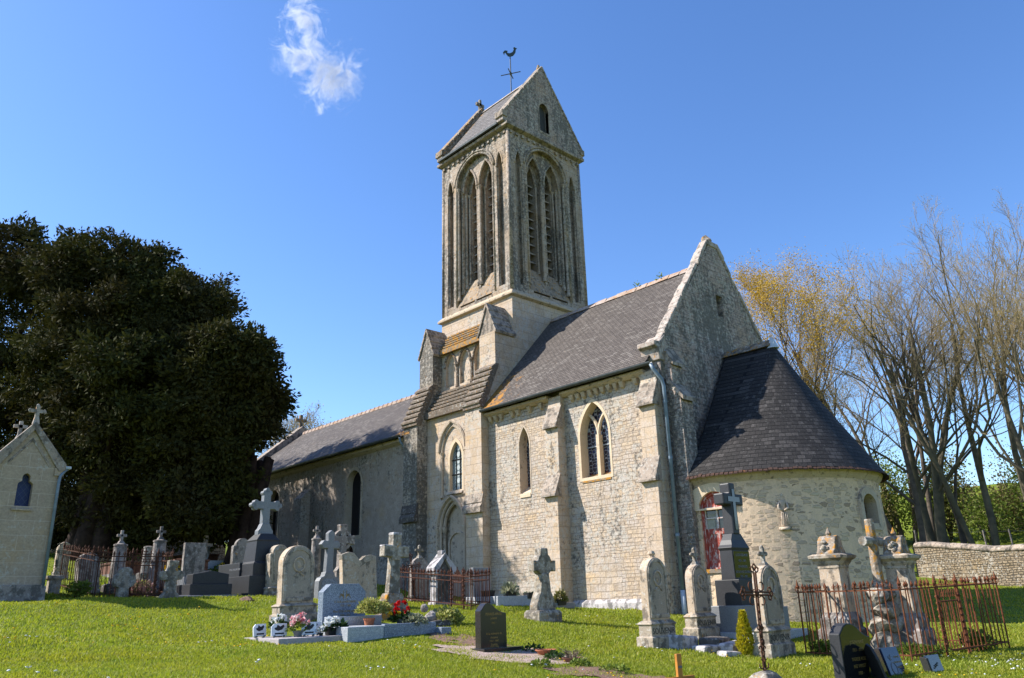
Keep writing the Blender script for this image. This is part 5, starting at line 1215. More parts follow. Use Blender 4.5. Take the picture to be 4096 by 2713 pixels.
# black granite cross on stepped base
g = thing('granite_monument', 'tall polished black cross on a stepped grey granite tomb before the apse', 'grave monument', (3.86, -3.22, G(3.86, -3.22)-.05))
part('kerb', MB().box(-.75, .75, -.62, 1.4, -.3, .16), m_bluel, g, bevel=.01)
part('pedestal', MB().box(-.42, .42, -.52, .55, .16, .68), m_mgran, g, bevel=.01); part('side_block', MB().box(-.42, .38, .55, 1.30, .14, .62), m_mgran, g, bevel=.01)
part('side_block', MB().box(-.36, .33, .46, 1.22, .62, 1.06), m_mgran, g, bevel=.01)
part('shaft_base', MB().box(-.30, .30, -.42, .34, .66, 1.20), m_dgran, g, bevel=.01)
part('die', MB().sq([(.17, .34, 1.2), (.155, .33, 1.80), (.175, .36, 1.86), (.16, .31, 1.92), (.13, .27, 2.02), (.11, .17, 2.16)]), m_dgran, g, bevel=.008)
part('cross', MB().prism([(y, z+2.14) for y, z in cross_poly(.78, 1.12, .25, .76, .12)], 'x', -.13, .13), m_dgran, g, bevel=.03)
part('cross_inlay', MB().prism([(y, z+2.24) for y, z in cross_poly(.46, .88, .11, .66, .1)], 'x', .125, .142), m_black, g)
part('polished_face', MB().prism([(-.32, 1.24), (.32, 1.24), (.31, 1.78), (-.31, 1.78)], 'x', .155, .172), m_black, g)
for s, zz in (('E. GAUTIER-ROSE', 1.68), ('1871 - 1944', 1.56), ('SON EPOUSE', 1.44), ('NEE LOUISE SOLANGE', 1.33), ('1881 - 1961', 1.24)): text(s, .075, m_silver, g, (.174, 0, zz), EAST, sx=.8)
# weathered cross in the middle lawn
g = thing('stone_cross', 'weathered budded stone cross with swelling foot alone in the middle of the lawn', 'stone cross', (.72, -6.05, G(.72, -6.05)-.03), R(-4), tilt=(0, R(1)))
part('base', MB().sq([(.27, .34, -.2), (.26, .33, .18), (.22, .29, .24)]), m_lichen, g, bevel=.02)
part('shaft', MB().prism([(-.27, .22), (.27, .22), (.27, .34), (.2, .52), (.15, .62), (.115, .9), (.1, 1.0), (-.1, 1.0), (-.115, .9), (-.15, .62), (-.2, .52), (-.27, .34)], 'x', -.13, .13), m_lichen, g, bevel=.02)
part('cross_head', MB().prism([(-.11, .98), (.11, .98), (.19, 1.06), (.32, 1.04), (.32, 1.28), (.2, 1.27), (.16, 1.36), (.11, 1.40), (.1, 1.54), (-.1, 1.54), (-.11, 1.40), (-.16, 1.36), (-.2, 1.27), (-.32, 1.28), (-.32, 1.04), (-.19, 1.06)], 'x', -.11, .11), m_lichen, g, bevel=.02)
# small dark stele with names
g = thing('headstone', 'small dark brown-black granite stone with curved top and gilt lettering on pale gravel', 'gravestone', (3.30, -9.82, G(3.3, -9.82)-.02), R(-3))
part('base', MB().box(-.14, .20, -.30, .52, -.1, .075), m_brownbl, g, bevel=.006)
part('slab', MB().prism([(-.27, .07), (.27, .07), (.265, .60), (.20, .61), (.12, .635), (.05, .67), (-.01, .72), (-.06, .752), (-.11, .763), (-.16, .755), (-.2, .72), (-.24, .67), (-.27, .645)], 'x', -.075, .075), m_brownbl, g, bevel=.008)
for s, zz, sz in (('PERREE-HAISE', .57, .058), ('Juliette', .51, .05), ('1913 -', .44, .042), ('A la mémoire de', .275, .05), ('Antoine', .215, .05), ('1957 - 1997', .165, .042), ('Eugène', .11, .05), ('1920 - 1998', .065+.015, .038)): text(s, sz, m_gold, g, (.077, 0, zz), EAST, sx=.95, ext=.001)
# rubble of broken slabs
for i, (x, y, a, b, h, rz, m, lab) in enumerate(((4.30, -6.02, .17, .30, .24, .1, m_whitest, 'upright broken white block, leftmost of the fallen slabs'), (4.75, -5.75, .15, .42, .11, -.05, m_whitest, 'long flat broken slab lying beside the white block'),
        (4.95, -5.35, .14, .34, .16, .12, m_whitest, 'pale slab with blackened side, second from the golden conifer'), (5.25, -5.95, .12, .22, .07, -.2, m_whitest, 'thin fallen slab close to the golden conifer'), (4.55, -5.35, .2, .4, .2, .3, m_blackst, 'blackened stone at the back of the fallen slabs'), (5.0, -4.9, .25, .6, .14, 0., m_concrete, 'worn kerb stone behind the fallen slabs'))):
    tag(MB().sq([(a, b, -.12), (a*.96, b*.97, h*.85), (a*.85, b*.93, h)]).build('broken_slab', m, bevel=.015, jitter=.012), lab, 'broken slab', 'fallen slabs by the motto stones')
    o = bpy.context.scene.objects[-1] if False else COL.objects[-1]; o.location = (x, y, G(x, y)); o.rotation_euler = (.05*(i % 3-1), .06, rz)
# golden conifer
rs_ = np.random.RandomState(6); t = thing('golden_conifer', 'small yellow-green conifer growing between the motto stones', 'shrub', (5.42, -5.70, G(5.42, -5.7)))
n = 2600; hh = rs_.rand(n)**1.3*.72; rr_ = .165*(1-hh/.76)**.75*(.75+.35*rs_.rand(n))*np.minimum(1, .55+hh*3); aa = rs_.rand(n)*6.283
P = np.stack([rr_*np.cos(aa), rr_*np.sin(aa), hh], 1); D = np.stack([np.cos(aa)*.6, np.sin(aa)*.6, np.ones(n)*1.1], 1)+rs_.normal(size=(n, 3))*.3; D /= np.linalg.norm(D, axis=1)[:, None]
S_ = np.cross(D, rs_.normal(size=D.shape)); S_ /= np.linalg.norm(S_, axis=1)[:, None]; L = .06*(.6+.7*rs_.rand(n))[:, None]
v, f = quads(np.stack([P, P+D*L*.5-S_*L*.25, P+D*L, P+D*L*.5+S_*L*.25], 1)); npmesh('foliage', v, f, m_conif, parent=t)
part('trunk', MB().tube([(0, 0, -.05), (0, 0, .6)], [.02, .008], 6), m_bark, t)

# openwork iron crosses
def iron_cross(label, x, y, h, w, mat, base=None, rz=0, tilt=(0, 0), z0=0., group='openwork iron crosses', sub=0):
    g = thing('iron_cross', label, 'iron cross', (x, y, G(x, y)-.02+z0), rz, group, tilt)
    za = h*.70; r = .012*h/1.1
    fr = MB()
    for s in (-1, 1):
        fr.tube([(0, s*.022, 0), (0, s*.022, h*.88)], r*.75, 5); fr.tube([(0, -w*.42, za+s*.02), (0, w*.42, za+s*.02)], r*.75, 5)
    k = int(h*.6/.09)
    for i in range(k):
        z = .08+i*h*.6/k; fr.tube([(0, -.022, z), (0, .022, z+.06)], r*.5, 4)
    part('cross_bars', fr, mat, g)
    sc = MB()
    def curl(c, rad, a0, a1, n=12): sc.tube([(0, c[0]+rad*(1-.5*i/n)*math.cos(a0+(a1-a0)*i/n), c[1]+rad*(1-.5*i/n)*math.sin(a0+(a1-a0)*i/n)) for i in range(n+1)], r*.55, 4)
    for cy, cz, dy, dz in ((-w*.42, za, -1, 0), (w*.42, za, 1, 0), (0, h*.88, 0, 1)):      # trefoil ends
        for q in (-1, 0, 1):
            ang = math.atan2(dz, dy)+q*1.15; R_ = w*.085
            c = (cy+dy*R_*.3+R_*math.cos(ang), cz+dz*R_*.3+R_*math.sin(ang))
            sc.tube([(0, c[0]+R_*.72*math.cos(b), c[1]+R_*.72*math.sin(b)) for b in np.linspace(0, 6.283, 11)], r*.6, 4)
            sc.lathe([(.002, -.006), (.016*h, 0), (.002, .006)], (0, c[0]+R_*.9*math.cos(ang), c[1]+R_*.9*math.sin(ang)), 6)
    for sy in (-1, 1):
        for sz in (-1, 1): curl((sy*.075*h/1.1, za+sz*.075*h/1.1), .055*h/1.1, math.atan2(-sz, -sy), math.atan2(-sz, -sy)+sy*sz*4.4)
        curl((sy*.06, h*.12), .07, math.pi*.5, math.pi*.5+sy*5.2); curl((sy*.045, h*.25), .045, -math.pi*.5, -math.pi*.5-sy*5.)
        curl((sy*.06, h*.03+.03), .05, math.pi*.2, math.pi*.2+sy*5.)
        curl((sy*.045, h*.42), .04, math.pi*.5, math.pi*.5+sy*5.)
    part('scrollwork', sc, mat, g)
    dc = MB().rock((.01, 0, za), (.035, .05, .05), 2, 2)
    for z in (.3, .36, .42): dc.rock((.015, random.uniform(-.02, .02), h*z), (.02, .035, .05), int(z*100), 2, .5)
    part('rosette', dc, mat, g)
    if base: part('foot_stone', base, m_lichen, g, bevel=.02, jitter=.012)
    return g
iron_cross('openwork rusty iron cross with trefoil ends on a stone foot in the near lawn', 7.28, -8.30, 1.62, .62, m_rustdark, MB().sq([(.2, .24, -.45), (.19, .23, -.02), (.1, .13, .09), (.05, .06, .12)]), R(-6), (R(-1.5), 0), z0=.05)
iron_cross('rusty iron cross leaning before a pale stone inside the middle railing', -4.15, -5.92, 1.35, .52, m_rust, None, 0, (R(7), R(-2)))
iron_cross('grey lichened iron cross on a small stone pedestal beside the chapel', -8.85, -13.4, .82, .30, m_rustgrey, MB().sq([(.11, .13, -.75), (.11, .13, -.12), (.15, .17, -.08), (.15, .17, 0)]), z0=.42)
iron_cross('pale lichened iron cross behind the left railing', -9.9, -12.15, 1.05, .42, m_rustgrey, None, 0, (R(-8), 0))
# orange wooden grave marker
g = thing('wooden_cross', 'plain varnished orange wooden cross at the bottom of the lawn', 'wooden cross', (6.62, -9.36, G(6.62, -9.36)-.02), R(-8))
part('upright', MB().box(-.022, .022, -.045, .045, -.2, .37), m_wood, g, bevel=.005); part('crossbar', MB().box(-.021, .021, -.27, .27, .005, .085), m_wood, g, bevel=.005)
part('plate', MB().box(.022, .03, -.03, .03, .19, .22), m_greypl, g)

# railings
def spear(h=.14, r=.012):
    m = MB().lathe([(r*.5, 0), (r*1.5, .01), (r*.7, .025), (r*1.0, .04), (r*2.0, .07), (r*1.4, .095), (.001, h)], (0, 0, 0), 6)
    for s in (-1, 1): m.tube([(s*.005, 0, .03), (s*.035, 0, .05), (s*.04, 0, .075), (s*.026, 0, .085)], .005, 4)
    return m
def railing(label, corners, h, sp, mat, bar=.008, posts=True, gate=None, group='rusted grave railings', closed=True, zfix=None, lean=0, mid=None):
    cx = sum(c[0] for c in corners)/len(corners); cy = sum(c[1] for c in corners)/len(corners); z0 = G(cx, cy)
    g = thing('grave_railing', label, 'railing', (cx, cy, z0), group=group)
    Zb = lambda x, y: (G(x, y)-z0+.03 if zfix is None else zfix(x, y)-z0)
    pk = MB().tube([(0, 0, 0), (0, 0, h)], bar, 5); sp_ = spear(.14); pk.add([(x, y, z+h) for x, y, z in sp_.v], sp_.f)
    proto = pk.build('picket', mat, g); first = True
    n = len(corners); rn = random.Random(n+int(h*100))
    for i in range(n if closed else n-1):
        a, b = corners[i], corners[(i+1) % n]; L = math.dist(a, b); k = max(2, int(L/sp)); ang = math.atan2(b[1]-a[1], b[0]-a[0])
        rl = MB()
        for zz, rr in [(.07, .011), (h-.005, .012)]+([(mid, .009)] if mid else []):
            p = (a[0]-cx, a[1]-cy, Zb(*a)+zz); q = (b[0]-cx, b[1]-cy, Zb(*b)+zz)
            dx, dy = -math.sin(ang)*.006, math.cos(ang)*.006
            rl.add([(p[0]-dx*2, p[1]-dy*2, p[2]-rr), (p[0]+dx*2, p[1]+dy*2, p[2]-rr), (p[0]+dx*2, p[1]+dy*2, p[2]+rr), (p[0]-dx*2, p[1]-dy*2, p[2]+rr), (q[0]-dx*2, q[1]-dy*2, q[2]-rr), (q[0]+dx*2, q[1]+dy*2, q[2]-rr), (q[0]+dx*2, q[1]+dy*2, q[2]+rr), (q[0]-dx*2, q[1]-dy*2, q[2]+rr)],
                   [(0,3,2,1), (4,5,6,7), (0,1,5,4), (1,2,6,5), (2,3,7,6), (3,0,4,7)])
        part('rail', rl, mat, g)
        gs = gate if gate and gate[0] == i else None
        for j in range(1, k):
            t = j/k
            if gs and gs[1] < t < gs[2]: continue
            x, y = a[0]+(b[0]-a[0])*t, a[1]+(b[1]-a[1])*t
            o = proto if first else proto.copy()
            if not first: COL.objects.link(o); o.parent = g
            first = False; o.location = (x-cx, y-cy, Zb(x, y)+rn.uniform(-.01, .01)); o.rotation_euler = (rn.uniform(-.02, .02), rn.uniform(-.02, .02), ang)
        pp = [(*a, 1.)]+([(a[0]+(b[0]-a[0])*gs[1], a[1]+(b[1]-a[1])*gs[1], 1.5), (a[0]+(b[0]-a[0])*gs[2], a[1]+(b[1]-a[1])*gs[2], 1.5)] if gs else [])
        if not closed and i == n-2: pp.append((*b, 1.))
        for x, y, s in pp:
            pm = MB().tube([(0, 0, -.1), (0, 0, h+.02)], .015*s, 7)
            q = spear(.2, .018); pm.add([(a_, b_, c_+h+.02) for a_, b_, c_ in q.v], q.f)
            for s2 in (-1, 1): pm.tube([(s2*.01, 0, h-.02), (s2*.05, 0, h+.03), (s2*.045, 0, h+.08), (s2*.02, 0, h+.075)], .007, 4)
            if s > 1.2:
                for zz in np.arange(.12, h-.1, .11): pm.lathe([(.012, zz), (.038, zz+.05), (.012, zz+.1)], (0, 0, 0), 6)
            o = part('post', pm, mat, g); o.location = (x-cx, y-cy, Zb(x, y)); o.rotation_euler[2] = ang
        if gs:
            ga = part('gate', MB(), mat, g) if False else None
            gm = MB(); xa, ya = a[0]+(b[0]-a[0])*(gs[1]+.02), a[1]+(b[1]-a[1])*(gs[1]+.02); xb, yb = a[0]+(b[0]-a[0])*(gs[2]-.02), a[1]+(b[1]-a[1])*(gs[2]-.02)
            za, zb = Zb(xa, ya), Zb(xb, yb); P = lambda t, z: (xa+(xb-xa)*t-cx, ya+(yb-ya)*t-cy, za+(zb-za)*t+z)
            for zz in (.06, h*.78, h+.0): gm.tube([P(0, zz), P(1, zz)], .013, 5)
            for t in (0, 1): gm.tube([P(t, .06), P(t, h+.02)], .014, 5)
            for t in np.linspace(.14, .86, 5): gm.tube([P(t, .06), P(t, h*.78)], .008, 5)
            go = part('gate', gm, mat, g); cr = MB()
            for t in np.linspace(.1, .9, 7): cr.tube([P(t+.055*math.cos(u), h*.89+.06*math.sin(u)) for u in np.linspace(0, 6.283, 9)], .007, 4)
            for t in np.linspace(.2, .8, 5): cr.tube([P(t+.05*math.cos(u), h+.03+.05*math.sin(u)) for u in np.linspace(0, 3.2, 7)], .007, 4)
            cr.tube([P(.5, h), P(.5, h+.2)], .012, 5); cr.tube([P(.4, h+.12), P(.6, h+.12)], .011, 5)
            part('crest', cr, mat, go)
    return g
railing('rusted red-brown railing round the urn pedestals and rough stone cross', [(6.04, -4.75), (7.84, -4.70), (8.42, -1.75), (6.55, -1.55)], 1.10, .125, m_rustor, .0105, gate=(1, .34, .56), zfix=lambda x, y: -.70+.02*(y+4.7))
railing('rusted railing round the white gabled stone in the middle of the yard', [(-4.7, -6.35), (-1.30, -6.40), (-1.95, -5.25), (-4.7, -5.1)], .72, .14, m_rust, .008, gate=(0, .78, .92), mid=.6)
railing('dark rusted railing round the two slim pillars near the chapel', [(-9.6, -13.1), (-7.75, -12.75), (-6.95, -11.30), (-9.0, -11.0)], .95, .11, m_rustdark, .008, gate=(1, .45, .8), mid=.82)
# pedestals with urns inside the right railing
def pedestal(label, x, y, h, w, top_or, rz=0):
    g = thing('urn_pedestal', label, 'grave monument', (x, y, G(x, y)-.03), rz, 'tall lichened pedestals in the right railing')
    s = h/2.2
    part('base', MB().sq([(w*.78, w*.78, -.2), (w*.78, w*.78, .42*s), (w*.66, w*.66, .46*s), (w*.66, w*.66, .60*s), (w*.58, w*.58, .66*s), (w*.52, w*.52, .72*s)]), m_greyst, g, bevel=.012)
    part('shaft', MB().sq([(w*.50, w*.50, .70*s), (w*.47, w*.47, 1.52*s)]), m_cream, g, bevel=.008)
    part('capital', MB().sq([(w*.5, w*.5, 1.50*s), (w*.5, w*.5, 1.55*s), (w*.58, w*.58, 1.60*s), (w*.60, w*.60, 1.63*s), (w*.76, w*.76, 1.68*s), (w*.78, w*.78, 1.73*s), (w*.6, w*.6, 1.76*s)]), m_creamdk, g, bevel=.006)
    k = w*.6; ar = [(-k, 1.75*s), (k, 1.75*s), (k, 1.80*s), (k*.8, 1.84*s), (k*.62, 1.92*s)]+[(k*.55*math.cos(a), 1.95*s+.15*s*math.sin(a)) for a in np.linspace(.15, math.pi-.15, 9)]+[(-k*.62, 1.92*s), (-k*.8, 1.84*s), (-k, 1.80*s)]
    part('scroll_top', MB().prism(ar, 'x', -w*.42, w*.42), top_or, g, bevel=.015, jitter=.006)
    part('finial', MB().lathe([(.07*s, 2.06*s), (.045*s, 2.11*s), (.06*s, 2.14*s), (.035*s, 2.19*s), (.001, 2.26*s)], (0, 0, 0), 8), top_or, g)
    gl = MB()
    for i in range(7): gl.rock((random.uniform(-.05, .05), -w*.5+random.uniform(-.04, .06), 1.83*s+random.uniform(0, .16)), (.05, .05, .045), i, 2, .4)
    part('garland', gl, m_lichen, g)
    return g
pedestal('left pedestal with a scrolled orange-lichened top inside the right railing', 6.28, -3.72, 2.22, .42, m_orangest)
pedestal('right pedestal, its broken top thick with orange lichen, behind the railing corner', 7.25, -3.08, 2.2, .40, m_orangest)
g = thing('stone_cross', 'orange-lichened log-shaped cross on a pile of rough boulders inside the right railing', 'stone cross', (6.97, -3.42, G(6.97, -3.42)), R(-8))
rk = MB(); rn = random.Random(9)
for k, (dx, dy, z, a, b, c) in enumerate(((0, -.18, .14, .24, .24, .22), (.02, .2, .16, .24, .26, .24), (0, -.16, .46, .22, .22, .17), (0, .18, .5, .22, .22, .19), (0, 0, .74, .21, .27, .16), (0, -.12, .98, .18, .18, .14), (0, .12, 1.0, .18, .17, .15), (0, 0, 1.14, .15, .2, .1))):
    rk.rock((dx, dy, z), (a*1.2, b*1.2, c*1.25), 40+k, 3, .3)
part('boulders', rk, m_lichen, g, bevel=.01); 
part('upright', MB().tube([(0, 0, 1.1), (.0, 0, 1.55), (0, 0, 2.38)], [.10, .095, .085], 9), m_orangest, g, bevel=.01)
part('crossbar', MB().tube([(0, -.32, 1.97), (0, .32, 1.97)], .092, 9), m_lichen, g, bevel=.01)
# dark stele and plaques at lower right
g = thing('headstone', 'polished black headstone with wave-shaped top reflecting the wall, at lower right', 'gravestone', (8.08, -7.30, G(8.08, -7.3)-.12), R(-4))
part('base', MB().box(-.16, .26, -.46, .95, -.15, .08), m_dgran, g, bevel=.008)
part('slab', MB().prism([(-.40, .08), (.40, .08), (.40, .68), (.33, .69), (.2, .74), (.08, .82), (-.05, .87), (-.18, .875), (-.28, .84), (-.36, .77), (-.40, .74)], 'x', -.08, .08), m_dgran, g, bevel=.01)
part('polished_face', MB().prism([(-.385, .09), (.385, .09), (.385, .665), (.32, .675), (.19, .725), (.07, .805), (-.05, .853), (-.18, .858), (-.27, .824), (-.35, .757), (-.385, .73)], 'x', .078, .084), m_black, g)
for s, zz in (('JOSEPH MARIE', .60), ('1911 - 1997', .50), ('THERESE ROSE', .38), ('NEE VARISSY', .29), ('1920 -', .2)): text(s, .065, m_gold, g, (.085, 0.02, zz), EAST, sx=.9, ext=.001)
part('cat_silhouette', MB(), m_bird, g) if False else None
def plaque(label, x, y, w, h, t, mat, rz, back, z=0, cat='memorial plaque', group='plaques on the dark right grave', foot=True, top=None):
    q = thing('memorial_plaque', label, cat, (x, y, (G(x, y) if z is None else z)), rz, group, (0, R(-back)))
    prof = top or [(-w/2, .0), (w/2, .0), (w/2, h), (-w/2, h)]
    part('panel', MB().prism(prof, 'x', -t/2, t/2), mat, q, bevel=.004)
    return q
gz = G(8.1, -7.0)+.0
q = plaque('leaning grey leaf-shaped plaque edge-on before the black headstone', 8.36, -7.12, .34, .50, .035, m_dgran, R(48), 16, gz, top=[(-.17, 0), (.17, 0), (.19, .25), (.13, .41), (0, .49), (-.11, .45), (-.17, .28)])
part('stand', MB().box(-.12, .1, -.1, .1, -.03, .0), m_dgran, q)
q = plaque('dark navy plaque leaning behind the one with an oval portrait', 8.20, -6.68, .46, .38, .03, m_navy, R(8), 10, gz)
q = plaque('navy plaque with an oval portrait and gilt lines', 8.38, -6.58, .40, .42, .035, m_navy, R(-8), 16, gz-.02)
part('oval_portrait', MB().tube([(.02, -.05+.065*math.cos(a), .13+.085*math.sin(a)) for a in np.linspace(0, 6.283, 21)], .006, 4), m_silver, q)
part('emblem', MB().tube([(.02, -.1+.05*t, .27+.03*math.sin(t*6)) for t in np.linspace(0, 1.2, 9)], .007, 4).tube([(.02, -.08, .25), (.02, -.04, .32)], .006, 4), m_silver, q)
for k, s in enumerate(('A NOTRE', 'GRAND PERE', 'REGRETS')): text(s, .034, m_gold, q, (.019, .095, .27-k*.07), EAST, ext=.001)
q = plaque('small upright grey plaque seen edge-on beside the speckled one', 8.60, -6.05, .2, .26, .03, m_dgran, R(48), 12, gz-.03)
q = plaque('speckled navy granite plaque with a bronze sprig at the lower right edge', 8.62, -5.80, .38, .27, .03, m_navy, R(-6), 14, gz-.02)
sp = MB()
for i in range(6): sp.rock((.02, -.06+i*.025, .09+.02*(i % 2)+i*.008), (.012, .022, .012), i, 1)
part('sprig', sp, m_rustgrey, q)
part('stand', MB().box(-.2, .12, -.4, .75, -.10, -.02), m_dgran, q)
# daffodil
t = thing('daffodil', 'single yellow daffodil in front of the dark plaques', 'flower', (8.58, -6.80, gz-.02))
part('stem', MB().tube([(0, 0, -.1), (0, 0, .08)], .006, 5), m_dgreen, t)
pt_ = MB()
for i in range(6):
    a = i*1.047; pt_.add([(0, 0, .08), (.045*math.cos(a-.35), .045*math.sin(a-.35), .11), (.085*math.cos(a), .085*math.sin(a), .10), (.045*math.cos(a+.35), .045*math.sin(a+.35), .11)], [(0, 1, 2, 3)])
pt_.lathe([(.015, .08), (.03, .12), (.034, .14)], (0, 0, 0), 8); part('petals', pt_, m_pety, t, recalc=False)

# blue-grey granite grave with planting
g = thing('granite_grave', 'blue-grey speckled granite headstone with clipped corners on a pale kerb, planted bed beside it', 'grave', (-.13, -10.55, G(-.1, -10.55)-.02), R(-2))
part('slab', MB().prism([(-.45, .12), (.45, .12), (.45, .70), (.30, .84), (-.30, .84), (-.45, .70)], 'x', -.10, .10), m_blue, g, bevel=.008)
part('step', MB().box(.10, .42, -.42, .62, .10, .26), m_bluel, g, bevel=.008)
part('kerb', MB().box(-.2, 1.35, -.62, .02, -.3, .10).box(.42, 1.35, .02, .10, -.3, .10).box(-.2, .42, .02, .8, -.3, .10), m_bluel, g, bevel=.008)
part('kerb', MB().box(1.25, 1.37, .10, 1.2, -.3, .12).box(.42, 1.25, 1.1, 1.2, -.3, .11).box(1.2, 1.55, 1.2, 1.42, -.3, .02), m_blue, g, bevel=.008)
part('bed_soil', MB().box(.42, 1.26, .09, 1.11, -.2, .06), m_soil, g)
for s, zz in (('E. GUILLAUME HENRY', .50), ('1932 - 1983', .43), ('Mme GUILLAUME EMILIE', .33), ('1938 - 1971', .26)): text(s, .056, m_gold, g, (.102, .02, zz+.0), EAST, sx=.85, ext=.001)
lf = MB()
for s in (-1, 1):
    for k in range(3): lf.tube([(.103, s*.03, .60), (.104, s*(.05+.02*k), .66), (.103, s*(.07+.025*k), .62-.015*k)], .0045, 4)
    lf.tube([(.103, s*.025, .56), (.104, s*.03, .72)], .005, 4)
part('praying_emblem', lf, m_gold, g)
BX, BY, BZ = -.13, -10.55, G(-.1, -10.55)
FOOT.append((-.35, 1.5, -11.25, -9.3))
# slab with plaques and flower pots
sz0 = G(.15, -11.75)
g = tag(MB().prism([(-.35, -12.35), (.95, -12.35), (1.0, -11.2), (-.45, -11.25)], 'z', sz0-.25, sz0+.03).build('grave_slab', m_concrete, bevel=.01), 'flat grey concrete slab carrying plaques and flower pots', 'grave slab')
FOOT.append((-.45, 1.0, -12.35, -11.2))
def bird_plaque(label, x, y, w, h, rz, bird=True):
    q = plaque(label, x, y, w, h, .03, m_plaque, rz, 8, sz0+.035, group='white plaques on the flat slab', top=[(-w/2, 0.02), (w/2, .02), (w/2, h), (-w/2+.05, h), (-w/2, h-.05)])
    part('feet', MB().box(-.03, .03, -w*.35, -w*.25, 0, .03).box(-.03, .03, w*.25, w*.35, 0, .03), m_greypl, q)
    b = MB().prism([(-.07, .12), (-.02, .10), (.05, .12), (.09, .17), (.07, .20), (.02, .17), (-.03, .20), (-.045, .16), (-.085, .15)], 'x', .014, .0175)
    part('bird_engraving', b, m_bird, q); part('caption_bar', MB().box(.014, .0175, -w*.28, w*.3, .045, .07), m_bird, q)
    return q
bird_plaque('white plaque at the left end, partly hidden, its edge to the lawn', .12, -12.28, .26, .22, R(12))
bird_plaque('white plaque with a dark bird left of the pink flowers', .42, -12.08, .27, .22, R(-8))
bird_plaque('white plaque with a dark bird in front of the pink flowers, leaning back', .68, -11.66, .26, .21, R(-10))
bird_plaque('white plaque with a dark bird behind the white lilies', .38, -11.42, .30, .22, R(-4))
def blooms(parent, mat, n, r, c, size, seed, name='blooms'):
    rs = np.random.RandomState(seed); V = []
    for i in range(n):
        d = rs.normal(size=3); d[2] = abs(d[2])+.2; d /= np.linalg.norm(d); p = np.array(c)+d*np.array(r)*(.7+.4*rs.rand())
        for k in range(16):
            o = d*.6+rs.normal(size=3)*.7; o /= np.linalg.norm(o); s = np.cross(o, rs.normal(size=3)); s /= np.linalg.norm(s)+1e-9; L = size*(.6+.6*rs.rand())
            V.append([p-s*L*.2, p+o*L*.5-s*L*.45, p+o*L*.9, p+o*L*.5+s*L*.45])
    v, f = quads(np.array(V)); return npmesh(name, v, f, mat, parent=parent)
def leaves(parent, mat, n, r, c, size, seed, name='leaves'):
    rs = np.random.RandomState(seed); d = rs.normal(size=(n, 3)); d[:, 2] = np.abs(d[:, 2])*.8; d /= np.linalg.norm(d, axis=1)[:, None]
    P = np.array(c)+d*np.array(r)*(.5+.5*rs.rand(n, 1)); o = d+rs.normal(size=(n, 3))*.5; o /= np.linalg.norm(o, axis=1)[:, None]; s = np.cross(o, rs.normal(size=(n, 3))); s /= np.linalg.norm(s, axis=1)[:, None]+1e-9
    L = size*(.6+.8*rs.rand(n, 1)); v, f = quads(np.stack([P, P+o*L*.5-s*L*.3, P+o*L, P+o*L*.5+s*L*.3], 1)); return npmesh(name, v, f, mat, parent=parent)
def pot(mat, parent, r0, r1, h, rect=None):
    if rect: return part('pot', MB().sq([(rect[0]*.85, rect[1]*.85, 0), (rect[0], rect[1], h*.9), (rect[0]*1.06, rect[1]*1.06, h*.9), (rect[0]*1.06, rect[1]*1.06, h)]), mat, parent, bevel=.004)
    return part('pot', MB().lathe([(r0, 0), (r1, h*.8), (r1*1.1, h*.8), (r1*1.1, h), (r1*.95, h), (r1*.9, h*.85)], (0, 0, 0), 16), mat, parent)
F = 'flower arrangements on the flat slab'
z = sz0+.032
t = thing('flower_pot', 'white roses with green leaves at the back left of the flat slab', 'flower pot', (.15, -11.95, z), group=F); pot(m_plastic, t, .06, .08, .12); leaves(t, m_dgreen, 120, (.14, .16, .2), (0, 0, .12), .08, 1); blooms(t, m_petw, 6, (.15, .17, .22), (0, 0, .14), .075, 2)
t = thing('flower_pot', 'pink and white flowers in a grey bowl between the bird plaques', 'flower pot', (.60, -11.82, z), group=F); pot(m_greypl, t, .06, .09, .1); leaves(t, m_green, 120, (.14, .16, .16), (0, 0, .1), .08, 3); blooms(t, m_petp, 22, (.14, .17, .22), (0, 0, .13), .06, 4)
t = thing('flower_pot', 'ball of white mums in a black trough at the right end of the flat slab', 'flower pot', (.72, -11.22, z), group=F); pot(m_plastic, t, 0, 0, .12, (.08, .13)); leaves(t, m_dgreen, 90, (.14, .2, .1), (0, .03, .1), .11, 5); blooms(t, m_petw, 16, (.13, .15, .16), (0, -.02, .14), .07, 6)
t = thing('flower_pot', 'single white lilies lying low in front of the last plaque', 'flower pot', (.70, -11.44, z), group=F); pot(m_plastic, t, .03, .04, .05); blooms(t, m_petw, 3, (.06, .09, .06), (0, 0, .06), .08, 8); leaves(t, m_dgreen, 20, (.08, .1, .05), (0, 0, .05), .07, 9)
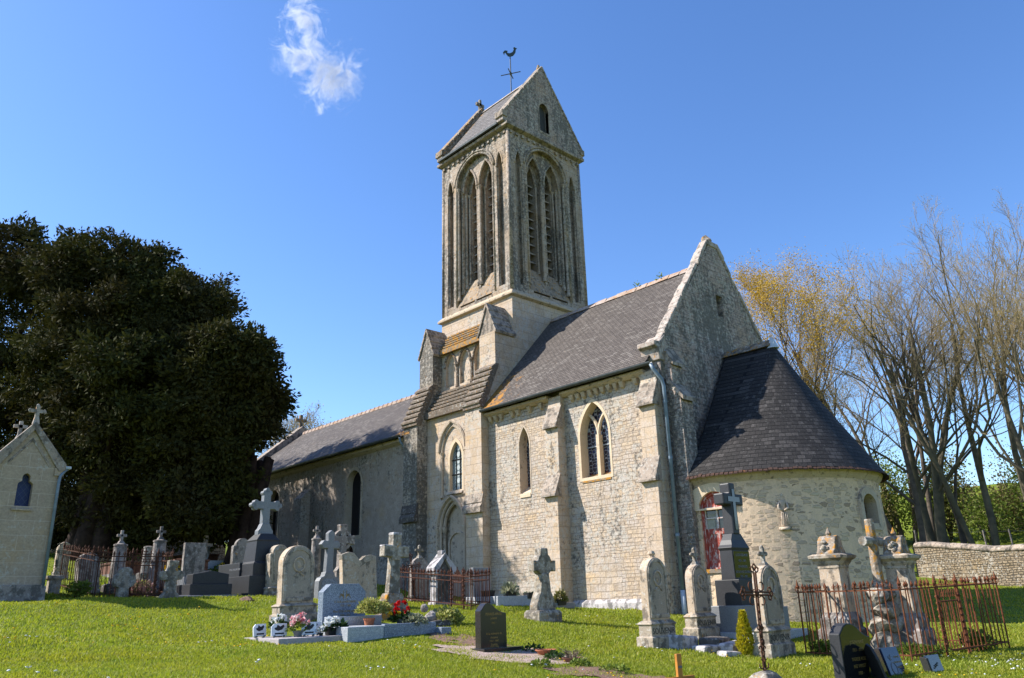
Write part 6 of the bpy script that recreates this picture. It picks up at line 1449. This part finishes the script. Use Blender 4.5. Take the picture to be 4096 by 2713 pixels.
# plants in the granite bed
z = BZ+.06
t = thing('potted_shrub', 'rounded variegated yellow shrub in a terracotta pot on the granite kerb', 'potted plant', (.62, -10.42, z)); pot(m_terra, t, .075, .10, .14); leaves(t, m_varieg, 1100, (.23, .25, .24), (0, .0, .24), .055, 11, 'foliage'); leaves(t, m_varieg, 650, (.18, .22, .22), (.02, .22, .22), .055, 12, 'foliage')
t = thing('flower_pot', 'red ranunculus flowers behind the variegated shrub', 'flower pot', (.90, -9.92, z)); pot(m_greypl, t, .06, .08, .1); leaves(t, m_dgreen, 160, (.16, .18, .14), (0, 0, .08), .09, 13); blooms(t, m_petr, 10, (.11, .16, .2), (0, .02, .20), .065, 14); blooms(t, m_pety, 3, (.08, .1, .12), (0, -.12, .14), .05, 15, 'yellow_blooms')
t = thing('grey_leaf_plant', 'low grey-green bushy plant at the right end of the granite bed', 'plant', (1.10, -9.75, z-.02)); leaves(t, m_greyleaf, 420, (.2, .22, .18), (0, 0, .02), .07, 16, 'foliage'); part('stems', MB().tube([(0, 0, 0), (.02, 0, .12)], .01, 5), m_dry, t)

# gravel things
t = thing('plant_saucer', 'empty terracotta saucer on the pale gravel', 'plant saucer', (4.12, -9.40, G(4.12, -9.4)+.02)); part('bowl', MB().lathe([(.10, 0), (.155, .065), (.168, .07), (.17, .085), (.15, .085), (.13, .04), (.001, .03)], (0, 0, 0), 24), m_terra, t)
t = thing('plant_pot', 'low brown clay pot with dead dry stalks at the gravel edge', 'plant pot', (4.78, -9.5, G(4.78, -9.5))); part('pot', MB().lathe([(.11, 0), (.155, .06), (.165, .075), (.14, .075), (.12, .04), (.001, .03)], (0, 0, 0), 18), m_brownclay, t)
ds = MB(); rn = random.Random(2)
for i in range(46):
    a = rn.uniform(0, 6.283); k = rn.uniform(.08, .24); ds.tube([(.03*math.cos(a), .03*math.sin(a), .03), (k*.6*math.cos(a), k*.6*math.sin(a), .12+rn.uniform(0, .06)), (k*math.cos(a+.3), k*math.sin(a+.3), rn.uniform(.08, .22))], [.005, .004, .002], 4)
part('dead_stalks', ds, m_dry, t)
for i, (x, y, r, h, lab) in enumerate(((3.72, -9.28, .17, .1, 'dark green ground plant right beside the small black stone'), (4.45, -9.55, .13, .08, 'small green weed between the saucer and the dead pot'), (5.15, -9.75, .16, .07, 'flat green weed on the worn soil right of the dead pot'), (5.75, -9.7, .2, .07, 'low weed clump farther out on the soil patch'), (5.0, -10.4, .16, .06, 'weed clump on the soil nearest the bottom edge'))):
    t = thing('weed_clump', lab, 'weed', (x, y, G(x, y)+.01), group='weeds on the gravel and soil'); leaves(t, m_dgreen if i < 2 else m_green, 140, (r, r, h), (0, 0, .02), .055, 60+i, 'foliage')

# lichen-stained cross, double stone, and others behind
g = thing('stone_cross', 'tall stone cross with white-topped arms and an orange scrolled foot, left of the middle railing', 'stone cross', (-.58, -9.12, G(-.58, -9.12)-.03), R(-3), tilt=(R(-2), 0))
part('foot', MB().prism([(-.31, -.15), (.31, -.15), (.31, .34), (.27, .38), (.22, .42), (.19, .50), (.16, .54), (-.16, .54), (-.19, .50), (-.22, .42), (-.27, .38), (-.31, .34)], 'x', -.13, .13), m_orangest, g, bevel=.015)
part('shaft', MB().sq([(.085, .135, .54), (.08, .105, 1.22)]), m_lichen, g, bevel=.012)
part('cross_head', MB().prism([(-.1, 1.2), (.1, 1.2), (.1, 1.26), (.30, 1.26), (.30, 1.48), (.1, 1.48), (.1, 1.74), (-.1, 1.74), (-.1, 1.48), (-.30, 1.48), (-.30, 1.26), (-.1, 1.26)], 'x', -.1, .1), m_lichen, g, bevel=.015)
part('white_crust', MB().box(-.101, .102, -.103, .103, 1.70, 1.755).box(-.101, .102, -.305, -.11, 1.46, 1.495).box(-.101, .102, .13, .305, 1.47, 1.495), m_whitest, g, bevel=.01)
g = thing('headstone', 'broad yellowish headstone shaped like an open book, cracked across', 'gravestone', (-2.92, -8.42, G(-2.9, -8.4)-.03), R(-2), tilt=(R(2.5), R(-2)))
part('base', MB().box(-.16, .16, -.50, .50, -.2, .1), m_blackst, g, bevel=.012)
part('slab', MB().prism([(-.45, .1), (.45, .1), (.45, 1.10), (.30, 1.14), (.16, 1.12), (.06, 1.04), (0, 1.02), (-.06, 1.10), (-.14, 1.19), (-.28, 1.22), (-.45, 1.17)], 'x', -.08, .08), m_cream, g, bevel=.012)
part('mossy_top', MB().prism([(.455, 1.02), (.455, 1.105), (.30, 1.145), (.16, 1.125), (.06, 1.045), (0, 1.025), (-.06, 1.105), (-.14, 1.195), (-.28, 1.225), (-.455, 1.175), (-.455, 1.06), (-.2, 1.0), (0, .86), (.2, .98)], 'x', -.084, .084), m_creamdk, g, bevel=.01)
stele('broad cream headstone with a round raised disc under its arched rim', -1.48, -10.80, 1.47, .70, .21, m_cream, m_creamface, top='round', medal=(1.1, .12), base=(.15, .17), group='cream headstones on the left lawn', tilt=(R(1), 0), z=None)
stele('smaller cream headstone with shouldered top standing behind the disc headstone', -5.5, -9.15, 1.26, .56, .24, m_creamdk, m_creamface, top='shoulder', base=(.10, .12), group='cream headstones on the left lawn', tilt=(R(3), 0))
g = thing('stone_cross', 'grey granite cross with angular ends above a shield-shaped base, behind the disc headstone', 'stone cross', (-4.45, -8.40, G(-4.45, -8.4)-.03), 0, tilt=(R(-1.5), 0))
part('foot', MB().prism([(-.29, -.2), (.29, -.2), (.29, .46), (.24, .54), (.15, .58), (.12, .68), (-.12, .68), (-.15, .58), (-.24, .54), (-.29, .46)], 'x', -.11, .11), m_mgran, g, bevel=.012)
part('panel', MB().prism([(-.22, .02), (.22, .02), (.22, .44), (.12, .52), (-.12, .52), (-.22, .44)], 'x', .105, .118), m_blue, g)
part('cross', MB().prism([(-.10, .66), (.10, .66), (.085, 1.25), (.2, 1.24), (.28, 1.34), (.2, 1.44), (.085, 1.43), (.095, 1.62), (0, 1.70), (-.095, 1.62), (-.085, 1.43), (-.2, 1.44), (-.28, 1.34), (-.2, 1.24), (-.085, 1.25)], 'x', -.08, .08), m_mgran, g, bevel=.015)
g = thing('celtic_cross', 'brown-grey ringed cross rising behind the angular granite cross', 'stone cross', (-6.1, -7.0, G(-6.1, -7.)-.03), 0, tilt=(R(1), 0))
part('shaft', MB().prism([(-.24, -.2), (.24, -.2), (.2, .75), (.11, .86), (.1, 1.2), (-.1, 1.2), (-.11, .86), (-.2, .75)], 'x', -.1, .1), m_greyst, g, bevel=.012)
part('cross_head', MB().prism([(y, z+1.15) for y, z in cross_poly(.70, .84, .19, .42, .1, .03)], 'x', -.1, .1), m_greyst, g, bevel=.012)
part('ring', ring(MB(), [(.28*math.cos(a), 1.57+.28*math.sin(a)) for a in np.linspace(0, 6.283, 25)[:-1]], [(.19*math.cos(a), 1.57+.19*math.sin(a)) for a in np.linspace(0, 6.283, 25)[:-1]], 'x', -.07, .07), m_greyst, g)
def pillar(label, x, y, h, r, mat, cross=True, group='slim pillars with crosses'):
    g = thing('pillar_monument', label, 'pillar', (x, y, G(x, y)-.05), group=group)
    zc = h-.36 if cross else h
    part('base', MB().sq([(r*1.6, r*1.6, -.3), (r*1.6, r*1.6, .24), (r*1.25, r*1.25, .28)]), m_blackst, g, bevel=.01)
    part('shaft', MB().lathe([(r*1.12, .26), (r*.92, zc-.04), (r*1.02, zc-.04), (r*1.02, zc), (r*.6, zc+.02)], (0, 0, 0), 16), mat, g, smooth=False)
    if cross: part('cross', MB().sq([(.09, .09, zc), (.05, .05, zc+.09)]).box(-.035, .035, -.035, .035, zc+.05, h).box(-.035, .035, -.12, .12, h-.17, h-.10), m_greyst, g, bevel=.01)
    return g
pillar('slim white-stained pillar with a small cross against the nave wall', -7.35, -7.12, 2.02, .14, m_greyst)
pillar('white-streaked pillar with a small cross, left one inside the left railing', -8.9, -11.95, 1.62, .17, m_greyst)
pillar('taller white-streaked pillar with a small cross, right one inside the left railing', -8.35, -11.15, 1.80, .17, m_greyst)
pillar('thin plain pillar without a cross between the two railed pillars', -12.6, -10.0, 1.05, .14, m_greyst, False)
# big dark granite tombs
g = thing('granite_monument', 'large dark granite tomb carrying a tall budded cross, left of the cream stones', 'grave monument', (-6.1, -9.35, G(-6.1, -9.35)-.04), R(-2))
part('base', MB().box(-1.5, .48, -.5, .45, -.3, .52), m_dgran, g, bevel=.01); part('base', MB().box(-1.62, .56, -.58, .53, -.4, .05), m_mgran, g, bevel=.01); part('ledger', MB().box(-1.7, -.3, -.45, .42, .52, .86), m_dgran, g, bevel=.01)
part('die', MB().sq([(.42, .40, .5), (.42, .40, .82), (.36, .35, .86), (.31, .30, 1.36), (.32, .31, 1.40), (.24, .22, 1.50), (.2, .17, 1.56)]), m_dgran, g, bevel=.01)
c = fleur_cross(MB(), .74, 1.16, .19, .76, -.09, .09, 1.53); c.prism([(-.2, 1.53), (.2, 1.53), (.2, 1.64), (.15, 1.70), (.1, 1.82), (-.1, 1.82), (-.15, 1.70), (-.2, 1.64)], 'x', -.11, .11)
part('cross', c, m_mgran, g, bevel=.008)
text('FAMILLE MAULLIN-DENIS', .07, m_silver, g, (-.6, -.452, .68), (R(90), 0, 0), sx=.9)
g = thing('granite_tomb', 'dark grey granite tomb with low pointed headpiece, between railing and cross tomb', 'grave', (-6.35, -10.65, G(-6.35, -10.65)-.03), R(-2))
part('base', MB().box(-1.7, .42, -.52, .50, -.3, .33), m_dgran, g, bevel=.01)
part('head_block', MB().prism([(-.44, .33), (.44, .33), (.44, .56), (0, .64), (-.44, .56)], 'x', -.1, .32), m_dgran, g, bevel=.01); part('ledger', MB().prism([(-1.75, .33), (-.1, .33), (-.1, .55), (-1.75, .42)], 'y', -.42, .42), m_mgran, g, bevel=.01)
part('kerb', MB().box(-1.7, .6, -.85, -.55, -.3, .08).box(.45, .62, -.85, .55, -.3, .07), m_concrete, g, bevel=.01)
for s, zz in (('REGRETS', .50), ('ETERNELS', .43)): text(s, .055, m_gold, g, (-.9, -.424, zz-.06), (R(90), 0, 0))
stele('tall pinkish headstone with a scalloped pointed top behind the dark tombs', -9.9, -8.2, 1.55, .58, .16, m_greyst, m_greyst, top='shoulder', base=(.06, .1), frame=False, group='grey headstones under the yew')
stele('broad flat-topped grey streaked slab behind the left railing', -9.8, -9.65, 1.30, .62, .14, m_greyst, m_greyst, top='flat', base=(.05, .1), frame=False, group='grey headstones under the yew')
stele('narrow grey slab seen between the railed pillars', -9.9, -10.6, 1.0, .34, .14, m_greyst, m_greyst, top='flat', base=(.05, .1), frame=False, group='grey headstones under the yew')
stele('plain round-topped grey slab left of the railing, leaning a little', -8.95, -12.62, .98, .50, .34, m_greyst, m_creamface, top='round', base=(.04, .08), frame=False, tilt=(R(4), 0), group='grey headstones under the yew')
stele('sunlit tan headstone with pointed top behind the chapel corner', -12.5, -12.4, 1.05, .34, .2, m_cream, m_creamdk, top='pointed', base=(.04, .1), frame=True, group='grey headstones under the yew')
for x, y, h, w, kind, lab in ((-7.35, -12.25, .74, .48, 0, 'squat lichened cross head with flared arms before the left railing'), (-5.75, -11.72, .86, .46, 1, 'lichened flared cross on a swelling foot at the right end of the left railing')):
    g = thing('stone_cross', lab, 'stone cross', (x, y, G(x, y)-.02), group='lichened crosses at the left railing')
    if kind == 0:
        part('cross_head', MB().prism([(-.13, -.1), (.13, -.1), (.12, .28), (.2, .30), (.26, .40), (.24, .52), (.16, .60), (.17, .68), (.08, .74), (-.06, .74), (-.15, .68), (-.16, .60), (-.24, .52), (-.26, .40), (-.2, .30), (-.12, .28)], 'x', -.1, .1), m_lichen, g, bevel=.02, jitter=.008)
    else:
        part('cross_head', MB().prism([(-.2, -.1), (.2, -.1), (.2, .08), (.12, .16), (.1, .42), (.14, .44), (.22, .42), (.25, .52), (.22, .64), (.13, .62), (.1, .70), (.13, .84), (-.1, .86), (-.1, .70), (-.13, .62), (-.24, .62), (-.25, .50), (-.22, .42), (-.1, .42), (-.12, .16), (-.2, .08)], 'x', -.1, .1), m_lichen, g, bevel=.02, jitter=.008)
# inside and behind the middle railing
g = thing('headstone', 'small gabled stone with white limed cornice and blackened face inside the middle railing', 'gravestone', (-3.0, -5.95, G(-3., -5.95)-.03))
part('slab', MB().prism([(-.2, -.1), (.2, -.1), (.2, .86), (0, 1.14), (-.2, .86)], 'x', -.1, .1), m_blackst, g, bevel=.01)
part('pilasters', MB().box(-.13, .13, -.27, -.2, -.1, .84).box(-.13, .13, .2, .27, -.1, .84).box(-.17, .17, -.31, .31, -.1, .1), m_whitest, g, bevel=.012)
k = MB()
for s in (-1, 1): k.prism([(s*.36, .84), (s*.36, .94), (0, 1.30), (0, 1.16), (s*.22, .86)][::s], 'x', -.17, .17); k.box(-.17, .17, min(s*.2, s*.33), max(s*.2, s*.33), .78, .86)
k.box(-.1, .1, -.06, .06, 1.22, 1.36)
part('gable_cornice', k, m_whitest, g, bevel=.012)
stele('round-topped grey stone with a tiny cross on top behind the leaning iron cross', -5.05, -5.15, 1.22, .60, .14, m_greyst, m_greyst, top='round', base=(.05, .1), frame=False, crown='cross', group='grey headstones under the yew')
rb = [('dark angular stone, leftmost of the heap beside the lichened cross', .15, -9.05, (.17, .2, .12), m_blackst, .10), ('pale-topped stone in the middle of the small heap', .25, -8.72, (.16, .18, .14), m_greyst, .12), ('large pale boulder at the right of the small heap', .05, -8.42, (.2, .24, .16), m_lichen, .12), ('flat stone under the heap', .55, -8.75, (.16, .4, .1), m_blackst, .03), ('little stone standing on top of the heap', .12, -8.8, (.07, .08, .1), m_greyst, .30)]
for i, (lab, x, y, r, m, dz) in enumerate(rb):
    o = tag(MB().rock((0, 0, 0), r, 70+i, 3, .3).build('boulder', m, bevel=.008), lab, 'boulder', 'heap of stones beside the lichened cross'); o.location = (x, y, G(x, y)+dz-.02)
bush('leafy_bush', 'low variegated yellow-green bush beside the heap of stones', .38, -8.45, .36, .27, m_varieg, 501, 1100, .06)
bush('leafy_bush', 'green weedy bush at the foot of the left railing beside the chapel', -7.9, -13.1, .34, .34, m_green, 502, 700, .06)
bush('heather_bush', 'pink flowering heather inside the left railing', -8.0, -11.7, .45, .40, m_heather, 503, 1500, .05)
bush('leafy_bush', 'small grassy bush inside the right railing by the left pedestal', 6.25, -4.45, .26, .24, m_green, 504, 500, .06)
bush('leafy_bush', 'leafy weeds at the bottom of the right railing under the gate', 7.75, -3.9, .4, .22, m_green, 505, 700, .06)
bush('leafy_bush', 'wild green growth in the far corner of the right railing', 8.1, -2.2, .35, .34, m_green, 506, 600, .06)
# granite graves and planters against the chancel
g = thing('granite_tomb', 'low pale granite box tomb with planters between railing and chancel', 'grave', (-2.3, -4.35, G(-2.3, -4.35)), R(0))
part('ledger', MB().box(-.7, .55, -.8, .55, -.1, .22), m_bluel, g, bevel=.01); part('slab', MB().box(-.6, -.45, -.75, -.15, .2, .95), m_mgran, g, bevel=.01)
g = thing('granite_tomb', 'second low granite kerb nearest the chancel wall', 'grave', (-1.75, -3.4, G(-1.75, -3.4)), R(0)); part('ledger', MB().box(-.6, .5, -.35, .5, -.1, .12), m_mgran, g, bevel=.01)
for i, (x, y, m, lab, n, s, h) in enumerate(((-1.9, -4.6, m_greyleaf, 'black planter with dry yellow grass on the pale tomb', 90, .14, .22), (-1.8, -4.05, m_dgreen, 'small black planter cube beside the dry grass', 20, .05, .03), (-1.3, -3.4, m_hedge, 'black planter with a dark bushy shrub near the chancel buttress', 240, .09, .24), (-2.35, -4.95, m_dgreen, 'black planter at the left end of the pale tomb', 20, .05, .03))):
    t = thing('planter', lab, 'planter', (x, y, G(x, y)+(.2 if i != 2 else .1)), group='black planters by the chancel'); pot(m_plastic, t, 0, 0, .15, (.1, .16 if i != 1 else .09)); leaves(t, m, n, (.14, .18, h), (0, 0, .12), s, 90+i, 'foliage')
for x, lab in ((-1.75, 'small green weed on the chancel ridge, nearer the gable'), (-2.75, 'small green weed on the chancel ridge, nearer the tower')):
    t = thing('ridge_weed', lab, 'weed', (x, 2.95, 11.16), group='weeds on the chancel ridge'); leaves(t, m_green, 26, (.10, .10, .26), (0, 0, .02), .10, int(-x*10), 'foliage')
tag(MB().rock((-4.2, -10.55, G(-4.2, -10.55)), (.22, .2, .09), 15, 3, .5).build('molehill', m_soil, smooth=True), 'small brown molehill in the lawn left of the disc headstone', 'molehill')
# far graves up the slope
for i, (x, y, w, h, m, lab) in enumerate(((-14.0, -10.2, .55, .48, m_tombred, 'reddish tiled box tomb far behind the left railing'), (-16.5, -7.4, .6, .5, m_tombred, 'reddish box tomb half hidden behind the broad grey slab'), (-19.5, -5.8, .6, .45, m_tombred, 'small red tomb farthest up the slope'))):
    g = thing('box_tomb', lab, 'grave', (x, y, G(x, y)-.05), group='far graves under the wall'); part('chest', MB().sq([(.8, w, -.1), (.8, w, h*.8), (.86, w*1.06, h*.82), (.86, w*1.06, h*.95), (.7, w*.8, h)]), m, g, bevel=.01)
    part('plinth', MB().box(-.9, .9, -w*1.15, w*1.15, -.2, .1), m_greyst, g)
g = thing('headstone', 'heart-shaped grey headstone far up the slope among flowers', 'gravestone', (-18.2, -6.2, G(-18.2, -6.2)-.03)); part('slab', MB().prism([(-.12, 0), (.3, 0), (.42, .5), (.4, .8), (.25, .95), (.05, .9), (-.05, .78), (-.2, .95), (-.4, .85), (-.42, .6), (-.25, .4)], 'x', -.1, .1), m_bluel, g, bevel=.02); part('base', MB().box(-.3, .9, -.6, .8, -.2, .12), m_bluel, g)
g = thing('stone_cross', 'thin dark cross far up the slope beside the heart headstone', 'stone cross', (-16.6, -6.6, G(-16.6, -6.6)-.03)); part('cross', MB().prism(cross_poly(.5, 1.4, .12, 1.05), 'x', -.06, .06), m_greyst, g); part('foot', MB().sq([(.2, .22, -.1), (.16, .18, .14)]), m_greyst, g)
for i, (x, y, m, lab) in enumerate(((-17.5, -6.6, m_pety, 'clump of yellow flowers below the heart headstone'), (-16.9, -5.7, m_pety, 'orange-yellow flowers right of the far thin cross'), (-15.9, -7.9, m_pety, 'yellow flowers on the far red tomb'))):
    t = thing('flower_clump', lab, 'flowers', (x, y, G(x, y)), group='flower clumps up the slope'); leaves(t, m_green, 160, (.4, .45, .25), (0, 0, .02), .12, 120+i, 'foliage'); blooms(t, m, 14, (.4, .45, .3), (0, 0, .06), .07, 130+i)
drywall('dry_stone_wall', 'grey dry stone wall far behind the graves under the yew', [(-27.5, -14.), (-28.3, -6.2), (-28.2, -.9)], .80, .45, m_drygr, m_coping, .1)
drywall('dry_stone_wall', 'honey-coloured dry stone boundary wall with rounded capping at the right', [(-2.9, 25.1), (2.44, 21.8), (7.5, 18.6), (14, 14.6)], 1.55, .5, m_dry, m_cap, .16)
# field gate
g = thing('field_gate', 'rusty five-bar metal field gate left of the boundary wall end', 'gate', (-3.2, 25.3, G(-3.2, 25.3)))
gm = MB()
for zz in (.2, .55, .85, 1.15, 1.42): gm.tube([(0, 0, zz), (-1.9, 1.2, zz+.5)], .022, 5)
part('bars', gm, m_rustgrey, g); part('post', MB().tube([(0, 0, -.3), (0, 0, 1.55)], .04, 6), m_rustgrey, g); part('post', MB().tube([(-1.9, 1.2, 0), (-1.9, 1.2, 2.0)], .04, 6), m_rustgrey, g)

# ------------------------------------------------------------------ small funerary chapel at the left edge
CX, CYR, CYC = -7.1, -14.06, -14.70
hw = CYR-CYC; zc = G(-7.3, -14.2)
ch = thing('funerary_chapel', 'narrow ashlar grave chapel with steep gable, cut by the left edge', 'chapel', (CX, CYC, 0))
cw = part('wall', MB().prism([(-hw, zc-.6), (hw, zc-.6), (hw, 3.62), (0, 4.52), (-hw, 3.62)], 'x', -2.2, 0), m_chapel, ch)
cut(cw, [MB().prism(arch(-.155, .155, 2.72, 3.22, 3.30), 'x', -.22, .3), MB().prism(arch(-.08, .08, 3.2, 3.36, 3.46), 'x', -.22, .3)])
part('foot', MB().prism([(-hw-.08, zc-.6), (hw+.08, zc-.6), (hw+.08, .98), (hw+.01, 1.02), (-hw-.01, 1.02), (-hw-.08, .98)], 'x', -2.3, .09), m_greyst, ch, bevel=.01)
wv = part('window', MB().box(-.2, -.18, -.17, .17, 2.7, 3.5), m_glstar, ch); part('sill', MB().prism([(-.15, 2.62), (.05, 2.62), (.05, 2.66), (-.15, 2.74)], 'y', -.2, .2), m_chapel, wv)
cp = MB()
for s in (-1, 1):
    cp.prism([(s*(hw+.12), 3.58), (s*(hw+.12), 3.72), (0, 4.66), (0, 4.46), (s*(hw-.02), 3.54)][::s], 'x', -.26, .07)
    cp.prism([(s*(hw-.22), 3.62), (s*(hw-.22), 3.70), (0, 4.28), (0, 4.20)][::s], 'x', -.02, .02)
part('gable_coping', cp, m_cap, ch, bevel=.012)
rf = MB(); rf.prism([(-hw-.1, 3.60), (0, 4.56), (hw+.1, 3.60), (hw+.1, 3.52), (0, 4.46), (-hw-.1, 3.52)], 'x', -2.2, -.2); part('roof', rf, m_chapel, ch)
part('cornice', MB().box(-.1, .05, hw-.10, hw+.10, 3.44, 3.62).box(-2.2, -.1, hw, hw+.08, 3.45, 3.58), m_chapel, ch, bevel=.015)
cr = MB().sq([(.06, .07, 4.60), (.04, .045, 4.76)]); cr.box(-.035, .035, -.04, .04, 4.7, 5.02).box(-.033, .033, -.15, .15, 4.87, 4.95)
for a, b in ((-.15, 4.91), (.15, 4.91), (0, 5.03)):
    cr.rock((0, a, b), (.04, .055, .055), 2, 2)
part('gable_cross', cr, m_coping, ch)
cr2 = MB().box(-1.6, -1.54, -.04, .04, 4.55, 4.95).box(-1.6, -1.54, -.15, .15, 4.78, 4.86).sq([(.08, .08, 4.5), (.04, .04, 4.62)], (-1.57, 0, 0)); part('ridge_cross', cr2, m_coping, ch)
part('downpipe', MB().tube([(.0, hw+.2, 3.66), (.02, hw+.12, 3.58), (.05, hw+.03, 3.44), (.06, hw+.015, 3.3), (.06, hw+.015, .95)], .035, 10), m_pipe, ch, smooth=True)
part('gutter_end', MB().box(-2.2, .06, hw+.10, hw+.24, 3.62, 3.68), m_pipe2, ch, bevel=.01)

# ------------------------------------------------------------------ lawn and its flowers
make_grass()
rn = random.Random(77)
def lawnpt(d0, d1, a0, a1):
    d = rn.uniform(d0, d1); h = math.atan2(fwd.y, fwd.x)-R(rn.uniform(a0, a1)); return CAM_POS.x+d*math.cos(h), CAM_POS.y+d*math.sin(h)
def clumps(n, d0, d1, a0, a1, k, s):
    out = []
    for i in range(n):
        x, y = lawnpt(d0, d1, a0, a1)
        for j in range(rn.randint(*k)): out.append((x+rn.gauss(0, s), y+rn.gauss(0, s)))
    return out
flower_dots('daisies', clumps(34, 10.5, 19, 23, 37, (3, 8), .24)+clumps(24, 9, 15, -34, 20, (1, 4), .12)+clumps(20, 13, 20, 2, 22, (1, 4), .12), .020, m_petw, 'small white daisies scattered in the lawn', .06)
flower_dots('dandelions', clumps(26, 13, 19, -34, -8, (1, 5), .2)+clumps(12, 10, 14, 26, 37, (2, 5), .2)+clumps(12, 9.5, 16, -10, 18, (1, 4), .1), .021, m_pety, 'yellow dandelion heads scattered in the lawn', .06)

# ------------------------------------------------------------------ cloud
cl_dir = (fwd+r2*((1270-2048)/3124)+u2*((1356-240)/3124))
def make_cloud():
    N = NT('cloud_vapour'); P = N.n('ShaderNodeTexCoord').outputs['Object']
    x, y, z = N.sep(P)
    w = N.noise(P, 1.6, 3, .5); Pw = N.vadd(P, N.vscale(N.n('ShaderNodeTexNoise').outputs[1], 0.)) 
    n = N.noise(P, 2.6, 9, .66, 2.2)
    blobs = None
    for bx, bz, br in ((-.24, .98, .15), (-.27, .66, .2), (-.15, .36, .14), (-.40, .05, .17), (-.1, .10, .19), (-.22, -.1, .13), (.12, -.1, .13), (.27, -.32, .25), (.10, -.44, .17), (.5, -.22, .1), (.08, -.78, .09)):
        d = N.math('SQRT', N.math('ADD', N.math('ADD', N.math('POWER', N.math('SUBTRACT', x, bx), 2.), N.math('POWER', N.math('SUBTRACT', z, bz), 2.)), N.math('MULTIPLY', N.math('POWER', y, 2.), 1.)))
        k = N.math('SUBTRACT', 1., N.math('DIVIDE', d, br*2.0)); blobs = k if blobs is None else N.math('MAXIMUM', blobs, k)
    den = N.map(N.math('ADD', N.math('MULTIPLY', blobs, .5), N.math('MULTIPLY', N.math('SUBTRACT', n, .57), 2.6)), .0, .5, 0, 1)
    v = N.n('ShaderNodeVolumePrincipled'); N.set(v.inputs['Color'], (1, 1, 1, 1)); N.set(v.inputs['Density'], N.math('MULTIPLY', den, .2)); N.set(v.inputs['Anisotropy'], .2)
    N.t.links.new(v.outputs[0], N.out.inputs[1])
    bm = bmesh.new(); bmesh.ops.create_icosphere(bm, subdivisions=3, radius=1.0)
    for q in bm.verts: q.co = Vector((q.co.x*.85, q.co.y*.45, q.co.z*1.15))
    me = bpy.data.meshes.new('cloud'); bm.to_mesh(me); bm.free(); me.materials.append(N.m)
    o = bpy.data.objects.new('cloud', me); COL.objects.link(o)
    return tag(o, 'single wispy white cloud high in the blue sky left of the tower', 'cloud')
clo = make_cloud(); cm = Matrix((r2, fwd, u2)).transposed().to_4x4()
clo.matrix_world = Matrix.Translation(CAM_POS+cl_dir*330) @ cm @ Matrix.Scale(26, 4)
